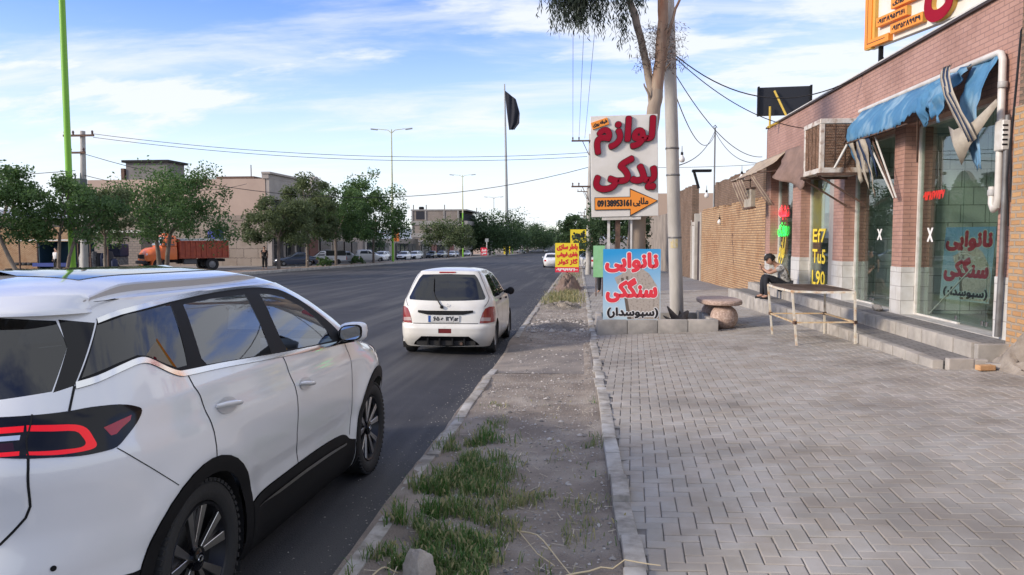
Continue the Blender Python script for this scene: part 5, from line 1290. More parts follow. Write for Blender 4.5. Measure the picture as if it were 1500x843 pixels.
# upper sign with raised crimson letters
ys = 15.16
Q = thing('car_parts_sign', 'tall white roadside sign with raised crimson letters and an orange arrow', 'sign', (.9, 15.25, 0))
P0, RX, UZ, NY = Vector((.245, ys, 2.15)), Vector((1, 0, .018)).normalized(), Vector((-.018, 0, 1)).normalized(), Vector((0, -1, 0))
SW, SH = 1.285, 1.945
m = MB(); m.prism([P0 + RX * a + UZ * b for a, b in ((0, 0), (SW, 0), (SW, SH), (0, SH))], (0, .10, 0)); m.build('panel', mat('sign_ivory', (.70, .67, .62), .45, col2=(.62, .59, .53), nscale=2.5), Q, bevel=.006)
m = MB(); m.prism([P0 + RX * a + UZ * b + Vector((0, .02, 0)) for a, b in ((.2, -.06), (.95, -.06), (.95, -.004), (.2, -.004))], (0, .07, 0)); m.build('lower_rail', WHITE_METAL, Q)
def sbox(x0, y0, x1, y1): return (x0 * SW, y0 * SH, x1 * SW, y1 * SH)
for t, bx, bold in (('لوازم', (.065, .615, .955, .985), .030), ('یدکی', (.045, .245, .985, .600), .032)):
    b4 = sbox(*bx)
    a = MB(); letters(a, t, P0 + NY * .001, RX, UZ, NY, b4, bold, .05, .010, slant=.10, rounds=12); ol = a.build('letter_edge', INK, Q, fixn=False)
    a = MB(); letters(a, t, P0 + NY * .051, RX, UZ, NY, b4, bold, .009, slant=.10, rounds=12); a.build('raised_letters', SIGN_RED, Q, fixn=False)
def arrow_pts(g): return [P0 + RX * (a * SW) + UZ * (b * SH) for a, b in ((.055 - g, .075 - g * .7), (.585 - g, .075 - g * .7), (.585 - g, .015 - g * 1.6), (.975 + g * 2.2, .150), (.585 - g, .265 + g * 1.6), (.585 - g, .190 + g * .7), (.055 - g, .190 + g * .7))]
m = MB(); m.prism([p + NY * .001 for p in arrow_pts(.009)], NY * .018); m.build('arrow_edge', INK, Q)
m = MB(); m.prism([p + NY * .0195 for p in arrow_pts(0)], NY * .006); ar = m.build('arrow', ORANGE, Q)
a = MB(); letters(a, '09138953161', P0 + NY * .0256, RX, UZ, NY, sbox(.085, .100, .60, .168), .009, .003); letters(a, 'ملایی', P0 + NY * .0256, RX, UZ, NY, sbox(.62, .095, .85, .185), .006, .003); a.build('lettering', INK, ar, fixn=False)
rt = Matrix.Rotation(rad(-17), 3, 'Y'); tr, tu = rt @ RX, rt @ UZ; to = P0 + RX * (.035 * SW) + UZ * (.865 * SH)
m = MB(); m.prism([to + tr * a_ + tu * b + NY * .001 for a_, b in ((0, 0), (.33, 0), (.33, .135), (0, .135))], NY * .03); tg = m.build('tag_plate', ORANGE, Q, bevel=.003)
a = MB(); letters(a, 'شبانه روزی', to + NY * .0312, tr, tu, NY, (.02, .025, .31, .115), .005, .003); a.build('lettering', INK, tg, fixn=False)
for x, w_, m_ in ((.76, .09, RUST), (.58, .05, WHITE_METAL), (1.02, .035, WHITE_METAL)):
    m = MB(); m.slab(x - w_ / 2, x + w_ / 2, ys + .105, ys + .105 + w_, gz(x, ys) - .05, 2.6 if w_ > .08 else 2.3); m.build('post', m_, Q)
# lower bakery sign
Q = thing('bakery_sign', 'blue bakery sign with red words standing in the planter under the white sign', 'sign', (1.0, 15.05, 0))
b0 = Vector((.468, 15.02, .15))
m = MB(); m.slab(.468, 1.568, 15.021, 15.06, .15, 1.535); m.build('board', STEEL, Q)
bakery_panel(Q, b0, Vector((1, 0, 0)), Vector((0, 0, 1)), Vector((0, -1, 0)), 1.10, 1.385)
m = MB()
for x in (.50, 1.53): m.slab(x - .02, x + .02, 15.062, 15.10, gz(x, 15) - .02, 1.5)
m.build('stand', RUST, Q)

# concrete electricity pole next to the planter
Q = thing('concrete_pole', 'round pale concrete electricity pole rising behind the two signs', 'utility pole', (2.07, 16.55, .1))
m = MB(); pb_, pt_ = Vector((2.085, 16.55, gz(2, 16.5))), Vector((1.70, 16.3, 9.0))
m.tube([pb_ + (pt_ - pb_) * t for t in steps(0, 1, 10)], [.145 - .03 * t for t in steps(0, 1, 10)], 24); m.build('shaft', OLD_CONCRETE, Q, smooth=50)
for z in (1.75, 3.05, 3.6): m = MB(); c = pb_ + (pt_ - pb_) * ((z - pb_.z) / (9 - pb_.z)); m.lathe([(.138, -.02), (.144, -.015), (.144, .015), (.138, .02)], c, 20); m.build('strap', STEEL, Q, smooth=50)
m = MB(); c = pb_ + (pt_ - pb_) * ((1.62 - pb_.z) / (9 - pb_.z)); m.add([(c.x + .143 * math.sin(a) , c.y - .143 * math.cos(a), c.z + dz) for dz in (-.09, .1) for a in (-.8, -.4, 0, .3)], [(0, 1, 5, 4), (1, 2, 6, 5), (2, 3, 7, 6)]); m.build('yellow_sticker', mat('faded_yellow_paper', (.55, .42, .12), .8, col2=(.5, .46, .36), nscale=14), Q, fixn=False)

# eucalyptus in the planter
BARK = mat('eucalyptus_bark', (.36, .29, .22), .85, col2=(.22, .165, .125), nscale=2.2, stretch=(1, 1, .22), bump=.012, bscale=10, col3=(.42, .36, .29), n3scale=1.2)
BARK2 = mat('peeling_red_bark', (.20, .085, .05), .9, col2=(.34, .27, .20), nscale=2.4, stretch=(1, 1, .25), bump=.012, bscale=12)
TR = thing('eucalyptus_tree', 'tall eucalyptus with peeling bark and hanging leaves growing out of the planter', 'tree', (1.2, 16.0, 0))
def limb(pts, rs_, m_, name='branch', n=14):
    mb = MB(); P = [Vector(p) for p in pts]; out = []; ro = []
    for i in range(len(P) - 1):
        for k in range(5):
            t = k / 5; out.append(P[i].lerp(P[i + 1], t) + Vector((noise.noise(P[i] * 3 + Vector((t * 2, 0, 0))) * .02, 0, 0))); ro.append(rs_[i] + (rs_[i + 1] - rs_[i]) * t)
    out.append(P[-1]); ro.append(rs_[-1]); mb.tube(out, ro, n); return mb.build(name, m_, TR, smooth=60)
limb([(1.08, 16.0, gz(1, 16) - .05), (1.11, 16.0, .9), (1.17, 16.0, 2.1), (1.33, 16.0, 3.4), (1.47, 16.0, 4.3), (1.52, 16.0, 4.65)], [.25, .20, .17, .155, .13, .12], BARK, 'trunk', 20)
limb([(1.50, 16.0, 4.5), (1.58, 16.0, 5.2), (1.62, 15.98, 6.0), (1.60, 15.95, 6.8), (1.55, 15.9, 8.5)], [.12, .115, .10, .105, .08], BARK2, 'main_limb', 18)
limb([(1.47, 16.02, 4.35), (1.36, 16.05, 4.9), (1.22, 16.1, 5.6), (1.08, 16.1, 6.1), (.92, 16.1, 6.55), (.6, 16.1, 7.4)], [.10, .075, .07, .075, .06, .04], BARK, 'side_limb')
limb([(1.66, 16.0, 5.2), (1.72, 16.0, 5.7), (1.85, 16.0, 6.2), (2.05, 16.0, 6.6), (2.3, 16, 7.1)], [.05, .035, .026, .022, .012], BARK2)
limb([(1.44, 16.0, 4.35), (1.34, 15.9, 4.55), (1.25, 15.85, 4.75)], [.03, .025, .012], BARK)
limb([(1.60, 16.0, 4.95), (1.68, 15.95, 5.05), (1.76, 15.9, 5.15)], [.03, .02, .01], BARK2)
limb([(1.53, 16.0, 4.75), (1.40, 15.95, 4.95), (1.36, 15.9, 5.35)], [.02, .015, .008], BARK2)
limb([(.62, 16.1, 7.35), (.2, 15.9, 7.3), (-.25, 15.7, 7.0), (-.5, 15.6, 6.6)], [.04, .025, .015, .008], BARK)
limb([(.92, 16.1, 6.55), (.7, 15.9, 6.9), (.35, 15.8, 7.0), (.05, 15.7, 6.7)], [.03, .02, .012, .006], BARK)
EULEAF = leaf_mat('eucalyptus_leaf', (.020, .030, .020), (.055, .075, .045), .25)
def drape(name, seeds, mb, cols, r):
    for (x, y, z, L, sp, n) in seeds:
        for _ in range(int(n * 2.1)):
            sx, sy = x + r.gauss(0, sp), y + r.gauss(0, sp); l = L * r.uniform(.5, 1.1); top = z + r.uniform(-.1, .15)
            k = int(l / .028); dx, dy = r.gauss(0, .12), r.gauss(0, .12)
            for i in range(k):
                t = i / max(k, 1); c = Vector((sx + dx * t, sy + dy * t, top - l * t)) + Vector((r.gauss(0, .03), r.gauss(0, .03), 0))
                d = Vector((r.gauss(0, .5), r.gauss(0, .5), -1)).normalized(); q = d.orthogonal().normalized(); q = (Matrix.Rotation(r.uniform(0, 6.28), 3, d) @ q)
                ln, w = r.uniform(.08, .15), r.uniform(.007, .013)
                mb.add([c, c + d * ln * .4 + q * w, c + d * ln, c + d * ln * .4 - q * w], [(0, 1, 2, 3)]); s_ = r.random(); cols.extend([(s_, s_, s_)] * 4)
re_ = random.Random(5); mb = MB(); cols = []
drape('c', [(-.30, 15.6, 6.75, .95, .16, 34), (.02, 15.7, 6.75, 1.0, .17, 36), (.28, 15.7, 6.85, .85, .14, 26), (-.48, 15.6, 6.75, .45, .10, 14), (.42, 15.6, 6.1, .55, .05, 5), (.80, 15.8, 6.6, .75, .10, 12), (.85, 15.8, 6.0, .65, .05, 5), (.62, 15.9, 7.0, .7, .15, 14), (1.15, 16.1, 6.7, .5, .08, 10), (-.1, 15.6, 7.2, .7, .35, 30), (.5, 15.8, 7.6, .8, .4, 30)], mb, cols, re_)
mb.build('leaves', EULEAF, TR, colors=cols, fixn=False)
mb = MB(); cols = []
for _ in range(1000):
    a = re_.uniform(0, 6.28); q = re_.random() ** .5; c = Vector((1.58 + .52 * q * math.cos(a), 15.95 + .3 * math.sin(a) * q, 5.45 + .45 * re_.uniform(-1, 1)))
    if abs(c.x - 1.6) < .06: continue
    d = Vector((re_.gauss(0, 1), re_.gauss(0, 1), re_.gauss(-.3, 1))).normalized(); q2 = d.orthogonal().normalized(); ln, w = re_.uniform(.06, .14), re_.uniform(.005, .010)
    mb.add([c, c + d * ln * .4 + q2 * w, c + d * ln, c + d * ln * .4 - q2 * w], [(0, 1, 2, 3)]); s_ = re_.random(); cols.extend([(s_, s_, s_)] * 4)
mb.build('dry_leaves', leaf_mat('dry_leaf', (.10, .055, .04), (.06, .055, .04), .2), TR, colors=cols, fixn=False)
mb = MB()
for _ in range(60):
    c = Vector((1.58, 15.97, 5.2 + re_.uniform(-.1, .5))); d = Vector((re_.gauss(0, .8), re_.gauss(0, .4), re_.uniform(.1, .9))).normalized() * re_.uniform(.2, .5); mb.tube([c, c + d * .5 + Vector((0, 0, .04)), c + d], [.006, .004, .002], 4)
mb.build('twigs', BARK2, TR)
TR.location.y -= .42
# charred stump lying in the planter
Q = thing('tree_stump', 'dark charred stump lying in the planter by the pole', 'stump', (2.0, 15.6, 0))
m = MB(); m.tube([(1.74, 15.35, .40), (1.88, 15.42, .18), (2.02, 15.5, .06), (2.2, 15.55, .03)], [.012, .07, .10, .15], 10); m.tube([(2.17, 15.5, .30), (2.10, 15.5, .22), (2.05, 15.5, .12), (2.0, 15.5, .02)], [.02, .07, .12, .17], 10); m.tube([(1.66, 15.3, .22), (1.76, 15.34, .15), (1.9, 15.4, .06)], [.008, .03, .06], 8); m.tube([(2.0, 15.5, .30), (2.02, 15.55, .2), (2.1, 15.6, .05)], [.01, .05, .13], 8)
m.build('wood', mat('charred_wood', (.05, .042, .038), .95, col2=(.14, .115, .10), nscale=6, bump=.03, bscale=14, stretch=(1, 1, .4)), Q, smooth=50)
# stone bench
GRAN = mat('pink_granite', (.46, .33, .26), .7, col2=(.28, .19, .15), nscale=38, detail=3, col3=(.56, .43, .35), n3scale=22, bump=.002, bscale=60)
Q = thing('stone_bench', 'pinkish granite bench with a rounded slab on stone balls beside the planter', 'bench', (2.85, 15.9, 0))
m = MB(); out = []
for i in range(48):
    a = 2 * math.pi * i / 48; c, s = math.cos(a), math.sin(a); out.append((2.82 + .40 * math.copysign(abs(c) ** .7, c), 15.85 + .88 * math.copysign(abs(s) ** .7, s)))
def lvl(k, z): return [(2.82 + (x - 2.82) * k, 15.85 + (y - 15.85) * k, z - (y - 15.85) * SLOPE) for x, y in out]
rows = [lvl(.90, .422), lvl(.985, .44), lvl(1.0, .475), lvl(.985, .51), lvl(.93, .525)]; m.grid(rows, closed=True); m.poly(rows[-1]); m.poly(list(reversed(rows[0]))); m.build('slab', GRAN, Q, smooth=40)
for y in (15.30, 16.40):
    m = MB(); z0 = gz(2.83, y) - .02; zt = .43 - (y - 15.85) * SLOPE; h = (zt - z0) / 2; prof = [(0, -h)] + [(.265 * max(.02, math.cos(t)) ** .85, h * 1.0 * math.sin(t)) for t in [rad(a) for a in range(-70, 71, 10)]] + [(0, h)]
    m.lathe(prof, (2.83, y, z0 + h), 32); m.build('stone_ball', GRAN, Q, smooth=60)
# display table of white angle steel
Q = thing('steel_table', 'rickety white steel table with a wire mesh top standing before the steps', 'table', (3.85, 13.1, .1))
C4 = {'L': (3.44, 14.02), 'M': (3.41, 12.36), 'R': (4.27, 12.28), 'B': (4.29, 13.86)}; TZ = .915
PEEL = mat('peeling_white_paint', (.66, .63, .56), .5, col2=(.58, .50, .36), nscale=10, col3=(.50, .30, .15), n3scale=7)
TOPC = {'L': (3.36, 14.06), 'M': (3.34, 12.42), 'R': (4.26, 12.32), 'B': (4.30, 13.92)}
for k, (x, y) in C4.items():
    tx, ty = TOPC[k]; m = MB(); z0 = gz(x, y) - .005; R3 = Matrix.Rotation(0, 3, 'Z')
    p0, p1 = Vector((x, y, z0)), Vector((tx, ty, TZ - .002))
    m.tube([p0, p0.lerp(p1, .5), p1], .021, 4); m.build('leg', PEEL, Q)
seq = ['L', 'M', 'R', 'B']
for i in range(4):
    a, b = TOPC[seq[i]], TOPC[seq[(i + 1) % 4]]; m = MB(); sag = -.012 if i in (0, 1) else 0
    m.tube([(a[0], a[1], TZ), ((a[0] + b[0]) / 2, (a[1] + b[1]) / 2, TZ + sag), (b[0], b[1], TZ)], .026, 4, flat=.7); m.build('top_rail', PEEL, Q)
    def mid(k, t=.42): p0 = Vector((*C4[k], gz(*C4[k]))); p1 = Vector((*TOPC[k], TZ)); return p0.lerp(p1, t)
    m = MB(); m.tube([mid(seq[i]), mid(seq[(i + 1) % 4])], .017, 4); m.build('stretcher', mat('rusty_cream_paint', (.60, .50, .34), .6, col2=(.45, .28, .13), nscale=9), Q)
    m = MB(); m.box(mid(seq[i]), (.05, .05, .05), .4); m.build('joint', RUST, Q)
mb = MB(); nx_, ny_ = 26, 46
def tp(a, b):
    L_, M_, R__, B_ = [Vector((*TOPC[k], TZ + .012)) for k in seq]; p = (L_.lerp(B_, a)).lerp(M_.lerp(R__, a), b); p.z -= .028 * math.sin(math.pi * a) * math.sin(math.pi * b) + .004 * math.sin(a * 19 + b * 7); return p
for i in range(nx_ + 1): mb.tube([tp(i / nx_, b) for b in steps(0, 1, 10)], .0035, 3, cap=False)
for j in range(ny_ + 1): mb.tube([tp(a, j / ny_) + Vector((0, 0, .004)) for a in steps(0, 1, 6)], .0035, 3, cap=False)
mb.build('mesh_top', mat('rusty_mesh', (.12, .085, .065), .85, .2), Q, fixn=False)
m = MB(); m.grid([[tuple(tp(a, b) - Vector((0, 0, .008))) for a in steps(.02, .98, 8)] for b in steps(.02, .98, 12)]); m.build('tray', mat('dark_tray', (.085, .06, .05), .85, col2=(.15, .12, .095), nscale=20), Q, smooth=180)

# ----------------------------------------------------------------- the seated man
SKIN = mat('skin_tone', (.42, .235, .16), .6); HAIR = mat('black_hair', (.010, .009, .009), .7); DENIM = mat('black_trousers', (.010, .011, .016), .85, col2=(.017, .018, .024), nscale=9); SHOE = mat('black_shoe', (.012, .012, .013), .6)
SHIRT = mat('printed_shirt', (.42, .41, .39), .85, col2=(.10, .095, .09), nscale=17, detail=3, contrast=(.46, .58), col3=(.48, .46, .43), n3scale=5)
MAN = thing('person', 'seated man in black trousers and printed grey T-shirt bent over his phone on the steps', 'person', (4.75, 19.2, .26))
hipc, chest, neck, head = Vector((5.05, 19.2, .58)), Vector((4.80, 19.18, .98)), Vector((4.66, 19.16, 1.13)), Vector((4.50, 19.14, 1.20))
def V3(x, y, z): return Vector((x, y, z))
J = {'hip': (hipc, (.15, .13)), 'waist': (V3(4.99, 19.2, .76), (.145, .125)), 'chest': (V3(4.90, 19.19, .93), (.165, .13)), 'neckb': (V3(4.79, 19.17, 1.06), (.085, .08)), 'neck': (V3(4.73, 19.16, 1.11), .055), 'skull': (V3(4.66, 19.15, 1.16), .07), 'face': (V3(4.59, 19.14, 1.14), .055)}
E_ = [('hip', 'waist'), ('waist', 'chest'), ('chest', 'neckb'), ('neckb', 'neck'), ('neck', 'skull'), ('skull', 'face')]
for s, n in ((-1, 'n'), (1, 'f')):
    yo = 19.18 + s * .2; ky = 19.18 + s * .13
    J['sh' + n] = (V3(4.86, yo, 1.01), .062); J['el' + n] = (V3(4.57, 19.18 + s * .19, .885), .042); J['wr' + n] = (V3(4.45, 19.16 + s * .07, .975), .030); J['pa' + n] = (V3(4.43, 19.15 + s * .05, 1.02), .034)
    J['hj' + n] = (V3(5.00, 19.2 + s * .10, .57), .095); J['kn' + n] = (V3(4.50, ky, .815), .066); J['an' + n] = (V3(4.50 - s * .03, ky - .02, .33), .045); J['toe' + n] = (V3(4.36 - s * .03, ky - .02, .29), .038)
    E_ += [('chest', 'sh' + n), ('sh' + n, 'el' + n), ('el' + n, 'wr' + n), ('wr' + n, 'pa' + n), ('hip', 'hj' + n), ('hj' + n, 'kn' + n), ('kn' + n, 'an' + n), ('an' + n, 'toe' + n)]
grow_body('body', J, E_, 'hip', SKIN, MAN)
# head with face, hair
def head_mesh(c, fwd, up, parent, s=1.0, mname='head', skin=SKIN, hair=HAIR):
    c, f, u = Vector(c), Vector(fwd).normalized(), Vector(up).normalized(); u = (u - f * u.dot(f)).normalized(); r = f.cross(u)
    bm = bmesh.new(); bmesh.ops.create_icosphere(bm, subdivisions=4, radius=1)
    hv = []; 
    def P(v): 
        x, y, z = v
        fx = 1.0 - (.18 * max(0, -z) if True else 0); w = .076 * fx; d = .097 * (1 - .10 * max(0, -z)); h = .118
        px, py, pz = x * w, y * d, z * h
        if y > 0:                                                     # face
            py += .022 * math.exp(-((x / .16) ** 2 + ((z + .05) / .17) ** 2)) * (y > .3)                       # nose
            py -= .010 * (math.exp(-(((x - .38) / .17) ** 2 + ((z - .10) / .11) ** 2)) + math.exp(-(((x + .38) / .17) ** 2 + ((z - .10) / .11) ** 2)))   # eye sockets
            py += .006 * math.exp(-((x / .3) ** 2 + ((z + .42) / .07) ** 2)) + .010 * math.exp(-((x / .3) ** 2 + ((z + .80) / .18) ** 2))            # lips, chin
        pz -= .018 * max(0, -z) * max(0, y)
        return c + (r * px + f * py + u * pz) * s
    mb = MB(); mb.add([P(v.co) for v in bm.verts], [[v.index for v in q.verts] for q in bm.faces])
    H = mb.build(mname, skin, parent, smooth=180)
    hb = MB(); idx = {}; vs = []
    for v in bm.verts:
        x, y, z = v.co
        if z > .42 - .1 * (y > .5) or (y < .15 and z > -.30 + .25 * max(0, y)): idx[v.index] = len(vs); q = P(v.co); vs.append(q + (q - c).normalized() * (.024 + .016 * noise.noise(Vector(v.co) * 6)) * s)
    hb.add(vs, [[idx[v.index] for v in q.verts] for q in bm.faces if all(v.index in idx for v in q.verts)]); hb.build('hair', hair, parent, smooth=180, fixn=False, solid=.01)
    eb = MB()
    for sx in (-1, 1):
        e = c + (r * (.030 * sx) + f * .083 + u * .012) * s; bmesh_ = [(e + (r * math.cos(t) * .010 + u * math.sin(t) * .006) * s + f * .002 * s) for t in [2 * math.pi * i / 10 for i in range(10)]]; eb.poly(bmesh_)
        e2 = e + u * .016 * s; eb.box(e2, (.026 * s, .008 * s, .006 * s))
        for k in range(1): eb.lathe([(0, -.01 * s), (.02 * s, -.004 * s), (.026 * s, .004 * s), (0, .01 * s)], c + r * (.076 * sx) * s - u * .01 * s, 10, 'X')
    eb.box(c + (f * .087 - u * .050) * s, (.034 * s, .010 * s, .006 * s)); eb.build('face_detail', mat('dark_feature', (.06, .03, .025), .6), parent)
    bm.free(); return H
head_mesh((4.615, 19.145, 1.205), (-.72, -.05, -.62), (-.5, 0, .85), MAN, 1.1)
# clothes follow the same skeleton a little outside it
def grow_part(keys, edges, root, grow_, m_, nm, J=J, parent=MAN): return grow_body(nm, {k: (J[k][0], tuple(x + grow_ for x in J[k][1]) if isinstance(J[k][1], tuple) else J[k][1] + grow_) for k in keys}, edges, root, m_, parent)
for n in 'nf':
    a, b = J['sh' + n][0], J['el' + n][0]; J['slv' + n] = (a.lerp(b, .55), .052)
grow_part(['hip', 'waist', 'chest', 'neckb', 'shn', 'shf', 'slvn', 'slvf'], [('hip', 'waist'), ('waist', 'chest'), ('chest', 'neckb'), ('chest', 'shn'), ('chest', 'shf'), ('shn', 'slvn'), ('shf', 'slvf')], 'waist', .014, SHIRT, 'shirt')
J['hip2'] = (V3(5.06, 19.2, .56), (.15, .12))
grow_part(['hip2', 'hjn', 'hjf', 'knn', 'knf', 'ann', 'anf'], [('hip2', 'hjn'), ('hip2', 'hjf'), ('hjn', 'knn'), ('hjf', 'knf'), ('knn', 'ann'), ('knf', 'anf')], 'hip2', .020, DENIM, 'trousers')
for n in 'nf':
    a, t = J['an' + n][0], J['toe' + n][0]; grow_body('shoe', {'heel': (a + V3(.035, 0, -.045), .042), 'mid': (a.lerp(t, .5) + V3(0, 0, -.03), .045), 'toe': (t + V3(-.035, 0, -.005), .034)}, [('heel', 'mid'), ('mid', 'toe')], 'mid', SHOE, MAN)
# hands: five separate curled fingers each, closed round the phone
for s, n in ((-1, 'n'), (1, 'f')):
    p = J['pa' + n][0]
    for k in range(4):
        o = Vector((-.012 - .004 * k, 0, .030 - .019 * k)); q0 = p + o; L_ = (.036, .040, .037, .030)[k]
        grow_body('finger', {'a': (q0, .0095), 'b': (q0 + V3(-L_, -s * .004, .010), .0088), 'c': (q0 + V3(-L_ * 1.25, -s * .026, .012), .0080), 'd': (q0 + V3(-L_ * .9, -s * .044, .010), .0065)}, [('a', 'b'), ('b', 'c'), ('c', 'd')], 'a', SKIN, MAN, 1)
    q0 = p + V3(.012, -s * .01, .02); grow_body('thumb', {'a': (q0, .011), 'b': (q0 + V3(.006, -s * .022, .024), .0098), 'c': (q0 + V3(-.012, -s * .034, .038), .0075)}, [('a', 'b'), ('b', 'c')], 'a', SKIN, MAN, 1)
m = MB(); m.box((4.405, 19.15, 1.045), (.012, .075, .15), Matrix.Rotation(rad(-28), 3, 'Y')); Q = thing('phone', 'black phone held in both hands by the seated man', 'phone', (4.355, 19.15, 1.0)); m.build('case', GLOSS_BLACK, Q, bevel=.004)

# ----------------------------------------------------------------- the white hatchback
HS = CarSurface(
    W=[(.15, .735), (.25, .785), (.4, .80), (.6, .808), (.8, .802), (.92, .782), (1.0, .742), (1.2, .660), (1.36, .575), (1.42, .52)],
    R=[(.15, .47), (.25, .57), (.36, .635), (.50, .64), (.545, .60), (.7, .585), (.85, .555), (.95, .50), (1.2, .37), (1.36, .28), (1.42, .22)],
    F=[(.15, 2.85), (.4, 3.0), (.6, 3.0), (.75, 2.93), (.85, 2.75), (.92, 2.45), (.98, 2.1), (1.2, 1.72), (1.36, 1.42), (1.42, 1.15)], s0=.05, s1=1.7, lr=.85, lf=1.0, nr=4.2, nf=3.2)
def ux(S_, x, z):
    a, b = S_.u0, S_.s0
    for _ in range(50):
        m_ = (a + b) / 2
        if S_.point(m_, z)[0] < x: a = m_
        else: b = m_
    return (a + b) / 2
HT = thing('white_hatchback', 'older white hatchback with dark rear window pulled up at the roadside beyond the SUV', 'car', (-2.22, 13.30, base(13.3)), rad(-.6), rx=-math.atan(SLOPE))
X_ = lambda x, z: (ux(HS, x, z), z)
h_arch = lambda cy, r, zl: [( (cy + r * math.cos(rad(-40 + 260 * i / 20))), max(zl, .28 + r * math.sin(rad(-40 + 260 * i / 20)))) for i in range(21)]
hrw = [(HS.u0, 1.372), X_(.45, 1.362), X_(.505, 1.30), X_(.655, .985), X_(.64, .945), X_(.3, .930), (HS.u0, .925)]
htl = [X_(.575, .555), X_(.585, .62), X_(.615, .72), X_(.66, .80), X_(.72, .828), (-.36, .825), (-.28, .74), (-.29, .57)]
hgar = [(HS.u0, .765), X_(.30, .765), X_(.465, .772), X_(.47, .735), X_(.3, .70), (HS.u0, .695)]
hwin_r = [(-.10, 1.29), (.02, 1.335), (.62, 1.36), (.70, 1.0), (.66, .96), (.02, .965), (-.12, 1.0)]
hwin_f = [(.70, 1.362), (1.02, 1.345), (1.45, 1.10), (1.58, .985), (.77, .97)]
hband = [(-.16, 1.31), (.0, 1.36), (.6, 1.385), (1.04, 1.37), (1.30, 1.22), (1.66, .975), (.7, .945), (-.1, .95), (-.18, 1.0)]
hregs = [('wheel_opening', None, h_arch(0, .325, .16), 0), ('wheel_opening', None, h_arch(2.33, .325, .16), 0), ('rear_window', TINT_GLASS, hrw, -.002), ('garnish_bar', BLACK_PLASTIC, hgar, .016), ('reversing_lamp', mat('clear_pink_lens', (.42, .30, .29), .08, coat=1), [X_(.585, .60), X_(.60, .655), X_(.74, .645), X_(.74, .585)], .007), ('tail_lamp', mat('aged_red_lens', (.24, .012, .014), .12, coat=.8), htl, .005),
         ('rear_side_window', TINT_GLASS, hwin_r, -.002), ('front_side_window', CAR_GLASS, hwin_f, -.002), ('window_surround', BLACK_PLASTIC, [(.66, 1.37), (.72, 1.37), (.79, .95), (.68, .95)], .001),
         ('reflector', mat('old_reflector', (.16, .02, .02), .3), [(HS.u0, .47), X_(.11, .47), X_(.11, .395), (HS.u0, .395)], .004),
         ('diffuser', BLACK_PLASTIC, [(HS.u0, .345), X_(.40, .345), X_(.52, .25), X_(.56, .19), (HS.u0, .16)], -.03),
         ('rear_bumper', CREAM_PAINT, [(HS.u0, .545), X_(.6, .545), (-.33, .545), (-.33, .16), (HS.u0, .16)], .012), ('windscreen', CAR_GLASS, [(1.85, 1.02), (HS.u1, 1.02), (HS.u1, 1.36), (2.1, 1.35)], 0), ('headlamp', CLEAR_LENS, [(2.3, .80), (2.6, .82), (2.6, .66), (2.35, .66)], .004),
         ('tailgate', CREAM_PAINT, [(HS.u0, 1.40), X_(.50, 1.395), X_(.55, 1.3), X_(.70, .98), X_(.64, .83), X_(.57, .56), (HS.u0, .56)], .002)]
body_panels(HS, .16, 1.42, hregs, ('body_shell', CREAM_PAINT, 0), .06, HT, merge=('rear_window', 'garnish_bar', 'reflector', 'diffuser', 'rear_bumper', 'windscreen', 'tailgate', 'body_shell'))
def roof_cap(S_, zrim, rise, root, m_, n=60, name='roof'):
    mb = MB(); ca = (S_.point(S_.u0, zrim)[1] + S_.point(S_.u1, zrim)[1]) / 2
    for sd_ in (1, -1):
        rows = []
        for j in range(11):
            lam = 1 - j / 10 * .999; row = []
            for i in range(n + 1):
                p = S_.point(S_.u0 + (S_.u1 - S_.u0) * i / n, zrim); row.append((p[0] * lam * sd_, ca + (p[1] - ca) * lam, zrim + rise * (1 - lam ** 3)))
            rows.append(row)
        mb.grid(rows)
    return mb.build(name, m_, root, local=True, smooth=180)
roof_cap(HS, 1.42, .055, HT, CREAM_PAINT)
for nm, line, w in (('door_gap', [(.74, .95), (.75, .6), (.74, .22)], .012), ('door_gap', [(1.66, .96), (1.70, .7), (1.72, .3)], .012), ('door_gap', [(-.08, .95), (.02, .75), (.18, .62)], .012), ('bumper_gap', [(HS.u0, .552), X_(.3, .552), X_(.55, .552)], .012), ('tailgate_gap', [X_(.505, 1.40), X_(.56, 1.3), X_(.705, .98), X_(.65, .83)], .008)):
    ribbon(HS, line, w, .004, nm, SEAM, HT)
m = MB(); R5 = Matrix.Rotation(rad(0), 3, 'X')
yb = lambda x, z, o=0: HS.point(ux(HS, x, z), z, o)[1]
def rearbox(x0, x1, z0, z1, d0, d1, name, m_, bev=.003, par=HT):
    q = MB(); y0 = yb((x0 + x1) / 2, (z0 + z1) / 2); q.slab(x0, x1, y0 - d1, y0 - d0, z0, z1); return q.build(name, m_, par, local=True, bevel=bev)
pk = rearbox(-.30, .24, .575, .690, .004, .020, 'number_plate', mat('plate_white', (.66, .66, .64), .4, col2=(.5, .48, .44), nscale=6))
y0 = yb(0, .63) - .0212
a = MB(); q = MB()
for t, x0, x1, z0, z1 in (('۶۵', -.205, -.095, .600, .672), ('ه', -.075, -.01, .605, .655), ('۱۲۷', .01, .135, .598, .674), ('۵۲', .155, .225, .598, .655)): letters(a, t, (0, y0, 0), (1, 0, 0), (0, 0, 1), (0, -1, 0), (x0, z0, x1, z1), .004, .003)
a.build('plate_number', INK, pk, local=True, fixn=False)
q.slab(-.285, -.245, y0 - .001, y0 + .001, .58, .685); q.build('plate_band', mat('plate_blue', (.02, .08, .30), .4), pk, local=True)
q = MB(); q.slab(.142, .146, y0 - .001, y0 + .001, .58, .685); q.build('plate_divider', INK, pk, local=True)
rearbox(-.16, .12, 1.392, 1.412, -.012, .030, 'brake_light', RED_LENS)
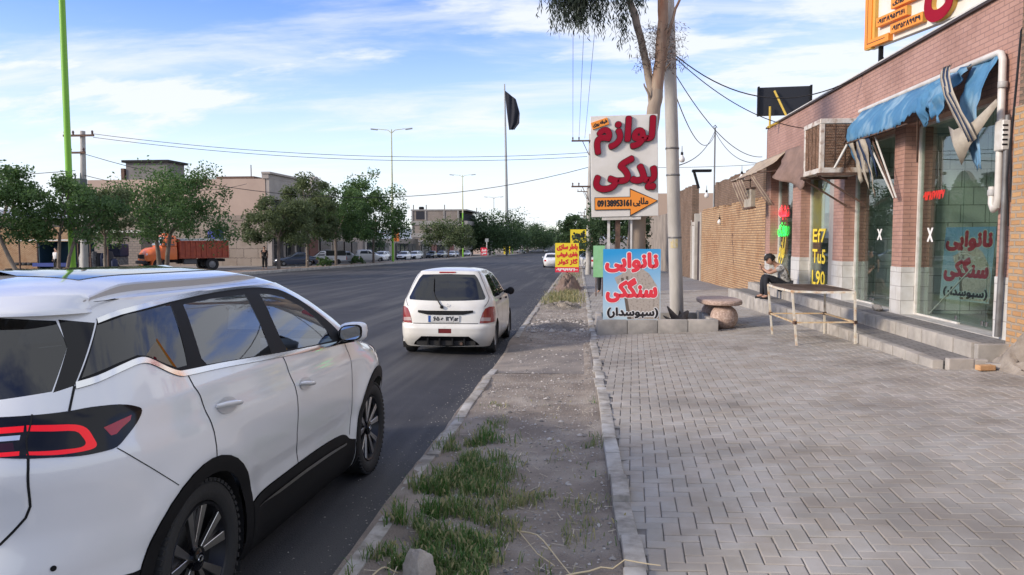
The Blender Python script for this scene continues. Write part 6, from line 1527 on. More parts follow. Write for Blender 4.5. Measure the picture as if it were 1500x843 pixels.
q = MB(); p = [Vector((x, yb(abs(x), z, 0) - .03, z)) for x, z in ((-.06, .83), (-.18, .99), (-.22, 1.08), (-.235, 1.31))]; q.tube(p, [.012, .008, .008, .006], 6); q.lathe([(0, -.03), (.028, -.028), (.03, .0), (.02, .02)], (-.06, p[0].y + .01, .83), 12, 'Y'); q.build('rear_wiper', BLACK_PLASTIC, HT, local=True)
for x in (-.30, -.1, .12, .32): rearbox(x - .015, x + .015, .19, .33, -.03, .02, 'diffuser_fin', BLACK_PLASTIC)
q = MB(); q.tube([(.05 - .012 * math.cos(t) - .012, yb(0, .82) - .012, .86 + .022 * math.sin(t)) for t in steps(.5, 5.8, 12)], .004, 5); q.build('rear_emblem', CHROME, HT, local=True)
q = MB(); q.tube([(.27, -.45, .22), (.27, -.60, .215)], .025, 10); q.build('exhaust', RUST, HT, local=True)
for sd_ in (1, -1):
    q = MB(); q.lathe([(0, -.055), (.06, -.05), (.078, -.01), (.07, .03), (.03, .06), (0, .065)], (sd_ * .89, 1.52, 1.0), 14, 'Y'); q.box((sd_ * .84, 1.53, .99), (.10, .06, .09)); q.tube([(sd_ * .74, 1.55, .98), (sd_ * .84, 1.53, .985)], .03, 6); q.build('door_mirror', BLACK_PLASTIC, HT, local=True, bevel=.03, bseg=2, smooth=50)
    for (u, z) in ((.60, .90), (1.50, .87)):
        q = MB(); p = HS.point(u, z, .012); q.box((p[0] * sd_, p[1], p[2]), (.03, .14, .035)); q.build('door_handle', BLACK_PLASTIC, HT, local=True, bevel=.008)
    q = MB(); q.box((sd_ * .70, -.33, .30), (.16, .012, .16)); q.build('mud_flap', CREAM_PAINT if sd_ < 0 else BLACK_PLASTIC, HT, local=True)
    for y in (0, 2.33): wheel(HT, sd_ * .70, y, .285, .285, .17, .17, sd_, style='steel', detail=False)
q = MB()
for sd_ in (1, -1):
    for y in (0, 2.33):
        P = [(y + .335 * math.cos(rad(a)), .28 + .335 * math.sin(rad(a))) for a in range(-30, 211, 15)]; q.grid([[(sd_ * .79, z[0], z[1]) for z in P], [(sd_ * .5, z[0], z[1]) for z in P]])
q.slab(-.5, .5, -.55, 2.7, .18, .26); q.slab(-.7, .7, .35, 2.0, .18, .30); q.build('underbody', DARK, HT, local=True, fixn=False)
for sx in (-.34, .34):
    for y in (1.0, .25): q = MB(); R = Matrix.Rotation(rad(-12), 3, 'X'); q.box((sx, y, .82), (.46, .12, .55), R); q.box((sx, y - .06, 1.14), (.26, .08, .16), R); q.build('seat', SEATM, HT, local=True, bevel=.04, bseg=2, smooth=60)

# ----------------------------------------------------------------- small signs down the verge
Q = thing('battery_sign', 'yellow battery repair sign with a red number band standing on the verge', 'sign', (-.55, 36, base(36)))
bx0, bz0, bw, bh = -1.10, .10, 1.10, 1.36; bo2 = Vector((bx0, 36.0, bz0))
SYEL = mat('sign_yellow', (.80, .62, .03), .5); SRED = mat('sign_red_ink', (.62, .03, .03), .5)
m = MB(); m.slab(bx0, bx0 + bw, 36.001, 36.03, bz0, bz0 + bh); m.build('panel', SYEL, Q)
m = MB(); m.slab(bx0, bx0 + bw, 35.994, 35.9985, bz0, bz0 + .24); m.build('red_band', mat('sign_red_band', (.70, .03, .06), .5), Q)
a = MB()
for t, y0, y1, x0 in (('باطر سازی', .73, .97, .06), ('باطری فروشی', .50, .70, .06), ('گاز کولر', .24, .47, .1)): letters(a, t, bo2 + Vector((0, -.003, 0)), (1, 0, 0), (0, 0, 1), (0, -1, 0), (x0 * bw, y0 * bh, .95 * bw, y1 * bh), .018, .003)
a.build('lettering', SRED, Q, fixn=False)
a = MB(); letters(a, '۰۹۳۹۱۹۹۲۶۰۰', bo2 + Vector((0, -.008, 0)), (1, 0, 0), (0, 0, 1), (0, -1, 0), (.05, .05, 1.05, .19), .012, .003); a.build('number', VW, Q, fixn=False)
m = MB(); m.tube([(-.56, 36.03, base(36) + .02), (-.56, 36.03, bz0 + .3)], .03, 6); m.tube([(-.56, 36.03, bz0 + .1), (-.3, 37.0, base(37) + .05)], .02, 6); m.build('stand', RUST, Q)
Q = thing('yellow_roadside_sign', 'smaller yellow sign with black words farther down the verge', 'sign', (-.3, 56, base(56)))
m = MB(); m.slab(-.62, .55, 56, 56.05, .72, 2.25); m.build('panel', SYEL, Q); a = MB(); letters(a, 'تعویض'.replace('ع', 'د').replace('ض', 'ن'), (-.62, 55.99, .72), (1, 0, 0), (0, 0, 1), (0, -1, 0), (.1, .8, 1.05, 1.4), .05, .004); letters(a, 'روغن'.replace('غ', 'د'), (-.62, 55.99, .72), (1, 0, 0), (0, 0, 1), (0, -1, 0), (.1, .1, 1.05, .7), .05, .004); a.build('lettering', INK, Q, fixn=False)
m = MB(); m.tube([(0, 56.05, base(56)), (0, 56.05, .8)], .04, 6); m.build('post', STEEL, Q)
m = MB(); m.slab(.58, .95, 55.9, 55.95, 1.1, 1.7)
Q = thing('red_oval_sign', 'small red and white sign next to the farther yellow sign', 'sign', (.75, 55.9, base(56))); m.build('panel', mat('sign_red_white', (.62, .12, .08), .5, col2=(.7, .6, .55), nscale=5), Q); m = MB(); m.tube([(.76, 55.95, base(56)), (.76, 55.95, 1.2)], .03, 6); m.build('post', STEEL, Q)
Q = thing('green_board', 'plain pale green board standing on the pavement behind the bakery sign', 'board', (.75, 27, base(27)))
m = MB(); m.slab(.50, .90, 27, 27.03, .35, 1.45); m.build('panel', mat('board_green', (.22, .50, .22), .6, col2=(.28, .55, .30), nscale=3), Q); m = MB(); m.tube([(.60, 27.04, gz(.6, 27)), (.60, 27.04, 1.3)], .02, 6); m.tube([(.82, 27.04, gz(.8, 27)), (.82, 27.04, 1.3)], .02, 6); m.build('stand', RUST, Q)

# ----------------------------------------------------------------- standing people
def standing(x, y, z, face, label, shirt, trousers, h=1.72, arm_up=False, cap=None):
    P = thing('person', label, 'person', (x, y, z), face); k = h / 1.72
    J = {'hip': ((0, 0, .92), (.13, .10)), 'waist': ((0, 0, 1.08), (.125, .095)), 'chest': ((0, .0, 1.30), (.155, .11)), 'neck': ((0, 0, 1.46), .055), 'skull': ((0, .01, 1.58), .07)}
    E2 = [('hip', 'waist'), ('waist', 'chest'), ('chest', 'neck'), ('neck', 'skull')]
    for s, n in ((-1, 'a'), (1, 'b')):
        up = arm_up and s < 0
        J['sh' + n] = ((.19 * s, 0, 1.38), .055); J['el' + n] = ((.30 * s, .10, 1.5) if up else (.25 * s, -.02, 1.12), .042); J['wr' + n] = ((.12 * s, .12, 1.66) if up else (.25 * s, .07, .88), .032); J['ha' + n] = ((.06 * s, .12, 1.70) if up else (.245 * s, .09, .80), .034)
        J['hj' + n] = ((.09 * s, 0, .88), .09); J['kn' + n] = ((.10 * s, .02, .48), .06); J['an' + n] = ((.11 * s, -.02, .09), .042); J['to' + n] = ((.12 * s, .13, .035), .034)
        E2 += [('chest', 'sh' + n), ('sh' + n, 'el' + n), ('el' + n, 'wr' + n), ('wr' + n, 'ha' + n), ('hip', 'hj' + n), ('hj' + n, 'kn' + n), ('kn' + n, 'an' + n), ('an' + n, 'to' + n)]
    J = {a: (Vector(p) * k, tuple(q * k for q in r) if isinstance(r, tuple) else r * k) for a, (p, r) in J.items()}
    def part(nm, keys, edges, root, g, m_): return grow_body(nm, {q: (J[q][0], tuple(w + g for w in J[q][1]) if isinstance(J[q][1], tuple) else J[q][1] + g) for q in keys}, edges, root, m_, P, 1, local=True)
    part('body', list(J), E2, 'hip', 0, SKIN)
    J['sla'] = (J['sha'][0].lerp(J['ela'][0], .6), .05); J['slb'] = (J['shb'][0].lerp(J['elb'][0], .6), .05)
    part('shirt', ['hip', 'waist', 'chest', 'sha', 'shb', 'sla', 'slb'], [('hip', 'waist'), ('waist', 'chest'), ('chest', 'sha'), ('chest', 'shb'), ('sha', 'sla'), ('shb', 'slb')], 'waist', .045, shirt)
    part('trousers', ['hip', 'hja', 'hjb', 'kna', 'knb', 'ana', 'anb'], [('hip', 'hja'), ('hip', 'hjb'), ('hja', 'kna'), ('hjb', 'knb'), ('kna', 'ana'), ('knb', 'anb')], 'hip', .032, trousers)
    R = Matrix.Rotation(face, 3, 'Z'); head_mesh(Vector((x, y, z + 1.62 * k)), R @ Vector((0, 1, 0)), (0, 0, 1), P, .95 * k, 'head', SKIN, cap or HAIR)
    return P
BLACKC = mat('black_cloth', (.012, .012, .014), .85); WHITEC = mat('white_cloth', (.62, .60, .57), .85)
standing(.86, 29.0, gz(.86, 29), 0.3, 'person in black clothes walking away half hidden behind the bakery sign', BLACKC, BLACKC)
standing(-27.2, 64.9, base(64.9) + .13, math.pi + .3, 'man in black standing at the kerb before the parked cars', BLACKC, BLACKC, 1.95)
# ================================================================= across the road
LEAF = leaf_mat('street_tree_leaf', (.036, .085, .028), (.13, .215, .066), .45)
LEAF2 = leaf_mat('olive_tree_leaf', (.052, .082, .036), (.16, .195, .08), .45)
LEAF3 = leaf_mat('far_tree_leaf', (.034, .066, .030), (.09, .15, .058), .45)
TBARK = mat('street_tree_bark', (.145, .115, .09), .9, col2=(.22, .185, .15), nscale=4, bump=.01, bscale=14)
def tree_parts(seed, h, crown_w, trunk_h, stems=1, lean=0.0, leaves=2200, size=.2, flat=.62, leafm=LEAF, trunk_r=.13):
    r = random.Random(seed); tb = MB(); ends = []
    for s_ in range(stems):
        bx = (s_ - (stems - 1) / 2) * .35; lx = lean + (s_ - (stems - 1) / 2) * .5
        p0 = Vector((bx, 0, -.1)); p1 = Vector((bx + lx * .5, r.uniform(-.1, .1), trunk_h * .55)); p2 = Vector((bx + lx, r.uniform(-.2, .2), trunk_h))
        tb.tube([p0, p1, p2], [trunk_r * 1.25, trunk_r, trunk_r * .85], 8)
        for k in range(6 if stems == 1 else 4):
            a = 6.28 * k / 6 + r.uniform(-.4, .4); rr = crown_w * .5 * r.uniform(.35, .75); hz = r.uniform(.25, .85) * (h - trunk_h)
            e = p2 + Vector((rr * math.cos(a), rr * math.sin(a), hz)); m_ = p2.lerp(e, .5) + Vector((0, 0, -.08 * hz)); tb.tube([p2, m_, e], [trunk_r * .6, trunk_r * .38, .02], 6); ends.append(e)
            for q in range(3):
                e2 = e + Vector((r.gauss(0, 1), r.gauss(0, 1), r.gauss(.2, .5))) * crown_w * .07; tb.tube([m_.lerp(e, .5), e2], [trunk_r * .25, .012], 4); ends.append(e2)
    clumps = []
    for e in ends: clumps.append((e, crown_w * r.uniform(.09, .13), r.random()))
    for _ in range(int(16 + crown_w * 8)):
        a = r.uniform(0, 6.28); q = math.sqrt(r.random()); x, y = crown_w * .5 * q * math.cos(a), crown_w * .5 * q * math.sin(a)
        top = h - (h - trunk_h) * flat * q * q * r.uniform(.6, 1.1); z = r.uniform(trunk_h + .15 * (h - trunk_h) * (1 - q) - .1 * (h - trunk_h), top)
        clumps.append((Vector((x + lean, y, z)), crown_w * r.uniform(.07, .15), r.random()))
    cb = MB(); cols = []
    for i in range(int(leaves * 2.5)):
        c, rad_, tone = clumps[r.randrange(len(clumps))]
        d = Vector((r.gauss(0, 1), r.gauss(0, 1), r.gauss(0, .75))); d = d.normalized() * rad_ * r.random() ** .45; p = c + d
        n_ = Vector((r.gauss(0, 1), r.gauss(0, 1), r.gauss(.5, 1))).normalized(); t = n_.orthogonal().normalized(); t = Matrix.Rotation(r.uniform(0, 6.28), 3, n_) @ t; b = n_.cross(t); s_ = size * r.uniform(.5, 1.25)
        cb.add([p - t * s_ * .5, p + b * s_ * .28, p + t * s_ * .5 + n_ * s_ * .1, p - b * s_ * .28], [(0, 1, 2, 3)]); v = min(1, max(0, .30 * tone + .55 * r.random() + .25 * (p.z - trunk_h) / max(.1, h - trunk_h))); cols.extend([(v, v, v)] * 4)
    return tb, cb, cols, leafm
def plant_tree(proto, x, y, z, rz, label, group, scale=1.0, name='street_tree'):
    o = copy_tree(proto); o.location = (x, y, z); o.rotation_euler.z = rz; o.scale = (scale,) * 3; o['label'] = label
    if group: o['group'] = group
    return o
def make_tree(name, label, loc, group, **k):
    T = thing(name, label, 'tree', loc, 0, group); tb, cb, cols, lm = tree_parts(**k)
    tb.build('trunk', TBARK, T, local=True, smooth=60); cb.build('crown', lm, T, local=True, colors=cols, fixn=False); return T
GR = 'street trees on the central reserve'
zr = lambda y: base(y) + .19
make_tree('street_tree', 'leaning thin-stemmed tree at the end of the central reserve, before the yellow brick wall', (-25.3, 33.2, zr(33)), GR, seed=1, h=5.6, crown_w=4.3, trunk_h=2.4, lean=-1.3, leaves=3600, size=.17, trunk_r=.09)
make_tree('street_tree', 'twin-stemmed tree just before the tall green lamp post', (-24.9, 35.2, zr(35)), GR, seed=2, h=5.4, crown_w=4.4, trunk_h=2.3, stems=2, lean=.3, leaves=4200, size=.17, trunk_r=.08)
make_tree('street_tree', 'slim young tree between the green lamp post and the orange truck', (-25.0, 38.9, zr(39)), GR, seed=3, h=5.2, crown_w=3.4, trunk_h=2.3, leaves=2000, size=.17, leafm=LEAF2, trunk_r=.07)
make_tree('street_tree', 'broad dense tree with two trunks before the orange truck', (-25.2, 44.9, zr(45)), GR, seed=4, h=6.4, crown_w=7.6, trunk_h=2.6, stems=2, lean=.1, leaves=7200, size=.19, trunk_r=.13)
make_tree('street_tree', 'grey-green round tree standing by the man in black', (-25.1, 62.8, zr(63)), GR, seed=5, h=6.4, crown_w=5.6, trunk_h=2.6, leaves=5200, size=.22, leafm=LEAF2)
make_tree('street_tree', 'tall tree behind the dark blue saloon and the white pickup', (-25.0, 69.4, zr(69)), GR, seed=6, h=8.6, crown_w=5.6, trunk_h=3.0, leaves=5200, size=.24, leafm=LEAF2)
make_tree('street_tree', 'wide darker tree above the white pickup', (-25.2, 78.5, zr(78)), GR, seed=7, h=8.3, crown_w=7.0, trunk_h=3.1, leaves=5200, size=.26, flat=.5)
make_tree('street_tree', 'tallest ragged tree beside the second green lamp post', (-25.0, 92.5, zr(92)), GR, seed=8, h=11.0, crown_w=9.0, trunk_h=3.6, leaves=6500, size=.30, flat=.75)
far = make_tree('street_tree', 'lone round tree before the unfinished concrete building', (-25.5, 150, zr(150)), GR, seed=9, h=8.0, crown_w=10, trunk_h=2.6, leaves=3200, size=.42, leafm=LEAF2)
far2 = make_tree('street_tree', 'big dark tree at the foot of the flagpole', (-25.5, 222, zr(222)), GR, seed=10, h=13.0, crown_w=20, trunk_h=3, leaves=4200, size=.7, leafm=LEAF3, trunk_r=.3)
for i, (x, y, s, lab) in enumerate(((-31.5, 222, .78, 'lower dark tree left of the big tree by the flagpole'), (-29, 300, .95, 'dark tree mass beyond the flagpole, nearest of its row'), (-22, 330, 1.0, 'dark tree mass in the middle of the far row'), (-16, 352, .92, 'dark tree mass at the end of the far row'), (-36, 118, .55, 'low bushy tree behind the parked white cars'))):
    plant_tree(far2, x, y, base(y) + .2, i * 1.3, lab, GR, s)
for i, (x, y, s, lab) in enumerate(((-9, 420, 1.4, 'hazy tree where the road disappears, left of the lane'), (4, 430, 1.2, 'hazy tree where the road disappears, right of the lane'), (-2.5, 470, 1.3, 'hazy tree at the very end of the road'))):
    plant_tree(far, x, y, base(y), i * 2.0, lab, 'trees at the end of the road', s)
GP = 'trees along the far pavement'
make_tree('pavement_tree', 'dark green tree filling the gap behind the bakery sign', (2.4, 50, gz(2.4, 50)), GP, seed=21, h=5.2, crown_w=4.6, trunk_h=1.9, leaves=4200, size=.2, leafm=LEAF3)
make_tree('pavement_tree', 'dark tree by the far electricity pole', (-.1, 66, base(66) + .1), GP, seed=22, h=5.0, crown_w=3.4, trunk_h=1.5, leaves=2200, size=.24, leafm=LEAF3)
make_tree('pavement_tree', 'small dark tree behind the farther yellow sign', (-.2, 92, base(92) + .1), GP, seed=23, h=5.6, crown_w=4.5, trunk_h=1.4, leaves=1800, size=.3, leafm=LEAF3)
for i, (x, y) in enumerate(((-24.6, 73), (-24.7, 84.5))):
    Q = thing('shrub', ['small green shrub at the kerb of the central reserve before the white pickup', 'small green shrub at the kerb of the central reserve before the silver saloon'][i], 'shrub', (x, y, zr(y)), 0, 'shrubs on the central reserve'); _t, cb, cols, lm = tree_parts(seed=30 + i, h=.9, crown_w=1.5, trunk_h=.1, leaves=500, size=.16); cb.build('foliage', LEAF, Q, local=True, colors=cols, fixn=False)

# ----------------------------------------------------------------- lamp posts
LGREEN = mat('lamp_green', (.20, .46, .03), .4); LGREY = mat('lamp_grey', (.33, .34, .33), .45, .3); LYEL = mat('lamp_pale_yellow', (.50, .50, .30), .5)
def lamp_post(x, y, label, height=17.0, green_h=None, group='double armed lamp posts on the central reserve', upper=LYEL, r=.15):
    Q = thing('street_lamp', label, 'street lamp', (x, y, zr(y)), 0, group)
    gh = green_h if green_h else height * .3
    m = MB(); m.tube([(0, 0, 0), (0, 0, 1.2), (0, 0, gh)], [r * 1.15, r * 1.05, r], 8); m.build('lower_post', LGREEN, Q, local=True, smooth=50)
    m = MB(); m.tube([(0, 0, gh), (0, 0, height)], [r * .98, r * .45], 8); m.build('upper_post', upper, Q, local=True, smooth=50)
    for s in (-1, 1):
        m = MB(); m.tube([(0, 0, height - .5), (s * .5, 0, height - .1), (s * 1.9, 0, height + .05)], [.06, .05, .04], 6); a = m.build('arm', upper, Q, local=True)
        m = MB(); m.box((s * 2.35, 0, height + .02), (.95, .34, .16), Matrix.Rotation(-s * .12, 3, 'Y')); m.build('lamp_head', LGREY, a, local=True, bevel=.05, bseg=2)
    return Q
lamp_post(-25.0, 36.2, 'tallest green lamp post rising out of the picture among the near trees', 17.5, 17.4, upper=LGREEN, r=.15)
lamp_post(-24.9, 102, 'double lamp post with a bright green foot by the tallest ragged tree', 17.6, 5.0)
lamp_post(-24.9, 165, 'double lamp post beside the unfinished building', 17.6, 9.5)
g_l = lamp_post(-24.9, 226, 'double lamp post just before the flagpole', 17.0, 2.5, upper=LGREY)
for y, lab in ((290, 'double lamp post just beyond the flagpole'), (352, 'second double lamp post beyond the flagpole'), (430, 'third double lamp post beyond the flagpole'), (540, 'fourth double lamp post beyond the flagpole'), (660, 'faintest double lamp post down the road')):
    o = copy_tree(g_l); o.location = (-24.9, y, base(y) + .2); o['label'] = lab
for x, y, lab in ((-7, 300, 'curved twin lamp before the end of the road'), (1.5, 330, 'twin lamp on the pavement side far down the road'), (-3, 420, 'small twin lamp farthest down the pavement side')):
    o = copy_tree(g_l); o.location = (x, y, base(y)); o.scale = (.75,) * 3; o['label'] = lab; o['group'] = 'lamps at the far end of the road'
# flagpole with a limp black flag
Q = thing('flagpole', 'very tall grey flagpole carrying a limp black flag', 'flagpole', (-21.3, 230, base(230)))
m = MB(); m.tube([(-21.3, 230, base(230) - .1), (-21.6, 230, 20), (-22.05, 230, 46.5)], [.52, .40, .20], 10); m.build('pole', LGREY, Q, smooth=60)
rows = []
for j in range(25):
    f = j / 24; w = 4.7 * (1 - .35 * f) * (1 if f < .8 else 1 - (f - .8) * 2.5); x0 = -21.9 + 2.0 * f ** 1.3 * .6
    rows.append([(x0 + w * (i / 12) * (.55 + .45 * min(1, .3 + f * 1.5)), 229.8 + .55 * math.sin(i * 1.1 + f * 6) * (i / 12), 44.6 - 11.5 * f - 2.6 * (i / 12) * (1 - f)) for i in range(13)])
m = MB(); m.grid(rows); m.build('flag', mat('black_flag', (.012, .014, .024), .8), Q, smooth=180, solid=.05)

# ----------------------------------------------------------------- electricity poles and wires
Q = thing('transformer_pole', 'old concrete pole with a transformer standing among the near trees across the road', 'utility pole', (-30.9, 46, base(46)))
m = MB(); m.tube([(-31.0, 46, base(46)), (-30.75, 46, 8.35)], [.24, .15], 10); m.build('shaft', OLD_CONCRETE, Q, smooth=50)
for z, x0, x1 in ((8.05, -31.9, -29.9), (7.0, -31.7, -30.5)): m = MB(); m.box(((x0 + x1) / 2, 45.8, z), (x1 - x0, .1, .12)); a = m.build('crossarm', RUST, Q); mi = MB(); [mi.lathe([(0, 0), (.07, .02), (.05, .1), (.08, .14), (.04, .24), (0, .25)], (x, 45.8, z + .06), 8) for x in (x0 + .1, (x0 + x1) / 2 - .35, x1 - .1)]; mi.build('insulator', mat('brown_porcelain', (.08, .04, .03), .3), a)
m = MB(); m.box((-31.15, 45.7, 4.9), (1.1, .7, .95)); [m.tube([(-31.5 + .35 * k, 45.7, 5.37), (-31.5 + .35 * k, 45.7, 5.75)], [.06, .03], 6) for k in range(3)]; m.box((-31.15, 45.7, 4.35), (1.5, .8, .1)); m.build('transformer', mat('transformer_grey', (.06, .075, .07), .5), Q, bevel=.03)
Q = thing('crossarm_pole', 'far concrete electricity pole with two crossarms by the yellow signs', 'utility pole', (.62, 51, base(51)))
m = MB(); m.tube([(.62, 51, base(51)), (.74, 51, 8.4)], [.20, .12], 12); m.build('shaft', OLD_CONCRETE, Q, smooth=50)
for z in (7.95, 5.0): m = MB(); m.box((.12, 50.85, z), (1.25, .09, .10)); m.tube([(.62, 50.85, z - .9), (.2, 50.85, z)], .025, 5); a = m.build('crossarm', RUST, Q); mi = MB(); [mi.lathe([(0, 0), (.05, .02), (.03, .08), (.06, .12), (.03, .2), (0, .2)], (x, 50.85, z + .05), 8) for x in (-.42, -.02)]; mi.build('insulator', mat('brown_porcelain', (.08, .04, .03), .3), a)
o = copy_tree(Q); o.location = (.9, 95, base(95)); o['label'] = 'second crossarm pole farther down the pavement'
o = copy_tree(Q); o.location = (.9, 150, base(150)); o['label'] = 'third and faintest crossarm pole down the pavement'
def wire(a, b, sag, label, r=.012, group='overhead wires'):
    a, b = Vector(a), Vector(b); m = MB(); m.tube([a.lerp(b, t) - Vector((0, 0, sag * 4 * t * (1 - t))) for t in steps(0, 1, 22)], r, 5)
    return tag(m.build('overhead_wire', WIRE, smooth=180), label, 'wire', group)
wire((-30.0, 45.8, 8.15), (.52, 51, 7.2), .75, 'upper wire crossing the road from the transformer pole', .016); wire((-29.95, 45.8, 7.93), (.52, 51, 6.95), .75, 'lower wire crossing the road from the transformer pole', .016)
wire((-30.5, 45.8, 6.9), (.58, 51, 6.25), 2.3, 'slack cable drooping across the road between the two poles', .02)
wire((-31.2, 45.8, 5.9), (-60, 40, 4.8), .4, 'cable leaving the transformer pole away from the road', .02)
wire((-30.6, 45.8, 5.6), (-32.2, 73, 6.9), .8, 'cable from the transformer pole to the beige building', .02)
wire((-.42, 50.85, 8.17), (-.13, 14.5, 12.8), .3, 'thin pole wire passing highest over the verge, left of three', .010); wire((-.02, 50.85, 8.17), (.35, 14.5, 12.8), .3, 'thin pole wire over the verge, middle of three', .010); wire((.35, 50.85, 8.1), (.85, 14.5, 12.6), .3, 'thin pole wire nearest the white sign, right of three', .010)
pt = lambda z: pb_ + (pt_ - pb_) * ((z - pb_.z) / (9 - pb_.z))
wire(pt(5.6), (5.6, 15.6, 4.98), .75, 'black cable sagging from the concrete pole to the rooftop sign', .012); wire(pt(5.55), (5.5, 19.0, 4.3), .35, 'black cable sagging from the concrete pole to the cooler', .010); wire(pt(5.3), (5.6, 24.5, 4.2), .5, 'black cable running from the concrete pole to the beige awning', .010); wire(pt(5.0), (6.4, 37.6, 6.6), .9, 'black cable running from the concrete pole to the roof mast', .012)
wire((2.05, 16.5, 3.25), (6.4, 37.6, 6.75), .3, 'string light cable from the concrete pole to the roof mast', .012); wire((6.4, 37.6, 6.7), (5.5, 23.4, 3.95), .5, 'string light cable from the roof mast to the shop corner', .012); wire((.7, 51, 6.3), (12, 49, 6.2), .15, 'level wire running from the far pole over the houses', .014)
for k, (x, y, z, lab) in enumerate(((2.85, 22.0, 3.98, 'pale bulb hanging close to the concrete pole'), (4.98, 24.4, 3.62, 'pale bulb hanging before the beige awning'), (4.6, 28.6, 3.30, 'pale bulb hanging over the yellow wall'), (5.85, 33.0, 2.42, 'pale bulb against the brown brick wall'))):
    Q = thing('hanging_bulb', lab, 'bulb', (x, y, z), 0, 'bulbs of the string light'); m = MB(); m.lathe([(0, -.16), (.06, -.145), (.085, -.09), (.075, -.03), (.04, .02), (.03, .05)], (x, y, z), 14); m.build('glass', mat('milky_bulb', (.70, .69, .66), .3), Q, smooth=60); m = MB(); m.lathe([(.036, .05), (.036, .12), (.01, .14), (.006, .30)], (x, y, z), 10); m.build('socket', BLACK_PLASTIC, Q, smooth=60)

# ----------------------------------------------------------------- buildings across the road
BEIGE_W = mat('beige_render', (.46, .345, .275), .9, col2=(.41, .305, .245), nscale=.5); STONEW = brick_mat('cut_stone_wall', (.33, .275, .225), (.27, .225, .185), (.16, .13, .11), 1.5, .95, .03, .9, .01, grime=(.72, .68, .64), gscale=.35, wob=.25)
STONE_F = mat('pale_stone_front', (.40, .355, .315), .8, col2=(.33, .29, .26), nscale=.8); WIN = mat('dark_window', (.03, .036, .042), .12)
Q = thing('beige_building', 'two-storey beige building with a stone front and a rooftop hut behind the orange truck', 'building', (-40, 80, base(76)))
m = MB(); m.slab(-50.5, -31.6, 76, 86.0, 3.95, 7.62); m.build('upper_wall', BEIGE_W, Q); m = MB(); m.slab(-50.52, -31.58, 75.98, 86.02, -2, 3.948); m.build('stone_wall', STONEW, Q)
m = MB(); m.slab(-31.9, -31.2, 75.9, 86.2, 7.63, 8.1); m.slab(-31.9, -31.0, 75.8, 86.3, 8.102, 8.3); m.build('cornice', STONE_F, Q)
m = MB(); m.slab(-31.57, -31.2, 76.05, 86.0, 5.6, 7.62); m.build('front_band', STONE_F, Q)
for y in (76.3, 79.4, 82.6, 85.7): m = MB(); m.slab(-31.57, -31.05, y - .28, y + .28, -1.6, 5.598); m.build('pilaster', STONE_F, Q)
for y in (77.85, 81.0, 84.15):
    for z0, z1 in ((2.6, 5.5), (-1.2, 1.9)): m = MB(); m.slab(-31.57, -31.45, y - 1.2, y + 1.2, z0, z1); w_ = m.build('window', WIN, Q); m = MB(); m.slab(-31.44, -31.38, y - .05, y + .05, z0, z1); m.slab(-31.44, -31.38, y - 1.2, y + 1.2, z1 - 1.0, z1 - .92); m.build('window_frame', STEEL, w_)
m = MB(); m.slab(-31.57, -30.6, 76.0, 86.0, 2.05, 2.45); m.build('balcony_slab', STONE_F, Q)
m = MB(); m.slab(-47.2, -42.7, 77.5, 81, 7.63, 9.5); hut = m.build('roof_hut', mat('grey_block', (.20, .19, .18), .9, col2=(.15, .145, .14), nscale=1), Q); m = MB(); m.slab(-47.5, -42.4, 77.2, 81.3, 9.502, 9.75); m.build('roof_slab', BLACK_PLASTIC, hut); m = MB(); m.slab(-47.65, -47.3, 77.3, 77.8, 7.63, 8.9); m.build('chimney', RUST, Q)
m = MB(); m.slab(-37.2, -33.2, 77, 80, 7.63, 7.95); m.tube([(-33.9, 78, 7.9), (-33.9, 78, 9.2)], .05, 5); m.build('roof_edge', RUST, Q)
Q = thing('gabled_shop', 'narrow shop with a small round gable beyond the beige building', 'building', (-33, 92, base(92)))
m = MB(); m.slab(-40, -31.6, 87, 97, -2.3, 7.0); m.build('wall', mat('cream_render', (.44, .38, .31), .9), Q); m = MB(); m.prism([(-31.6, 89 + 5 * t, 7.0 + 2.0 * math.sin(math.pi * t) ** .8) for t in steps(0, 1, 14)], (-.5, 0, 0)); m.build('gable', STONE_F, Q)
m = MB(); m.slab(-31.58, -31.4, 88, 91, -1.4, 1.6); m.build('shutter', mat('red_shutter', (.22, .08, .06), .7), Q); m = MB(); m.slab(-31.58, -31.4, 92, 96, -1.4, 1.6); m.build('window', WIN, Q)
cols_ = [((.38, .31, .26), 'plain low shop with a pink front among the parked cars', 98, 112, 4.6), ((.42, .38, .33), 'low pale shop behind the white saloons', 113, 130, 3.4), ((.33, .28, .24), 'low brown shop before the unfinished building', 131, 152, 3.6), ((.40, .35, .31), 'long low pale wall of shops by the unfinished building', 153, 196, 3.4)]
for k, (c, lab, y0, y1, h) in enumerate(cols_):
    Q = thing('low_shop', lab, 'building', (-34, y0, base(y0)), 0, None); m = MB(); m.slab(-42, -31.8, y0, y1 - .3, -4, h - 2 + base(y0) + 2); m.build('wall', mat(f'shop_render_{k}', c, .9, col2=tuple(x * .8 for x in c), nscale=.6), Q)
    y = y0 + 1
    while y < y1 - 3: m = MB(); m.slab(-31.79, -31.6, y, y + 2.6, base(y) + .2, base(y) + 2.9); m.build('shutter', [WIN, STEEL, mat('red_shutter', (.22, .08, .06), .7)][int(y) % 3], Q); y += 3.4
GREYB = brick_mat('raw_block_wall', (.30, .255, .215), (.25, .21, .18), (.20, .18, .16), .4, .2, .03, .95, .01, grime=(.75, .72, .7), gscale=.25); SLAB = mat('raw_concrete_slab', (.30, .285, .265), .9, col2=(.22, .21, .2), nscale=.5)
Q = thing('unfinished_building', 'unfinished four-storey building with a blank block wall and open balconies', 'building', (-38, 215, base(205)))
m = MB(); m.slab(-44.8, -31.9, 205, 232, -6, 8.55); m.build('block_wall', GREYB, Q)
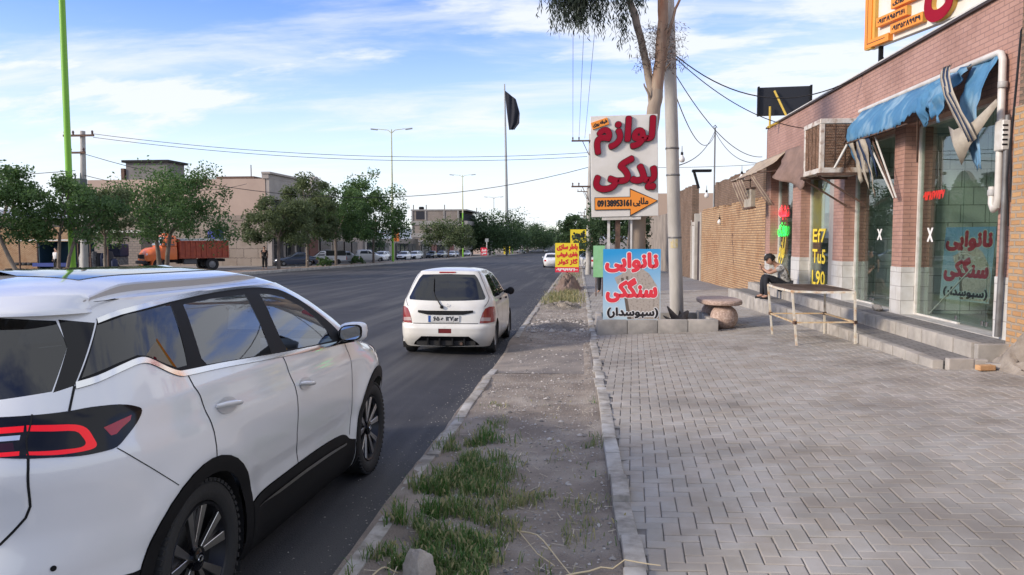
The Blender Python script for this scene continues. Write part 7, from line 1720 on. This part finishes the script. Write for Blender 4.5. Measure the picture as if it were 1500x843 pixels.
for z in (8.6, 5.3, 2.0, -1.3): m = MB(); m.slab(-45, -29.6 if z < 8 else -29.9, 204.8, 233, z - .55 if z < 8 else z, z + (.55 if z < 8 else .35)); m.build('floor_slab', SLAB, Q)
for z in (5.87, 2.57, -.73): m = MB(); m.slab(-31.88, -31.2, 206.2, 231.5, z, z + 2.1); m.build('balcony_shade_block', mat('opening_shade', (.015, .017, .025), .8), Q)  # solid dark blocks stand in for the shade inside the balconies
m = MB(); m.slab(-43.6, -41.0, 204.9, 205, 6.3, 8.4); m.build('window_shade_block', mat('opening_shade', (.015, .017, .025), .8), Q)  # dark slab on the wall in place of the shade within the opening
for x in (-44.6, -41.0, -36.0, -32.2): m = MB(); m.slab(x - .2, x + .2, 204.82, 204.99, -5, 8.55); m.build('column', SLAB, Q)
for x, y in ((-44.5, 206), (-36, 206), (-30.5, 230), (-41, 206)): m = MB(); m.tube([(x, y, 8.9), (x, y, 10.2)], .12, 5); m.build('rebar', RUST, Q)
m = MB(); m.box((-42.3, 206, 9.3), (1.3, 1.2, .8)); m.build('water_tank', BLACK_PLASTIC, Q, bevel=.3, bseg=3)
Q = thing('pink_house', 'small pinkish house farther on beside the unfinished building', 'house', (-37, 290, base(290))); m = MB(); m.slab(-44, -33.2, 280, 292, -8, 5.6); m.slab(-38, -35, 281, 285, 5.6, 6.8); m.build('wall', mat('pink_render', (.46, .35, .29), .9), Q); m = MB(); m.slab(-40.5, -36.5, 279.8, 280, 3.2, 4.6); m.build('window', WIN, Q)
Q = thing('white_house', 'little whitish house between the big tree and the flagpole', 'house', (-30, 330, base(300))); m = MB(); m.slab(-36, -29.5, 335, 345, -8, 3.2); m.build('wall', mat('white_render', (.46, .44, .42), .9), Q); m = MB(); m.slab(-34, -31, 334.9, 335, -2, 1.5); m.build('window', WIN, Q)
Q = thing('yellow_boundary_wall', 'low yellow brick wall behind the tyre heap across the road', 'wall', (-47, 60, -1)); m = MB(); m.slab(-62, -40.8, 60, 60.4, -1.2, 2.6); m.build('brickwork', YELLOW_BRICK, Q)
Q = thing('grey_shed', 'grey block shed with a flat sheet roof behind the stall', 'shed', (-38, 60, -1)); m = MB(); m.slab(-40.75, -35.5, 60, 64, -1.2, 2.1); m.build('wall', GREYB, Q); m = MB(); m.slab(-41.2, -35.2, 59.6, 64.2, 2.102, 2.3); m.build('sheet_roof', WHITE_METAL, Q)
Q = thing('long_roof', 'pale sheet roof seen over the boundary wall', 'roof', (-55, 75, 0)); m = MB(); m.slab(-75, -51, 76, 84, -1, 3.6); m.build('wall', FAR_DIRT, Q); m = MB(); m.prism([(-76, 75, 3.6), (-50.8, 75, 3.6), (-50.8, 80, 4.7), (-76, 80, 4.7)], (0, 0, .12)); m.build('roof_sheet', mat('pale_sheet', (.38, .39, .40), .5), Q)

# ----------------------------------------------------------------- the roadside stall with its scrap
Q = thing('market_stall', 'dark teal stall with a sagging white roof sheet behind the man in the white T-shirt', 'stall', (-36, 53, -.6))
zb = base(53) + .16
m = MB(); m.slab(-39.2, -36.0, 54.6, 54.7, zb, 1.45); m.slab(-39.2, -39.1, 53, 54.6, zb, 1.45); m.build('backdrop', mat('teal_sheet', (.012, .045, .07), .7), Q)
m = MB(); m.slab(-40.7, -35.8, 52.7, 54.9, 1.5, 1.6); m.build('roof_sheet', WHITE_METAL, Q)
for x in (-40.5, -39.1, -36.0): m = MB(); m.tube([(x, 52.8, zb), (x, 52.8, 1.5)], .06, 6); m.build('post', RUST, Q)
m = MB(); m.slab(-39.4, -36.1, 52.6, 53.4, -.35, -.1); m.build('blue_counter', mat('blue_counter', (.015, .04, .22), .6), Q)
standing(-37.15, 52.0, base(52) + .16, math.pi - .4, 'man in a white T-shirt shading his eyes with a raised hand at the stall', WHITEC, BLACKC, 1.75, True)
rt_ = random.Random(3)
for i in range(9):
    x, y = -42.6 + .62 * (i % 5) + rt_.uniform(-.1, .1), 54.5 + rt_.uniform(-.3, .3); n = 2 + i % 3
    if i >= 5: y += .9
    z = base(y) + .17 + .22 * (i // 5) * 2
    lab = ['tyre heap of two tyres', 'tyre heap of three tyres'][0]
    m = MB(); m.lathe([(.17, -.10), (.30, -.11), (.34, -.06), (.34, .06), (.30, .11), (.17, .10)], (x, y, z + .11), 18); o = m.build('tyre', RUBBER, smooth=50)
    tag(o, ['black scrap tyre in the heap before the yellow boundary wall'][0], 'tyre', 'scrap tyres before the boundary wall')
Q = thing('goods_stand', 'long stand of dark bundled goods under a low roof beside the green lamp post', 'stand', (-33, 52, -.6))
m = MB(); m.slab(-35.9, -33.0, 51.6, 54.2, 1.62, 1.72); m.build('roof_sheet', BLACK_PLASTIC, Q)
for x in (-35.8, -34.4, -33.1): m = MB(); m.tube([(x, 51.8, base(52)), (x, 51.8, 1.65)], .05, 6); m.build('post', RUST, Q)
goods = [mat('goods_dark', (.03, .03, .035), .8), mat('goods_grey', (.22, .22, .22), .8, col2=(.05, .05, .05), nscale=8), mat('goods_rose', (.20, .10, .09), .8, col2=(.05, .04, .04), nscale=10), mat('goods_white', (.5, .5, .48), .8, col2=(.2, .2, .2), nscale=7), mat('goods_navy', (.02, .03, .07), .8)]
gl = ['dark', 'grey', 'rose patterned', 'white', 'navy']
for i in range(11):
    x = -35.7 + .26 * i; k = [0, 3, 4, 2, 1, 0, 4, 1, 3, 0, 4][i]; h = rt_.uniform(.9, 1.6); m = MB(); y = 52.6 + rt_.uniform(-.2, .3); z0 = base(y) + .16
    rows = [[(x + .2 * math.cos(a) * s, y + .3 * math.sin(a) * s, z0 + h * f) for a in [2 * math.pi * q / 10 for q in range(10)]] for f, s in ((0, .9), (.2, 1.05), (.5, .95), (.8, 1.0), (1, .6))]
    m.grid(rows, closed=True); m.poly(rows[-1]); tag(m.build('goods_bundle', goods[k], smooth=60), f'{gl[k]} bundle of goods under the stand roof, {["first", "second", "third", "fourth", "fifth", "sixth", "seventh", "eighth", "ninth", "tenth", "eleventh"][i]} from the green lamp post', 'bundle', 'bundled goods on the roadside stand')
Q = thing('covered_cart', 'cart covered by a dark blue tarpaulin between the stand and the orange truck', 'cart', (-29.5, 50, -.5)); m = MB(); m.slab(-35.0, -33.7, 54.2, 55.4, .3, 1.25); m.build('tarpaulin', mat('tarp_navy', (.015, .02, .05), .7), Q, bevel=.12, bseg=2); m = MB(); m.slab(-34.9, -33.8, 54.2, 55.4, -.3, .3); m.build('bed', goods[1], Q)
for x in (-34.7, -34.0): m = MB(); m.lathe([(0, -.08), (.28, -.09), (.33, 0), (.28, .09), (0, .08)], (x, 54.1, base(53) + .46), 16, 'Y'); m.build('wheel', RUBBER, Q)

# ----------------------------------------------------------------- orange tipper truck
TK = thing('orange_truck', 'old orange tipper truck with a round bonnet parked before the beige building', 'truck', (-30.75, 58.6, base(58.6) + .13), rad(137))
TOR = mat('truck_orange', (.72, .16, .025), .4, coat=.3, col2=(.64, .13, .03), nscale=3); TRD = mat('tipper_red_orange', (.42, .085, .035), .6, col2=(.30, .055, .03), nscale=4); TDK = mat('truck_chassis', (.015, .015, .016), .7)
# local frame: +Y forward, origin between the axles on the ground
def loft(sections, name, m_, parent, smooth=35, bevel=0):
    mb = MB(); mb.grid([s + [s[0]] for s in sections]); mb.poly(sections[0]); mb.poly(list(reversed(sections[-1]))); return mb.build(name, m_, parent, local=True, smooth=smooth)
def sec(y, w, z0, z1, r=.3, taper=1.0):
    return [(-w, y, z0), (w, y, z0), (w, y, z0 + (z1 - z0) * .55), (w * taper - r * .3, y, z1 - r * .35), (w * taper - r, y, z1), (-w * taper + r, y, z1), (-w * taper + r * .3, y, z1 - r * .35), (-w, y, z0 + (z1 - z0) * .55)]
cabm = loft([sec(1.25, 1.15, .95, 1.95, .1), sec(1.26, 1.15, .95, 1.96, .1), sec(2.35, 1.14, .95, 1.95, .15), sec(2.36, 1.12, .85, 1.92, .25), sec(3.0, 1.05, .85, 1.84, .35, .92), sec(3.35, .98, .85, 1.68, .4, .88), sec(3.5, .9, .9, 1.45, .35, .85)], 'bonnet', TOR, TK)
loft([sec(1.26, 1.12, 1.96, 2.78, .2, .88), sec(1.9, 1.12, 1.96, 2.82, .22, .88), sec(2.05, 1.10, 1.96, 2.76, .22, .88), sec(2.36, 1.06, 1.95, 2.0, .05, .95)], 'cab', TOR, TK)
m = MB(); m.prism([(-.93, 2.10, 2.66), (.93, 2.10, 2.66), (1.02, 2.40, 2.02), (-1.02, 2.40, 2.02)], (0, .03, .02)); m.build('windscreen', mat('truck_glass', (.30, .34, .38), .1), TK, local=True)
for s in (-1, 1):
    m = MB(); m.prism([(s * 1.115, 1.42, 2.03), (s * 1.115, 2.16, 2.03), (s * 1.02, 1.95, 2.62), (s * 1.02, 1.42, 2.62)], (s * .02, 0, 0)); m.build('side_window', WIN, TK, local=True)
    m = MB(); m.lathe([(0, .05), (.12, .04), (.15, -.02), (0, -.03)], (s * .82, 3.36, 1.30), 16, 'Y'); m.build('headlight', CLEAR_LENS, TK, local=True, smooth=60)
    P = [(2.55 + .62 * math.cos(rad(a)), .55 + .62 * math.sin(rad(a))) for a in range(-10, 191, 20)]; m = MB(); m.grid([[(s * 1.22, *p) for p in P], [(s * .75, *p) for p in P]]); m.grid([[(s * 1.22, *p) for p in P], [(s * 1.22, 2.55 + (p[0] - 2.55) * .85, .55 + (p[1] - .55) * .85) for p in P]]); m.build('mudguard', TOR, TK, local=True, smooth=60, fixn=False)
    m = MB(); m.tube([(s * 1.1, 2.3, 2.2), (s * 1.42, 2.5, 2.3)], .025, 5); m.box((s * 1.42, 2.5, 2.35), (.06, .2, .36)); m.build('mirror', TDK, TK, local=True)
    wheel(TK, s * .98, 2.55, .52, .52, .28, .28, s, style='steel', detail=False); wheel(TK, s * .92, -1.45, .52, .52, .46, .28, s, style='steel', detail=False)
m = MB(); m.slab(-.72, .72, 3.44, 3.53, 1.02, 1.36); gr = m.build('grille', mat('grille_cream', (.34, .22, .15), .5), TK, local=True); m = MB(); [m.slab(-.7 + .1 * k, -.66 + .1 * k, 3.531, 3.55, 1.04, 1.34) for k in range(15)]; m.build('grille_bars', TDK, gr, local=True)
m = MB(); m.slab(-1.15, 1.15, 3.4, 3.62, .62, .86); m.build('bumper', TDK, TK, local=True, bevel=.03); m = MB(); m.slab(-.3, .3, 3.625, 3.64, .45, .6); m.build('number_plate', mat('plate_amber', (.70, .42, .05), .5), TK, local=True)
m = MB(); m.slab(-.5, .5, -2.7, 3.2, .7, .92); m.build('chassis', TDK, TK, local=True); m = MB(); m.slab(.55, 1.0, -.3, .7, .55, 1.0); m.slab(-1.0, -.55, -.3, .7, .55, 1.0); m.build('fuel_tank', mat('tank_grey', (.10, .10, .10), .5), TK, local=True, bevel=.08, bseg=2)
m = MB(); m.slab(-1.2, 1.2, -2.75, 1.1, 1.0, 1.14); m.slab(-1.2, -1.13, -2.75, 1.1, 1.14, 2.35); m.slab(1.13, 1.2, -2.75, 1.1, 1.14, 2.35); m.slab(-1.13, 1.13, 1.03, 1.1, 1.14, 2.5); m.slab(-1.13, 1.13, -2.75, -2.68, 1.14, 2.35); bd = m.build('tipper_body', TRD, TK, local=True)
m = MB()
for s in (-1, 1): [m.box((s * 1.235, -2.68 + .41 * k, 1.72), (.07, .09, 1.2)) for k in range(10)]
for s in (-1, 1): m.slab(s * 1.2, s * 1.26, -2.75, 1.1, 2.3, 2.38)
m.build('stake', TRD, bd, local=True)
rows = [[(x, y, 2.42 + .12 * nz(x * 3, y * 3, 1.4) + (.1 if abs(x) < .9 else -.05)) for x in steps(-1.2, 1.2, 10)] for y in steps(-2.75, 1.05, 20)]; m = MB(); m.grid(rows); m.build('load_cover', mat('grey_cover', (.30, .31, .30), .8, col2=(.12, .14, .13), nscale=5), TK, local=True, smooth=60)
m = MB(); m.box((.3, -2.3, 2.85), (1.5, .8, .8)); m.build('blue_bundle', mat('bundle_blue', (.02, .025, .20), .7), TK, local=True, bevel=.15, bseg=2)
for x in (-.45, .45): m = MB(); m.lathe([(0, 0), (.12, 0), (.12, .08), (.06, .16), (0, .17)], (x, 1.7, 2.83), 12); m.build('beacon', mat('beacon_orange', (.8, .15, .02), .3), TK, local=True, smooth=60)

# ----------------------------------------------------------------- parked cars
def small_car(kind, paint, label, loc, rz):
    hr = {'saloon': [(.18, .75), (.4, .92), (.6, .93), (.82, .90), (.92, .72), (.96, .30), (1.15, -.05), (1.38, -.38)], 'hatch': [(.18, .55), (.4, .68), (.6, .70), (.85, .64), (1.0, .52), (1.2, .36), (1.38, .2)], 'offroad': [(.25, .65), (.5, .76), (.8, .76), (1.05, .74), (1.3, .68), (1.6, .58)]}[kind]
    zt = hr[-1][0]; k = zt / 1.38
    S_ = CarSurface(W=[(.18, .76), (.35, .82), (.6, .84), (.85, .83), (.95 * k, .78), (1.2 * k, .68), (zt, .58)], R=hr, F=[(.18, 3.2), (.4, 3.35), (.6, 3.33), (.74, 3.2), (.84, 2.75), (.92 * k, 2.2), (1.15 * k, 1.75), (zt, 1.3)], s0=.0 if kind != 'saloon' else -.0 if False else -.45 if False else 0.0, s1=1.9, lr=1.0, lf=1.0, nr=3.4, nf=3.4) if kind != 'saloon' else CarSurface(W=[(.18, .76), (.35, .82), (.6, .84), (.85, .83), (.95, .78), (1.2, .68), (1.38, .58)], R=hr, F=[(.18, 3.3), (.4, 3.45), (.6, 3.43), (.74, 3.3), (.84, 2.85), (.92, 2.25), (1.15, 1.8), (1.38, 1.35)], s0=.5, s1=1.9, lr=1.2, lf=1.0, nr=3.4, nf=3.4)
    T = thing('parked_car', label, 'car', loc, rz, 'cars parked along the far side of the road')
    ar = lambda cy: [(cy + .34 * math.cos(rad(-40 + 26 * i)), max(.19, .3 + .34 * math.sin(rad(-40 + 26 * i)))) for i in range(11)]
    a0 = .06 if kind != 'saloon' else .55
    rg = [('wheel_opening', None, ar(0.0 if kind != 'saloon' else 0.0), 0), ('wheel_opening', None, ar(2.55), 0),
          ('side_window', WIN, [(a0 - .2, .98 * k), (a0, 1.30 * k), (.95, 1.31 * k), (1.0, .96 * k)], 0), ('side_window', WIN, [(1.05, .96 * k), (1.0, 1.31 * k), (1.35, 1.28 * k), (1.8, .97 * k)], 0),
          ('windscreen', WIN, [(2.05, .95 * k), (S_.u1, .95 * k), (S_.u1, 1.33 * k), (2.0, 1.32 * k)], 0), ('rear_window', WIN, [(S_.u0, 1.32 * k), (S_.u0 + .75, 1.30 * k), (S_.u0 + .85, 1.0 * k), (S_.u0, 1.0 * k)], 0),
          ('headlamp', CLEAR_LENS, [(2.55, .74), (2.95, .74), (2.95, .60), (2.6, .58)], .004), ('grille', TDK, [(3.05, .70), (S_.u1, .70), (S_.u1, .55), (3.05, .55)], .002), ('front_bumper', TDK if kind == 'saloon' else paint, [(2.5, .44), (S_.u1, .44), (S_.u1, .25), (2.6, .25)], .02), ('tail_lamp', RED_LENS, [(-.45, .8), (-.75, .8), (-.75, .62), (-.45, .62)], .004)]
    body_panels(S_, .19, zt - .001, rg, ('body_shell', paint, 0), .16, T, merge=('body_shell', 'windscreen', 'rear_window', 'grille', 'front_bumper'))
    roof_cap(S_, zt - .001, .05, T, paint, 30)
    for s in (1, -1):
        for y in (0, 2.55): m = MB(); m.lathe([(0, -.08), (.17, -.09), (.28, -.085), (.30, -.04), (.30, .06), (.2, .09), (0, .07)], (s * .72, y, .30), 16, 'X'); w_ = m.build('wheel', RUBBER, T, local=True, smooth=50); m = MB(); m.lathe([(0, 0), (.16, 0), (.17, .01)], (s * (.72 + .088), y, .30), 12, 'X'); m.build('rim', mat('steel_rim', (.22, .22, .22), .45, .4), w_, local=True)
        m = MB(); m.box((s * .93, 1.75, .98 * k), (.16, .1, .12)); m.build('mirror', paint, T, local=True, bevel=.03)
    m = MB(); m.slab(-.6, .6, -.5, 3.0, .2, .28); m.build('underbody', TDK, T, local=True)
    return T
SP = lambda nm, c: mat(nm, c, .25, coat=.8)
PW, PN, PS, PG, PB = SP('parked_white', (.72, .72, .71)), SP('parked_navy', (.035, .05, .085)), SP('parked_silver', (.34, .36, .37)), SP('parked_grey', (.13, .14, .15)), SP('parked_pale_blue', (.42, .47, .50))
sr = lambda y: base(y) + .135
small_car('saloon', PN, 'dark blue saloon with a silvery bonnet parked behind the man in black', (-27.6, 77.0, sr(77)), rad(118))
small_car('saloon', PS, 'silver saloon with dark roof parked past the white pickup', (-28.6, 95.5, sr(95)), rad(128))
small_car('offroad', PW, 'white off-road car facing the road beside the silver saloon', (-29.4, 102.5, sr(102)), rad(-80))
pA = small_car('saloon', PW, 'white saloon facing the camera just before the green lamp foot', (-28.6, 111.5, sr(109)), rad(172))
pB = small_car('saloon', PG, 'grey saloon facing the camera beside the green lamp foot', (-30.3, 119.5, sr(116)), rad(176))
def again(src, x, y, rz, label): o = copy_tree(src); o.location = (x, y, sr(y)); o.rotation_euler.z = rad(rz); o['label'] = label; return o
again(pA, -28.2, 124.5, 176, 'white saloon between the green lamp foot and the orange banner')
again(pA, -28.2, 133, 170, 'big white saloon under the orange banner')
pC = small_car('hatch', PB, 'pale blue hatchback next to the big white saloon', (-29.8, 142, sr(140)), rad(178))
again(pB, -28.8, 151, 178, 'dark grey saloon between the pale hatchback and the lone round tree'); again(pB, -28.4, 160, 175, 'second dark grey saloon before the lone round tree')
again(pA, -27.6, 168, 180, 'white saloon by the trunk of the lone round tree'); again(pC, -28.6, 178, 184, 'pale hatchback beyond the lone round tree'); again(pA, -27.4, 190, 180, 'last white saloon before the second green post')
again(pA, -14, 330, 178, 'white car crossing at the far end of the road'); again(pA, -22, 310, 95, 'white car seen side on beyond the flagpole')
Q = thing('pickup_truck', 'white pickup with a dark covered load parked behind the dark blue saloon', 'pickup', (-28.3, 86.0, sr(86)), rad(115))
m = loft([sec(-.2, .82, .4, .98, .06), sec(1.7, .82, .4, .98, .06), sec(1.72, .81, .4, .96, .12), sec(3.0, .78, .4, .84, .15), sec(3.2, .74, .42, .70, .12)], 'body', PW, Q)
loft([sec(.55, .78, .98, 1.5, .12, .85), sec(1.1, .78, .98, 1.52, .12, .85), sec(1.75, .78, .97, 1.0, .03, .95)], 'cab', PW, Q)
m = MB(); m.prism([(-.62, 1.16, 1.45), (.62, 1.16, 1.45), (.70, 1.70, 1.02), (-.70, 1.70, 1.02)], (0, .03, .02)); m.build('windscreen', WIN, Q, local=True)
for s in (-1, 1):
    m = MB(); m.prism([(s * .785, .68, 1.03), (s * .785, 1.5, 1.03), (s * .70, 1.12, 1.42), (s * .70, .68, 1.42)], (s * .02, 0, 0)); m.build('side_window', WIN, Q, local=True); m = MB(); m.slab(s * .5, s * .72, 3.18, 3.22, .58, .70); m.build('headlamp', CLEAR_LENS, Q, local=True)
    for y in (-.8, 2.5): m = MB(); m.lathe([(0, -.08), (.28, -.09), (.31, -.03), (.31, .05), (.2, .09), (0, .07)], (s * .74, y, .31), 16, 'X'); m.build('wheel', RUBBER, Q, local=True, smooth=50)
m = MB(); m.slab(-.82, .82, -1.7, .45, .45, .98); m.build('load_bed', PW, Q, local=True); m = MB(); m.slab(-.74, .74, -1.65, .4, .985, 1.55); m.build('load_cover', mat('load_dark', (.02, .025, .02), .8), Q, local=True, bevel=.05); m = MB(); m.slab(-.78, .78, -1.78, -1.72, .5, .9); m.build('tail_board', RED_LENS, Q, local=True)
# the traffic car ahead and the car on the far pavement
o = again(pA, -2.75, 77.5, 0, 'pale saloon driving away next to the yellow battery sign'); o.location.z = base(77.5); o['group'] = ''; del o['group']
o = again(pA, 1.35, 66, 20, 'white car parked on the pavement behind the far electricity pole'); o.location.z = gz(1.3, 66); del o['group']
# small boards at the far kerb
def board(x, y, w, h, z, col, label, txt=None):
    Q = thing('roadside_board', label, 'sign board', (x, y, zr(y))); m = MB(); m.slab(x - w / 2, x + w / 2, y, y + .08, zr(y) + z, zr(y) + z + h); m.build('panel', col, Q)
    m = MB(); m.tube([(x, y + .1, zr(y)), (x, y + .1, zr(y) + z + h * .6)], .06, 5); m.build('post', STEEL, Q)
    if txt:
        for i, t in enumerate(txt): a = MB(); letters(a, t, (x - w / 2, y - .01, zr(y) + z), (1, 0, 0), (0, 0, 1), (0, -1, 0), (.12 * w, h * (.08 + .45 * i), .88 * w, h * (.42 + .45 * i)), .05, .004); a.build('lettering', VW if col.name.endswith('band') else INK, Q, fixn=False)
board(-24.2, 196, 1.6, 2.0, .1, mat('sign_red_band', (.70, .03, .06), .5), 'red board with white marks at the kerb before the big tree', ['سس', 'سد'])
board(-23.9, 256, 2.1, 2.6, .1, SYEL, 'yellow board with black bars at the kerb below the flagpole', ['==', '=='])
board(-30.6, 128, .9, 2.0, 3.0, mat('banner_orange', (.8, .22, .05), .6), 'orange banner hung above the parked white cars')
for k, (x, y) in enumerate(((-24.5, 205), (-24.4, 214))):
    Q = thing('white_post', ['first slim white post beyond the red board', 'second slim white post with a round head beyond the red board'][k], 'post', (x, y, zr(y)), 0, 'white posts at the far kerb'); m = MB(); m.tube([(x, y, zr(y)), (x, y, zr(y) + 3.6)], .12, 6); m.build('shaft', WHITE_METAL, Q); m = MB(); m.box((x, y, zr(y) + 4.1), (.9, .1, .9)); m.build('plate', LGREY, Q)
Q = thing('bare_sign_frame', 'empty rusty sign frame on a dark post over the low shops', 'sign frame', (-33, 126, base(126))); m = MB(); m.tube([(-33.6, 126, base(126)), (-33.6, 126, 5.3)], .14, 6); m.build('post', RUST, Q)
m = MB(); [m.tube(p, .07, 5) for p in ([(-33.9, 126, 2.2), (-30.2, 126, 2.2)], [(-33.9, 126, 3.7), (-30.2, 126, 3.7)], [(-33.9, 126, 2.2), (-33.9, 126, 3.7)], [(-30.2, 126, 2.2), (-30.2, 126, 3.7)], [(-32.0, 126, 2.2), (-32.0, 126, 3.7)])]; m.build('frame', RUST, Q)
